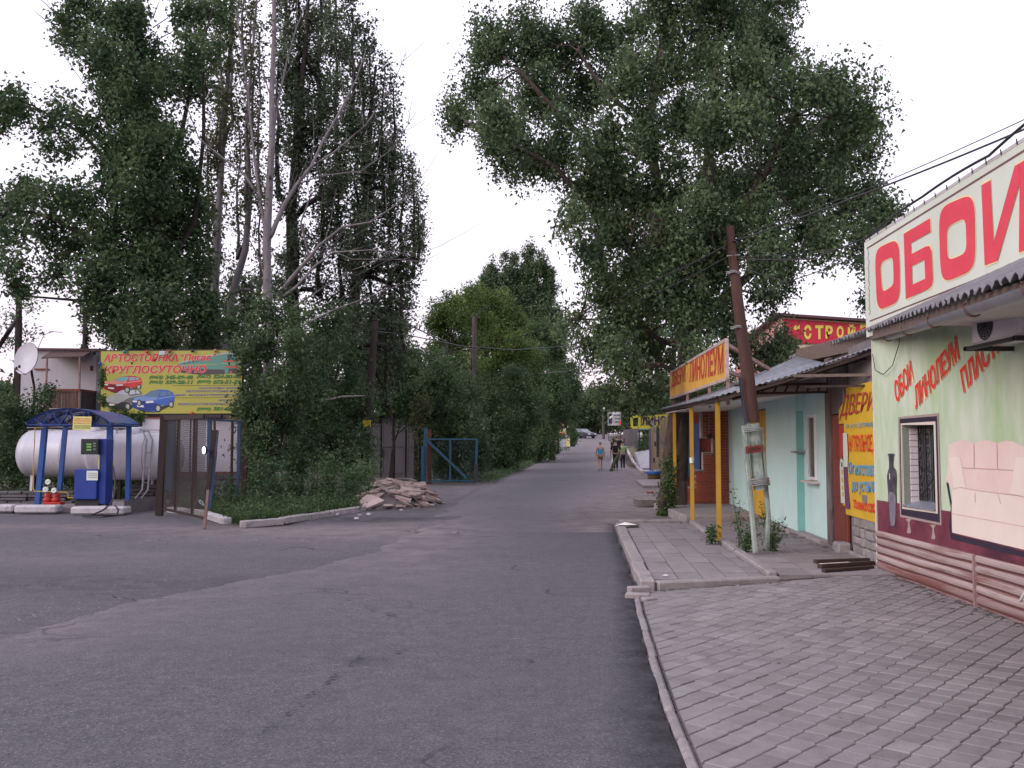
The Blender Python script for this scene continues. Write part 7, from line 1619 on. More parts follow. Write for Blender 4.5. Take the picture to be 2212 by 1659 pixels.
    MB().bar(T(0, .085, 1.66), T(0, .115, 1.62), r(.024)).build('nose', SKIN, root); MB().bar(T(-.025, .094, 1.59), T(.025, .094, 1.59), r(.012)).build('mouth', M('lips', (.3, .08, .07)), root)
    if bag is not None: q_ = MB(); b0 = T(*bag[0]); q_.lathe(b0, [(0, 0), (.11, .02), (.15, .15), (.12, .34), (.03, .42), (.0, .5)], 10); q_.build('carried_bag', bag[1], label=bag[2], cat='bag')
    return root
def at(u, v, dz=0.02): return GT(u, v, dz)
person(at(1297, 1017), 1.72, 'boy in a turquoise tank top and tan shorts walking alone mid street', .05, (.03, .32, .50), (.26, .15, .07), shorts=True, tank=True, arms=(-.05, .02), step=.10, shoes=(.1, .1, .12), shoulder=.19, bent=.3)
person(at(1330, 1016), 1.80, 'young man in black clothes walking between the white bag and green shirt', -.03, (.015, .015, .018), (.014, .014, .016), arms=(.02, -.05), step=.09, shoes=(.08, .05, .04), shoulder=.23)
person(at(1345.5, 1015), 1.72, 'person in a pale green shirt and dark jeans with white shoes', .0, (.30, .42, .20), (.03, .035, .07), arms=(.05, .1), step=.12, shoes=(.75, .75, .78), shoulder=.21)
person(at(1325.5, 993), 1.68, 'dark haired girl in a dark top walking ahead of the man in black', .05, (.035, .03, .06), (.35, .22, .17), shorts=True, long_hair=True, hair=(.05, .025, .02), arms=(0, .05), step=.1, shoulder=.16)
person(at(1333.5, 994), 1.86, 'tall man in black shirt walking ahead in the middle of the group', .0, (.02, .02, .022), (.025, .025, .03), arms=(.1, -.1), step=.12, hair=(.12, .05, .035), shoulder=.25)
person(at(1338.5, 991), 1.80, 'reddish haired person half hidden behind the tall man in black', .0, (.03, .03, .035), (.05, .05, .06), hair=(.15, .06, .04), arms=(0, 0), shoulder=.2)
person(at(1348, 992), 1.66, 'woman with long auburn hair in a grey violet top', -.05, (.22, .18, .24), (.06, .06, .10), long_hair=True, hair=(.16, .06, .035), arms=(.05, 0), shoulder=.17)
p = at(1325, 1015); MB().lathe(p, [(0, 0), (.12, .02), (.16, .2), (.14, .5), (.06, .8), (.03, 1.0)], 10).build('white_sack', M('sack_white', (.6, .58, .62), rough=.5), label='white plastic sack carried low beside the man in black', cat='bag')
p = at(1319.5, 1018); MB().tube([p + Vector((0, 0, .05)), p + Vector((.15, .1, .35)), p + Vector((.4, .2, .85)), p + Vector((.6, .3, 1.2))], [.12, .12, .08, .02], 8).build('leafy_branch', M('branch_green', (.06, .08, .035), (.04, .05, .025), 9, bump=.8), label='leafy green branch dragged on the road beside the white sack', cat='branch')
# ================================================================== TREES AND PLANTS
L_big = leafmat('leaf_big', (.055, .092, .043), (.125, .175, .084), .36, spec=.6, c=(.15, .22, .10))
L_dark = leafmat('leaf_dark', (.050, .088, .042), (.108, .158, .076), .38)
L_pop = leafmat('leaf_poplar', (.066, .094, .060), (.115, .150, .090), .34, c=(.14, .17, .11))
L_mid = leafmat('leaf_maple', (.062, .105, .028), (.120, .175, .050), .3, scale=.5)
L_hedge = leafmat('leaf_hedge', (.054, .094, .042), (.104, .158, .072), .34, scale=.7)
L_far = leafmat('leaf_far', (.055, .09, .04), (.10, .14, .065), .2, scale=.35)
L_olive = leafmat('leaf_olive', (.075, .092, .042), (.120, .135, .065), .28)
L_bush = leafmat('leaf_bush', (.055, .098, .045), (.095, .150, .070), .28, scale=.9)
L_weed = leafmat('leaf_weed', (.050, .095, .032), (.085, .14, .050), .3)
L_grass = leafmat('leaf_grass', (.034, .062, .022), (.060, .092, .034), .25)
m_bark = M('bark_brown', (.085, .062, .055), (.045, .034, .032), 7, rough=.9, bump=1.0, stretch=(2, 2, .35), c3=(.13, .10, .09), scale3=5, amt3=.35, bscale=14)
m_barkp = M('bark_pale', (.215, .195, .205), (.14, .125, .135), 5, rough=.85, bump=.5, stretch=(1.5, 1.5, .4), c3=(.11, .09, .085), scale3=4, amt3=.3)
m_barkd = M('bark_dark', (.045, .035, .032), (.028, .022, .022), 6, rough=.9, bump=.6, stretch=(2, 2, .4))
m_barkred = M('bark_dead', (.17, .115, .10), (.13, .09, .085), 5, rough=.9, bump=.4)

def core(name, blobs, frac, dens, size, mat, parent, seed):
    rg_ = np.random.default_rng(seed); c = []
    for (p, rx, ry, rz) in blobs:
        k = max(3, int(dens * rx * ry)); d = rg_.normal(size=(k, 3)); d /= np.linalg.norm(d, axis=1)[:, None]; c.append(np.array(p) + d * (rg_.random(k) ** .4 * frac)[:, None] * np.array([rx, ry, rz]))
    leaves(name, np.concatenate(c), 3, (.12, .12, .12), size, mat, parent, droop=.2, seed=seed, aspect=.9)
def twig_net(mb, root_pts, targets, seed, r0=.035, r1=.008, n=5):
    rg = random.Random(seed)
    for t in targets:
        s = min(root_pts, key=lambda p: (p - t).length); limb(mb, s, t, r0, r1, n, .5, 4, rg.random())

# ---- the big tree over the porch
T1 = [(1070, 110, 72), (1150, 78, 76), (1240, 90, 82), (1330, 78, 78), (1032, 195, 52), (1000, 262, 46), (1075, 250, 60), (1095, 310, 72), (1160, 352, 66), (1175, 200, 70), (1260, 190, 66), (1350, 180, 80), (1215, 300, 60), (1290, 330, 75), (1270, 420, 66), (1340, 420, 72), (1235, 470, 46),
      (1440, 30, 80), (1530, 10, 88), (1640, 30, 90), (1480, 140, 82), (1580, 150, 90), (1680, 120, 74), (1730, 200, 66), (1480, 260, 84), (1400, 320, 80), (1570, 290, 90), (1660, 260, 80), (1825, 185, 64), (1866, 250, 62), (1800, 270, 70), (1855, 340, 62), (1745, 330, 80), (1680, 380, 84), (1760, 420, 76), (1845, 430, 58),
      (1900, 465, 50), (1865, 520, 50), (1890, 590, 36), (1878, 650, 30), (1560, 400, 84), (1460, 420, 78), (1340, 500, 70), (1290, 560, 56), (1610, 480, 80), (1790, 530, 50), (1740, 500, 60), (1700, 580, 48), (1650, 560, 50), (1340, 600, 64), (1420, 560, 62), (1295, 640, 44), (1380, 680, 62), (1460, 660, 48), (1320, 720, 56), (1245, 690, 26), (1275, 745, 46), (1220, 700, 22),
      (1415, 760, 62), (1350, 800, 58), (1310, 850, 34), (1390, 850, 36), (1500, 740, 36), (1475, 800, 30), (1655, 640, 36), (1540, 560, 50), (1500, 470, 60),
      (1450, -80, 90), (1560, -100, 90), (1660, -70, 84), (1500, -200, 80), (1600, -220, 80)]
T1 = [(t[0], t[1], t[2] * .93) for t in T1]
T1 += [(1430, 520, 56, -2), (1480, 560, 56, -2.2), (1530, 620, 50, -1.8), (1440, 610, 54, -2), (1490, 660, 50, -2), (1550, 520, 60, -2), (1400, 640, 48, -1.6), (1570, 680, 40, -1), (1530, 700, 34, 1.5)]
T1r = [(1690, 735, 34, 2), (1648, 760, 44, 2.5), (1600, 745, 36, 3), (1700, 790, 22, 1.0), (1660, 805, 26, 2.0)]
def tree(name, loc, label, group=None): return empty(name, loc, label, 'tree', group)
bt1 = G(1432, 1112, 0)
big = tree('shade_tree', bt1, 'huge leaning shade tree spreading over the porch, ivy at its foot')
tr = MB()
A = [W(1435, 1114, 24.0), W(1439, 1055, 24.2), W(1446, 985, 24.5), W(1460, 880, 24.7), W(1482, 800, 24.6), W(1500, 700, 24.5), W(1515, 600, 24.5), W(1520, 480, 24.4)]
A[0].z = -.1
tr.tube([A[0] + Vector((0, 0, -.05)), A[0] + Vector((.02, 0, .16)), A[1], A[2], A[3], A[4], A[5], A[6], A[7]], [.24, .19, .165, .155, .155, .17, .18, .17, .13], 16)
Bk = [W(1468, 1060, 25.4), W(1472, 980, 25.3), W(1476, 880, 25.1), W(1478, 760, 25.0), W(1460, 640, 24.9), W(1440, 520, 24.8), W(1420, 400, 24.7), W(1400, 280, 24.5)]
Bk[0].z = 0
tr.tube(Bk, [.19, .17, .17, .17, .17, .16, .14, .10], 12)
lim = []
for (pts, r0, r1, dy) in (([(1515, 600), (1580, 480), (1650, 380), (1720, 250)], .17, .05, -1.5), ([(1500, 700), (1590, 620), (1680, 540), (1800, 470), (1880, 440)], .15, .04, 1), ([(1440, 520), (1370, 430), (1290, 330), (1200, 240), (1120, 150)], .16, .04, -1), ([(1460, 640), (1380, 560), (1290, 470), (1200, 360), (1080, 300), (1010, 265)], .13, .03, -1),
                        ([(1520, 480), (1530, 350), (1540, 200), (1560, 40), (1580, -120)], .17, .05, 0), ([(1400, 280), (1420, 150), (1440, 20), (1450, -80)], .12, .04, 1), ([(1400, 280), (1300, 190), (1250, 110)], .09, .03, 0), ([(1650, 380), (1740, 300), (1840, 200)], .08, .03, 1), ([(1478, 760), (1400, 720), (1330, 690), (1250, 690)], .08, .02, -1.0), ([(1492, 800), (1420, 790), (1350, 800)], .06, .02, -1), ([(1500, 700), (1560, 700), (1640, 760)], .07, .02, 2)):
    lim += pixlimb(tr, pts, 24.4, r0, r1, 8, dy)
bl_ = pixblobs(T1, 24.0, 5, 2.6) + pixblobs(T1r, 24.0, 6)
twig_net(tr, lim + A[4:] + Bk[4:], [b[0] for b in bl_], 3)
rg = random.Random(8)
for (u, v) in ((1400, 470), (1430, 480), (1460, 475), (1380, 500), (1520, 470), (1540, 500), (1640, 280), (1655, 300), (1620, 330)):   # bare hanging twigs
    for k in range(4):
        p = W(u, v, 21.5 + rg.uniform(-.4, .4)); q = [p]
        for j in range(6): p = p + Vector((rg.uniform(-.14, .12), rg.uniform(-.1, .1), -.16 if j > 1 else .05)); q.append(p)
        tr.tube(q, [.016, .014, .012, .010, .009, .007, .005], 4)
tr.build('trunk', m_bark, big, smooth=True)
tw = blob_twigs(bl_, 165, 3, fill=.26, stray=.10)
leaves('crown', tw, 17, (.27, .27, .42), .118, L_big, big, droop=.55, seed=4, aspect=.74)
core('inner_foliage', bl_, .55, 60, .18, L_big, big, 3)
# ivy on the trunk
iv = []
for i in range(420):
    t = rg.random() ** 1.2; P_ = A[0].lerp(A[2], t); a = rg.uniform(0, 6.28); r = .20 - .02 * t
    if rg.random() < .8: a = rg.uniform(-2.2, -.4)
    iv.append((P_.x + r * math.cos(a), P_.y + r * math.sin(a) - .02, max(.05, P_.z + rg.uniform(-.1, .1))))
leaves('ivy', iv, 3, (.08, .08, .10), .07, L_weed, big, seed=5, aspect=.9)

# ---- left group: big dark tree by the cabin
LA = [(150, 45, 36), (195, 30, 50), (255, 25, 52), (175, 85, 40), (220, 110, 52), (280, 85, 60), (325, 150, 60), (290, 180, 60), (420, 40, 44), (465, 25, 40), (425, 110, 46), (385, 170, 40), (425, 190, 36), (240, 180, 44), (295, 250, 62), (335, 320, 70), (280, 330, 60), (310, 410, 72), (365, 400, 66), (350, 490, 80), (290, 500, 60), (410, 470, 52), (330, 590, 80), (400, 560, 60), (350, 690, 84), (260, 690, 62), (430, 640, 56), (450, 720, 44), (500, 700, 30), (300, 760, 50), (230, 360, 48), (250, 420, 50),
      (185, 275, 40), (140, 240, 34), (105, 275, 32), (100, 310, 28), (150, 320, 26), (20, 205, 38), (40, 235, 34), (5, 260, 30), (-40, 240, 50), (60, 430, 48), (15, 445, 40), (115, 425, 50), (175, 450, 52), (30, 500, 36), (90, 500, 46), (160, 530, 54), (230, 520, 60), (35, 570, 34), (45, 620, 34), (120, 590, 40), (190, 610, 54), (245, 600, 56), (210, 655, 36), (-30, 480, 50), (-60, 560, 60), (240, 240, 36), (235, 700, 30), (250, 735, 24)]
bA = Vector((W(345, 900, 33).x, 33, 0))
ta = tree('broad_tree', bA, 'massive dark leafy tree rising behind the white cabin and the billboard')
tr = MB(); M0 = [Vector((bA.x, 33, -.2)), W(348, 760, 33), W(350, 600, 33), W(335, 420, 33), W(315, 250, 33), W(300, 80, 33), W(298, -60, 33)]
tr.tube(M0, [.42, .36, .32, .26, .20, .14, .08], 12)
lim = []
for pts, r0, r1 in (([(350, 640), (280, 560), (200, 520), (110, 470), (20, 450)], .16, .04), ([(340, 480), (260, 380), (180, 290), (110, 250)], .13, .03), ([(350, 600), (420, 480), (440, 300), (440, 100)], .12, .04), ([(335, 420), (390, 300), (420, 150), (460, 20)], .12, .03), ([(300, 250), (230, 130), (150, 50)], .10, .03), ([(350, 700), (260, 660), (180, 650), (60, 640)], .10, .03), ([(110, 250), (60, 230), (10, 220)], .05, .02), ([(300, 80), (298, 30), (295, -40)], .14, .10)):
    lim += pixlimb(tr, pts, 33, r0, r1, 7, -1)
LA = [(u, v, r * (.84 if u < 262 and v > 180 else .95)) for (u, v, r) in LA]
bl_ = pixblobs(LA, 32.5, 9, 2.0); twig_net(tr, lim + M0[1:], [b[0] for b in bl_], 5, .04)
for (pts) in ([(150, 60), (120, 30), (95, 5), (60, -20)], [(140, 60), (100, 45), (70, 20)], [(330, 60), (360, 40), (380, 20), (390, -10)], [(330, 90), (370, 70), (400, 40)], [(330, 40), (345, 0)], [(260, 290), (210, 220), (130, 110)], [(240, 300), (170, 265), (120, 250)], [(200, 255), (160, 220), (140, 195)]):
    pixlimb(tr, pts, 32, .025, .006, 4, -.3)
tr.build('trunk', m_barkd, ta, smooth=True)
leaves('crown', blob_twigs(bl_, 66, 6, fill=.33, stray=.12), 22, (.42, .42, .5), .17, L_dark, ta, droop=.35, seed=7, aspect=.8); core('inner_foliage', bl_, .5, 16, .22, L_dark, ta, 8)
# slim stem at far left
tf = tree('slim_tree', Vector((W(38, 900, 38).x, 38, 0)), 'slim dark stem standing left behind the satellite dish')
tr = MB(); tr.tube([Vector((W(38, 900, 38).x, 38, 0)), W(40, 720, 38), W(42, 600, 38)], [.16, .14, .09], 8); tr.tube([W(-10, 760, 36), W(20, 715, 36), W(36, 690, 37)], [.10, .09, .05], 7); tr.build('trunk', m_barkd, tf, smooth=True)
leaves('crown', blob_twigs(pixblobs([(60, 720, 24), (30, 690, 24), (60, 660, 20), (10, 740, 20)], 38, 2), 40, 3), 14, (.4, .4, .4), .15, L_dark, tf, seed=12)

# ---- two slender pale-stemmed poplars
def poplar(name, u_base, stem_pts, cols, Y, label, mat, lmat, r0, dens, size, seed, per=12, branch=True, vb=900, leafsp=(.30, .30, .42), group=None):
    base = Vector((W(u_base, vb, Y).x, Y, zt(Y) - .1)); t = tree(name, base, label, group); tr = MB(); pts = [base] + [W(u, v, Y) for (u, v) in stem_pts]; n = len(pts)
    tr.tube(pts, [r0 * (1 - .85 * i / (n - 1)) for i in range(n)], 9); rg = random.Random(seed); tw = []
    for (uc, vt, vb_, hw, off) in cols:
        k = max(4, int((vb_ - vt) / 46)); prev = None; ct = []
        for i in range(k + 1):
            f = i / k; v = vb_ + (vt - vb_) * f; w = hw * (math.sin(math.pi * min(1, .18 + .82 * (1 - f)) ** .9) ** .6 if f > .5 else .8 + .2 * math.sin(f * 3.1)) * rg.uniform(.75, 1.1)
            u = uc + rg.uniform(-.2, .2) * hw; y = Y + off + rg.uniform(-.5, .5); c_ = W(u, v, y); ct.append(c_)
            r = max(.12, w * y / F_); tw.append((c_, r, r, 46 * y / F_ * .75))
        src = min(pts[1:], key=lambda p: (p - ct[0]).length)
        if branch: tr.tube([src.lerp(ct[0], t_) + Vector((0, 0, .3 * math.sin(math.pi * t_))) for t_ in (0, .35, .7, 1)] + ct[1:], [r0 * .35] * 4 + [r0 * .32 * (1 - .8 * i / len(ct)) for i in range(1, len(ct))], 5)
    tr.build('trunk', mat, t, smooth=True)
    if tw: leaves('crown', blob_twigs(tw, dens * 1.25, seed, fill=.4, stray=.14), per, leafsp, size, lmat, t, droop=.2, seed=seed + 1, aspect=.85)
    return t
poplar('poplar_tree', 470, [(468, 760), (462, 660), (470, 500), (480, 330), (490, 200), (500, 60), (505, -60)], [(478, -40, 330, 24, 0), (470, 100, 560, 26, .5), (500, -60, 260, 22, -.5), (450, 300, 640, 20, .3), (435, 20, 200, 26, .5)], 38, 'slender pale stemmed poplar, left one of the thin pair behind the billboard', m_barkp, L_olive, .22, 44, .15, 31, per=11)
poplar('poplar_tree', 488, [(490, 740), (500, 640), (530, 540), (540, 420), (532, 280), (545, 120), (558, -40)], [(545, -40, 300, 22, 0), (535, 130, 460, 24, .3), (560, 60, 420, 18, -.3), (515, 250, 560, 20, .4), (560, 400, 640, 20, .3), (525, -60, 130, 24, 0)], 37, 'slender pale stemmed poplar, right one of the thin pair, sparse leaves', m_barkp, L_olive, .20, 34, .15, 32, per=10)
# ---- dense columnar poplar
poplar('poplar_tree', 640, [(640, 760), (632, 640), (628, 480), (640, 300), (660, 100), (670, -80)], [(618, -120, 200, 30, 0), (650, -140, 330, 36, .6), (640, 180, 640, 30, -.4), (690, -120, 260, 38, .2), (690, 200, 640, 36, .5), (728, -60, 420, 34, -.5), (600, 120, 420, 14, 0), (735, 380, 720, 34, .3), (760, 20, 300, 26, .4), (770, 250, 720, 36, -.3)], 36, 'tall dense columnar poplar just right of the bare tree', m_barkd, L_pop, .3, 60, .14, 33, per=14)
poplar('poplar_tree', 760, [(760, 760), (770, 600), (790, 420), (800, 250), (812, 140)], [(785, 60, 400, 24, 0), (800, 100, 420, 20, .4), (828, 148, 470, 24, .1), (850, 190, 420, 22, -.3), (800, 380, 800, 38, .4), (840, 310, 760, 24, -.4), (868, 330, 640, 24, .3), (893, 362, 600, 20, 0), (905, 440, 560, 10, .2), (870, 560, 760, 30, 0), (836, 640, 840, 30, .4)], 37, 'broader dark poplar with several ragged tips at the right of the left group', m_barkd, L_pop, .26, 56, .14, 34, per=13)
# ---- bare pale tree
bD = Vector((W(580, 1060, 31).x, 31, 0)); td = tree('bare_tree', bD, 'half dead tree with pale forked trunk and long bare branches')
tr = MB(); tr.tube([bD, W(580, 850, 31), W(579, 700, 31), W(577, 600, 31), W(576, 520, 31), W(582, 400, 31), (W(588, 300, 31)), W(587, 200, 31), W(592, 80, 31), W(592, -60, 31)], [.24, .17, .145, .135, .13, .115, .10, .085, .07, .055], 11)
for pts, r0, r1 in (([(580, 525), (595, 485), (615, 440), (640, 400), (672, 360), (700, 300), (735, 240), (770, 170), (790, 110)], .10, .02), ([(576, 505), (568, 470), (560, 420), (548, 330), (535, 200), (520, 90), (508, 20)], .07, .02), ([(562, 430), (530, 380), (480, 340), (430, 300), (385, 180)], .05, .012), ([(672, 360), (720, 330), (790, 270), (845, 190), (880, 110)], .04, .008),
                  ([(600, 640), (630, 600), (665, 560), (690, 530), (740, 490), (800, 480), (860, 440), (905, 410)], .08, .012), ([(600, 650), (640, 620), (680, 575), (720, 545), (800, 540), (880, 548)], .06, .01), ([(590, 700), (640, 660), (700, 620), (750, 590)], .05, .012), ([(600, 760), (660, 700), (720, 670), (800, 640), (905, 600)], .05, .01), ([(588, 300), (600, 220), (620, 130), (640, 60), (665, 0)], .05, .015), ([(582, 200), (566, 150), (560, 120)], .03, .008), ([(640, 400), (690, 380), (780, 370), (850, 320), (900, 240)], .03, .006),
                  ([(690, 530), (760, 560), (850, 560), (905, 565)], .025, .006), ([(700, 300), (760, 320), (840, 290)], .02, .005), ([(606, 270), (600, 240), (592, 210)], .05, .04), ([(576, 600), (560, 560), (540, 520), (515, 500)], .03, .01), ([(668, 560), (650, 480), (672, 420), (700, 390)], .04, .012), ([(740, 590), (800, 570), (870, 530)], .02, .005)):
    P_ = pixlimb(tr, pts, 31, r0, r1, 6, rnd.uniform(-1, .6))
    for a_, b_ in zip(P_[1:], P_[2:]):
        for k in range(3):
            s0_ = a_.lerp(b_, rnd.random()); dr = (b_ - a_).normalized() + Vector((rnd.uniform(-.9, .9), rnd.uniform(-.5, .5), rnd.uniform(-.5, .9))); L_ = rnd.uniform(.4, 1.3); m1 = s0_ + dr * L_ * .5; tr.tube([s0_, m1, m1 + (dr + Vector((rnd.uniform(-.4, .4), 0, .4))) * L_ * .5], [.012, .008, .004], 4)
tr.tube([W(640, 900, 32.4), W(679, 852, 31.9), W(694, 818, 31.7)], [.13, .10, .10], 8); tr.tube([W(650, 905, 32.4), W(699, 866, 31.8), W(740, 857, 31.5), W(789, 855, 31.3)], [.07, .055, .04, .02], 7)
tr.build('trunk', m_barkp, td, smooth=True)
leaves('crown', blob_twigs(pixblobs([(600, 60, 16), (615, 110, 16), (575, 390, 12), (600, 330, 14), (560, 430, 14), (610, 640, 20), (560, 600, 18), (590, 760, 24)], 31, 4, .6), 40, 8), 8, (.4, .4, .4), .12, L_pop, td, seed=15)

# ---- understorey behind the kerb island: dark trees, ivy, bushes
def thicket(name, blobs, Y, label, lmat, dens, per, size, seed, depth=1.0, sp=(.4, .4, .4), cat='tree', stems=True, base_v=None, group=None, fill=.4):
    bl = pixblobs(blobs, Y, seed, depth); cx = sum(b[0].x for b in bl) / len(bl); base = Vector((cx, Y, zt(Y) - .05)); t = empty(name, base, label, cat, group)
    if stems:
        tr = MB(); rg = random.Random(seed); hi = max(b[0].z for b in bl); tp_ = Vector((cx, Y, max(zt(Y) + .5, hi * .6))); tr.tube([base, base.lerp(tp_, .5) + Vector((.1, 0, 0)), tp_], [max(.06, .02 * hi + .04), .07, .05], 7)
        for b in bl: limb(tr, base.lerp(tp_, rg.uniform(.3, 1)), b[0], .04, .012, 5, .4, 3, rg.random())
        tr.build('trunk', m_barkd, t, smooth=True)
    leaves('crown' if cat == 'tree' else 'foliage', blob_twigs(bl, dens, seed, fill=fill, stray=.12), per, tuple(v * .8 for v in sp), size * 1.12, lmat, t, seed=seed + 1, aspect=.68)
    if cat == 'tree': core('inner_foliage', bl, .65, 40 / (size * 8) ** 2, size * 1.6, lmat, t, seed)
    return t
thicket('young_maple', [(560, 760, 46), (600, 720, 40), (640, 760, 46), (545, 830, 36), (600, 830, 50), (560, 900, 46), (620, 900, 50), (545, 960, 40), (590, 970, 44), (660, 840, 44), (575, 680, 34), (640, 690, 36), (515, 760, 14), (530, 880, 26)], 29.3, 'dark ivy grown sapling clump pressing against the billboard end', L_dark, 95, 17, .115, 51, .8)
thicket('young_maple', [(690, 780, 46), (740, 760, 46), (700, 850, 50), (760, 840, 50), (660, 920, 46), (720, 920, 52), (780, 900, 40), (660, 980, 40), (720, 985, 46), (770, 960, 44), (690, 700, 36), (740, 690, 32), (640, 960, 34)], 33.5, 'dark young tree clump between the broken limb and the left pole', L_dark, 80, 16, .125, 52, 1.2)
thicket('young_maple', [(830, 830, 44), (870, 800, 44), (850, 760, 36), (890, 850, 44), (830, 880, 28), (880, 885, 30), (790, 800, 34), (815, 760, 30), (905, 905, 24)], 45, 'leafy tree overhanging the grey garage doors', L_hedge, 70, 15, .16, 53, 1.5)
ivy_t = thicket('ivy_column', [(903, 900, 16), (906, 930, 14), (908, 960, 13), (910, 990, 13), (908, 1020, 14), (912, 870, 20), (898, 880, 16)], 44, 'narrow column of pale ivy climbing beside the blue gate', L_olive, 110, 14, .12, 54, .3, (.25, .25, .35), 'ivy')
thicket('bush', [(560, 1040, 30), (600, 1025, 34), (640, 1050, 32), (580, 1075, 26), (620, 1080, 26), (540, 1070, 20), (560, 1000, 22), (575, 1092, 14, -1.6), (620, 1092, 14, -1.6), (545, 1085, 14, -1.2)], 26.2, 'left half of the low green bushes behind the white kerb', L_bush, 150, 16, .085, 61, .7, (.25, .25, .3), 'bush', False)
thicket('bush', [(690, 1035, 34), (730, 1020, 36), (770, 1035, 32), (700, 1070, 26), (745, 1065, 26), (660, 1070, 24), (785, 1055, 16), (790, 1015, 20), (660, 1088, 15, -1.6), (700, 1086, 16, -1.6), (735, 1082, 14, -1.2)], 27.0, 'fuller green bush spreading left of the rubble heap', L_bush, 150, 16, .085, 62, .8, (.25, .25, .3), 'bush', False)
thicket('bush', [(400, 1085, 20), (440, 1080, 22), (480, 1075, 22), (515, 1080, 20), (470, 1095, 16), (380, 1092, 14), (420, 1050, 10), (500, 1050, 12), (535, 1100, 12, -1)], 26.0, 'weedy green growth behind the rusty mesh gate', L_bush, 130, 15, .08, 69, .6, (.22, .22, .28), 'bush', False)
thicket('bush', [(655, 1000, 26), (610, 990, 24), (700, 985, 26), (750, 985, 24), (800, 1000, 18)], 30, 'dark bush row rising behind the low green bushes', L_dark, 120, 15, .11, 63, .8, (.3, .3, .3), 'bush', False)
thicket('bush', [(20, 905, 40), (60, 880, 36), (10, 950, 42), (50, 930, 36), (-20, 880, 50), (85, 870, 20), (100, 850, 14), (110, 842, 8), (30, 990, 34), (-10, 1000, 40), (68, 905, 26)], 31, 'dark bush at the left picture edge under the satellite dish', L_dark, 110, 16, .11, 64, .8, (.35, .35, .35), 'bush', False)
thicket('bush', [(10, 860, 22), (-20, 830, 30)], 42, 'distant dark foliage left of the cabin', L_dark, 80, 14, .16, 65, .8, (.4, .4, .4), 'bush', False)
thicket('climbing_vine', [(219, 800, 5), (221, 830, 6), (220, 858, 6), (226, 872, 7), (222, 815, 4), (245, 885, 6), (270, 892, 7), (285, 905, 9), (300, 900, 9), (290, 920, 8), (262, 900, 8)], 29.7, 'green creeper hanging at the left edge of the yellow billboard', L_weed, 260, 10, .085, 66, .12, (.10, .05, .14), 'vine', False)
thicket('climbing_vine', [(520, 860, 7), (517, 870, 8), (524, 840, 6), (522, 800, 7), (526, 770, 7), (510, 882, 8)], 29.5, 'dark creeper covering the right edge of the yellow billboard', L_dark, 200, 10, .085, 67, .12, (.12, .06, .14), 'vine', False)
thicket('climbing_vine', [(184, 690, 9), (184, 710, 8), (186, 730, 9), (183, 748, 8)], 36, 'creeper wrapped round the tall floodlight mast', L_olive, 200, 10, .12, 68, .2, (.15, .15, .2), 'vine', False)
thicket('bush', [(u, 1028 + (u % 3) * 6, 20) for u in range(-20, 340, 17)] + [(u, 1005, 16) for u in range(-10, 60, 16)], 37, 'low green growth seen beneath the gas tanks', L_bush, 90, 14, .12, 73, 1.0, (.3, .3, .3), 'bush', False)
thicket('bush', [(u, 1030 + (u % 3) * 5, 18) for u in range(345, 560, 16)], 35, 'low green growth seen beneath the white sheet fence', L_dark, 90, 14, .12, 74, .6, (.3, .3, .3), 'bush', False)
# trees behind the billboard and cabin, far background wall
thicket('background_tree', [(285, 730, 34), (310, 740, 36), (370, 740, 40), (420, 760, 40), (440, 700, 40), (395, 680, 36)], 44, 'dull green tree filling the gap above the billboard', L_olive, 70, 14, .17, 70, 1.5, (.5, .5, .5))
thicket('background_tree', [(520, 620, 40), (545, 680, 40), (500, 740, 36), (560, 740, 40), (610, 560, 26), (600, 620, 34), (500, 660, 26), (540, 800, 50)], 46, 'dim tree between the pale stems and the bare tree', L_pop, 60, 14, .17, 71, 1.5, (.5, .5, .5))
thicket('background_tree', [(700, 760, 60), (780, 740, 60), (640, 800, 50), (840, 720, 44), (880, 780, 50), (740, 860, 70), (660, 880, 60)], 52, 'dark tree mass far behind the left utility pole', L_dark, 60, 14, .2, 72, 2, (.6, .6, .6))
# ---- middle trees left of the street
thicket('maple_tree', [(950, 668, 26), (980, 660, 28), (1006, 652, 26), (1022, 634, 22), (940, 700, 24), (955, 712, 34), (985, 690, 34), (1000, 730, 44), (960, 760, 40), (940, 745, 20), (1030, 700, 34), (940, 800, 36), (1000, 800, 50), (930, 850, 36), (990, 870, 50), (965, 665, 12), (985, 650, 10)], 57, 'bright green maple rising behind the street lamp arm', L_mid, 72, 16, .15, 80, 2.0, (.5, .5, .5))
thicket('maple_tree', [(1035, 650, 30), (1060, 670, 40), (1020, 690, 30), (1060, 720, 46), (1100, 700, 44), (1110, 750, 44), (1060, 780, 50), (1120, 800, 48), (1030, 630, 16), (1080, 640, 24), (1070, 850, 60), (1040, 810, 50)], 64, 'taller yellow green maple in the middle of the roadside trees', L_mid, 72, 16, .15, 81, 2.0, (.5, .5, .5))
poplar('poplar_tree', 1120, [(1120, 760), (1125, 680), (1130, 600)], [(1045, 598, 700, 15, 0), (1062, 590, 700, 15, 0), (1080, 615, 720, 17, 0), (1092, 572, 720, 18, .5), (1112, 585, 720, 19, 0), (1128, 572, 720, 20, .4), (1146, 552, 740, 21, 0), (1163, 568, 740, 20, .3), (1177, 588, 760, 20, 0), (1190, 622, 780, 17, .4), (1202, 680, 800, 15, 0), (1152, 640, 820, 30, 1), (1060, 620, 720, 24, 1), (1100, 610, 740, 28, 1)], 82, 'grey green poplar clump with feathery tips above the roadside maples', m_barkd, leafmat('leaf_poplar_pale', (.075, .115, .060), (.115, .160, .085), .25), .3, 70, .20, 82, per=15, vb=950)
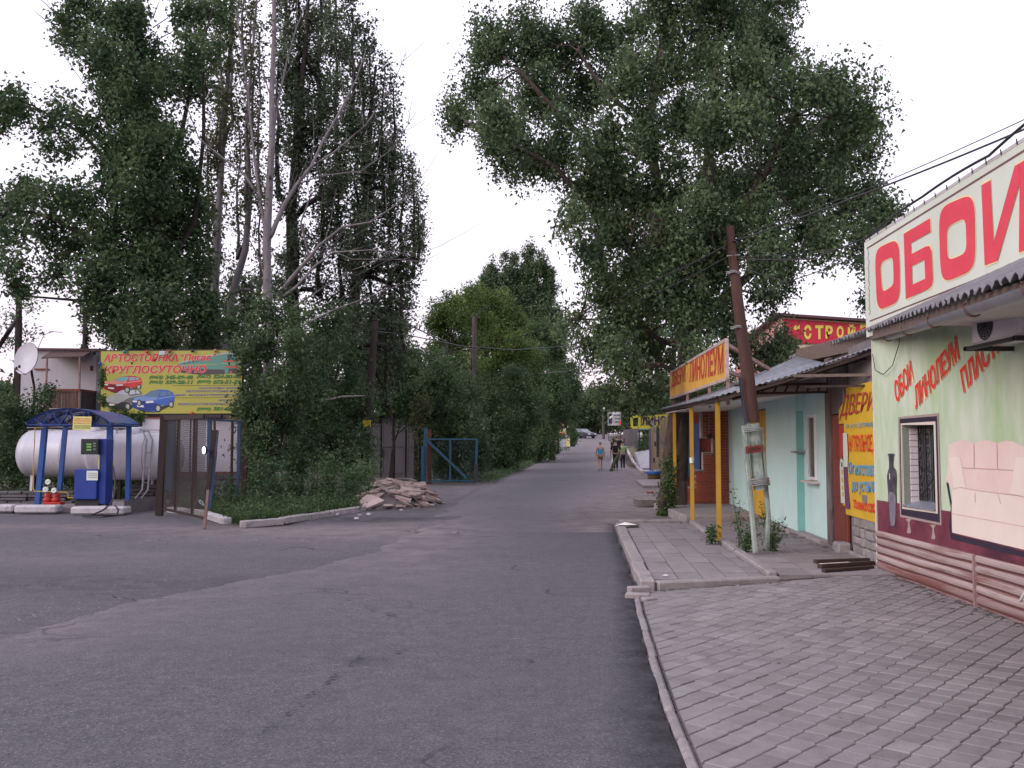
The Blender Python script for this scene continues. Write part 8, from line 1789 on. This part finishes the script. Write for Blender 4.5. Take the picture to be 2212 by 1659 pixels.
thicket('maple_tree', [(1170, 720, 40), (1200, 760, 40), (1160, 780, 46), (1205, 820, 44), (1180, 850, 50), (1225, 800, 26), (1215, 720, 16), (1235, 850, 26), (1150, 850, 50)], 78, 'mid green maple nearest the sky gap over the street', L_hedge, 72, 16, .16, 83, 2.0, (.5, .5, .5))
# hedge trees right at the road edge (dark lower mass), going away
thicket('hedge_tree', [(930, 790, 34), (900, 770, 22), (960, 830, 50), (920, 850, 44), (1000, 850, 50), (950, 900, 50), (1010, 920, 56), (930, 920, 40), (985, 970, 46), (950, 985, 40), (1020, 990, 44), (960, 1020, 26), (1000, 1030, 24)], 46.5, 'dark dense hedge tree directly behind the blue gate', L_hedge, 84, 17, .13, 84, 1.6, (.42, .42, .42))
thicket('hedge_tree', [(1060, 850, 50), (1110, 840, 50), (1070, 910, 54), (1120, 910, 50), (1060, 970, 46), (1100, 975, 44), (1050, 1000, 26), (1085, 998, 22), (1105, 985, 26), (1140, 880, 40), (1060, 1015, 14)], 60, 'dark hedge tree over the road edge right of the blue gate', L_hedge, 84, 17, .13, 85, 1.6, (.45, .45, .45))
thicket('hedge_tree', [(1150, 850, 44), (1190, 850, 44), (1150, 910, 44), (1190, 905, 36), (1145, 960, 36), (1180, 960, 30), (1225, 850, 26), (1160, 990, 14), (1120, 985, 20), (1215, 880, 24), (1130, 985, 18), (1150, 980, 16)], 76, 'third hedge tree leaning out over the street edge', L_hedge, 74, 16, .16, 86, 2, (.5, .5, .5))
thicket('hedge_tree', [(1185, 935, 22), (1170, 965, 20), (1190, 975, 12), (1160, 975, 20), (1175, 915, 26), (1200, 895, 24), (1222, 885, 20), (1240, 880, 16), (1235, 905, 12), (1236, 930, 10), (1240, 945, 9)], 92, 'low hedge swallowing the orange advert panel', L_hedge, 90, 14, .16, 87, 1.5, (.4, .4, .4))
# far end of the street
far = [(1255, 880, 22), (1270, 865, 20), (1262, 905, 22), (1290, 870, 22), (1285, 895, 26), (1310, 860, 24), (1305, 890, 26), (1335, 865, 26), (1330, 895, 24), (1245, 860, 14), (1255, 920, 14), (1280, 918, 16), (1310, 915, 14), (1280, 850, 12), (1300, 848, 12)]
thicket('far_tree', far[:7], 185, 'hazy green tree closing the left of the street end', L_far, 22, 12, .42, 90, 4, (1.1, 1.1, 1.1), group='trees closing the far street end')
thicket('far_tree', far[7:], 190, 'hazy green tree behind the far white billboard', L_far, 22, 12, .42, 91, 4, (1.1, 1.1, 1.1), group='trees closing the far street end')
thicket('far_tree', [(1365, 860, 34), (1360, 900, 26), (1400, 870, 40), (1345, 880, 26), (1400, 905, 30), (1360, 920, 14)], 160, 'far green tree right of the white roadside billboard', L_far, 26, 12, .38, 92, 4, (1, 1, 1), group='trees closing the far street end')
thicket('far_tree', [(1440, 850, 50), (1480, 840, 50), (1430, 900, 40), (1530, 830, 50), (1580, 850, 50)], 100, 'far tree standing behind the rusty kiosk roofs', L_far, 40, 12, .28, 93, 4, (.8, .8, .8), group='trees closing the far street end')
thicket('shrub', [(1388, 955, 12), (1397, 962, 12), (1382, 965, 9), (1402, 950, 10), (1392, 968, 10)], 74, 'green shrub between the forecourt and the concrete ramp', L_bush, 120, 12, .12, 94, .5, (.25, .25, .25), 'bush', False)
thicket('shrub', [(1236, 965, 7), (1232, 955, 6), (1240, 952, 7), (1246, 940, 7), (1238, 938, 9)], 112, 'small roadside shrub behind the sandwich board', L_hedge, 120, 12, .16, 95, .5, (.3, .3, .3), 'bush', False)
# treeline left and right outside the picture and as closing backdrop
def treeline(x0, x1, y0, y1, n, hmin, hmax, seed, name='treeline'):
    rg = random.Random(seed); b = []
    for i in range(n):
        t = (i + rg.random()) / n; h = rg.uniform(hmin, hmax); x = x0 + (x1 - x0) * t; y = y0 + (y1 - y0) * t + rg.uniform(-3, 3)
        for k in range(4): b.append((Vector((x + rg.uniform(-2, 2), y + rg.uniform(-2, 2), zt(y) + h * (.2 + .22 * k))), 3.4, 3.0, h * .22))
    leaves(name, blob_twigs(b, 9, seed, fill=.4), 20, (1.6, 1.6, 1.6), .5, L_far, None, seed=seed, kind='stuff')
treeline(-70, 60, 205, 215, 26, 8, 11, 101); treeline(-34, -70, 62, 200, 26, 3.5, 5.5, 102); treeline(24, 60, 60, 200, 20, 7, 10, 103); treeline(-75, -40, 5, 58, 16, 4, 6, 104)

# ---- weeds, grass verge
def tufts(name, pts, per, h, mat, seed, kind='stuff', parent=None, label=None, cat=None):
    c = np.array([[p[0], p[1], p[2] + h * .3] for p in pts]); return leaves(name, c, per, (h * .9, h * .9, h * .5), h * .6, mat, parent, droop=-.8, seed=seed, kind=kind, aspect=.10, label=label, cat=cat)
rg = random.Random(77); gp_ = []
for i in range(7000):
    y = 20.6 + 6.4 * rg.random() ** .7; x = rg.uniform(-8.4, -3.8); u = 1106 + 2150 * x / y
    edge = 20.75 + max(0, -x - 6.3) * 1.2
    if not (isl_l(y) + .2 < x < isl_r(y) - .12): continue
    gp_.append((x, y, zt(y) + .02))
tufts('grass', gp_, 9, .22, L_grass, 5)
wd = [(x + rg.uniform(-.1, .1), y, .08 + rg.random() * .12) for (x, y, z) in gp_ if rg.random() < .20 + .5 * (vnoise(x, y, 1.1, 9) > .05)]
leaves('weeds', wd, 6, (.16, .16, .16), .07, L_bush, None, droop=0, seed=9, kind='stuff')
gp_ = [(rg.uniform(-19, -12.2), rg.uniform(27.5, 34), 0.02) for _ in range(2600)]; tufts('grass', gp_, 8, .22, L_grass, 6)
gp_ = [];
for i in range(900):
    y = rg.uniform(44, 100); x = interp(Lp, y) - rg.uniform(.1, 1.4); gp_.append((x, y, zt(y)))
tufts('grass', gp_, 9, .3, L_bush, 7)
gp_ = [];
for i in range(500):
    p = GT(rg.uniform(1358, 1392), rg.uniform(968, 1010)); gp_.append((p.x, p.y, p.z + .03))
tufts('dry_grass', gp_, 8, .14, leafmat('leaf_dry', (.10, .09, .04), (.17, .13, .07), .2), 8)
def weed(u, v, z, h, n, seed, label, spread=.2):
    p = G(u, v, z); root = empty('weed', p, label, 'weed'); rg = random.Random(seed); tr = MB(); tips = []
    for i in range(n):
        a = rg.uniform(0, 6.28); r = rg.uniform(.2, 1) * spread; hh = h * rg.uniform(.5, 1.1); q = [p + Vector((rg.uniform(-.05, .05), rg.uniform(-.04, .04), 0)), p + Vector((math.cos(a) * r * .4, math.sin(a) * r * .4, hh * .5)), p + Vector((math.cos(a) * r, math.sin(a) * r, hh))]
        tr.tube(q, [.006, .004, .002], 4); 
        for t in np.linspace(.15, 1, 9): s_ = q[0].lerp(q[1], t * 2) if t < .5 else q[1].lerp(q[2], t * 2 - 1); tips.append(tuple(s_))
    tr.build('stem', L_weed, root); leaves('foliage', tips, 5, (.09, .09, .07), .055, L_weed, root, droop=.1, seed=seed, aspect=.35)
weed(1612, 1192, .12, .42, 9, 1, 'weed clump at the left foot of the concrete stub'); weed(1667, 1190, .12, .48, 9, 2, 'weed clump at the right foot of the concrete stub'); weed(1536, 1175, .10, .28, 7, 3, 'small weed sprouting at the near yellow post', .12)
weed(1600, 1185, .12, .9, 3, 4, 'tall thin dry weed left of the stub', .15); weed(1652, 1140, .12, .5, 4, 5, 'thin weed before the yellow doors', .15)
weed(590, 1128, .02, .25, 8, 6, 'weed growing at the joint of the grey kerb', .2)
q = MB(); rg = random.Random(55)
for i in range(260):
    y = rg.uniform(5.5, 12.3); x = fac_x(y) - .03 - abs(rg.gauss(0, .10)); blot(q, Vector((x, y, pave_z(x, y) + .004)), rg.uniform(.008, .035), i, .7)
for i in range(160):
    y = rg.uniform(14.4, 25); x = 4.86 + .0786 * (y - 14.4) - .2 - abs(rg.gauss(0, .12)); blot(q, Vector((x, y, .130)), rg.uniform(.01, .05), 500 + i, .7)
for i in range(120):
    t = rg.random(); x = 1.6 + 1.5 * t; y = 11.16 + .29 * (x - 1.6) - abs(rg.gauss(0, .04)) + .0; blot(q, Vector((x, y, pave_z(x, y) + .005)), rg.uniform(.006, .025), 700 + i, .6)
q.build('dirt', M('dirt_dark', (.10, .075, .065), (.15, .12, .11), 20), kind='stuff')
# small debris on the ground
rg = random.Random(123); q = MB()
for i in range(260):
    x = rg.uniform(1.3, 4.6); y = rg.uniform(4, 21); z = (pave_z(x, y) + .002 if y < pave_edge(x) else .125 if x > 3.02 + .0655 * (y - 11.86) + .12 else .10) if 1 else 0
    if x < 1.5 + .072 * (y - 11.2) + .15 and y > 11: continue
    if y < 11.2 and x < pav_left(y) + .1: continue
    r = rg.uniform(.002, .009) * (1 + y / 14); blot(q, Vector((x, y, z + .003)), r, i, rg.uniform(.3, 1))
for i in range(260):
    y = rg.uniform(19, 30); x = rg.uniform(1.2, 2.6) + .07 * (y - 20); blot(q, Vector((x, y, .045)), rg.uniform(.01, .05), 900 + i, .6)
q.build('litter', M('litter_dark', (.09, .06, .05), (.16, .12, .10), 30), kind='stuff')
q = MB()
for i in range(70):
    p = G(rg.uniform(20, 420), rg.uniform(1235, 1370), .01); blot(q, p + Vector((0, 0, .004)), rg.uniform(.005, .02), 2000 + i, .6)
for i in range(60):
    p = G(rg.uniform(250, 760), rg.uniform(1120, 1180), .01); blot(q, p + Vector((0, 0, .02)), rg.uniform(.01, .04), 3000 + i, .6)
q.build('gravel', M('chips_pale', (.32, .29, .30), (.2, .18, .19), 30), kind='stuff')
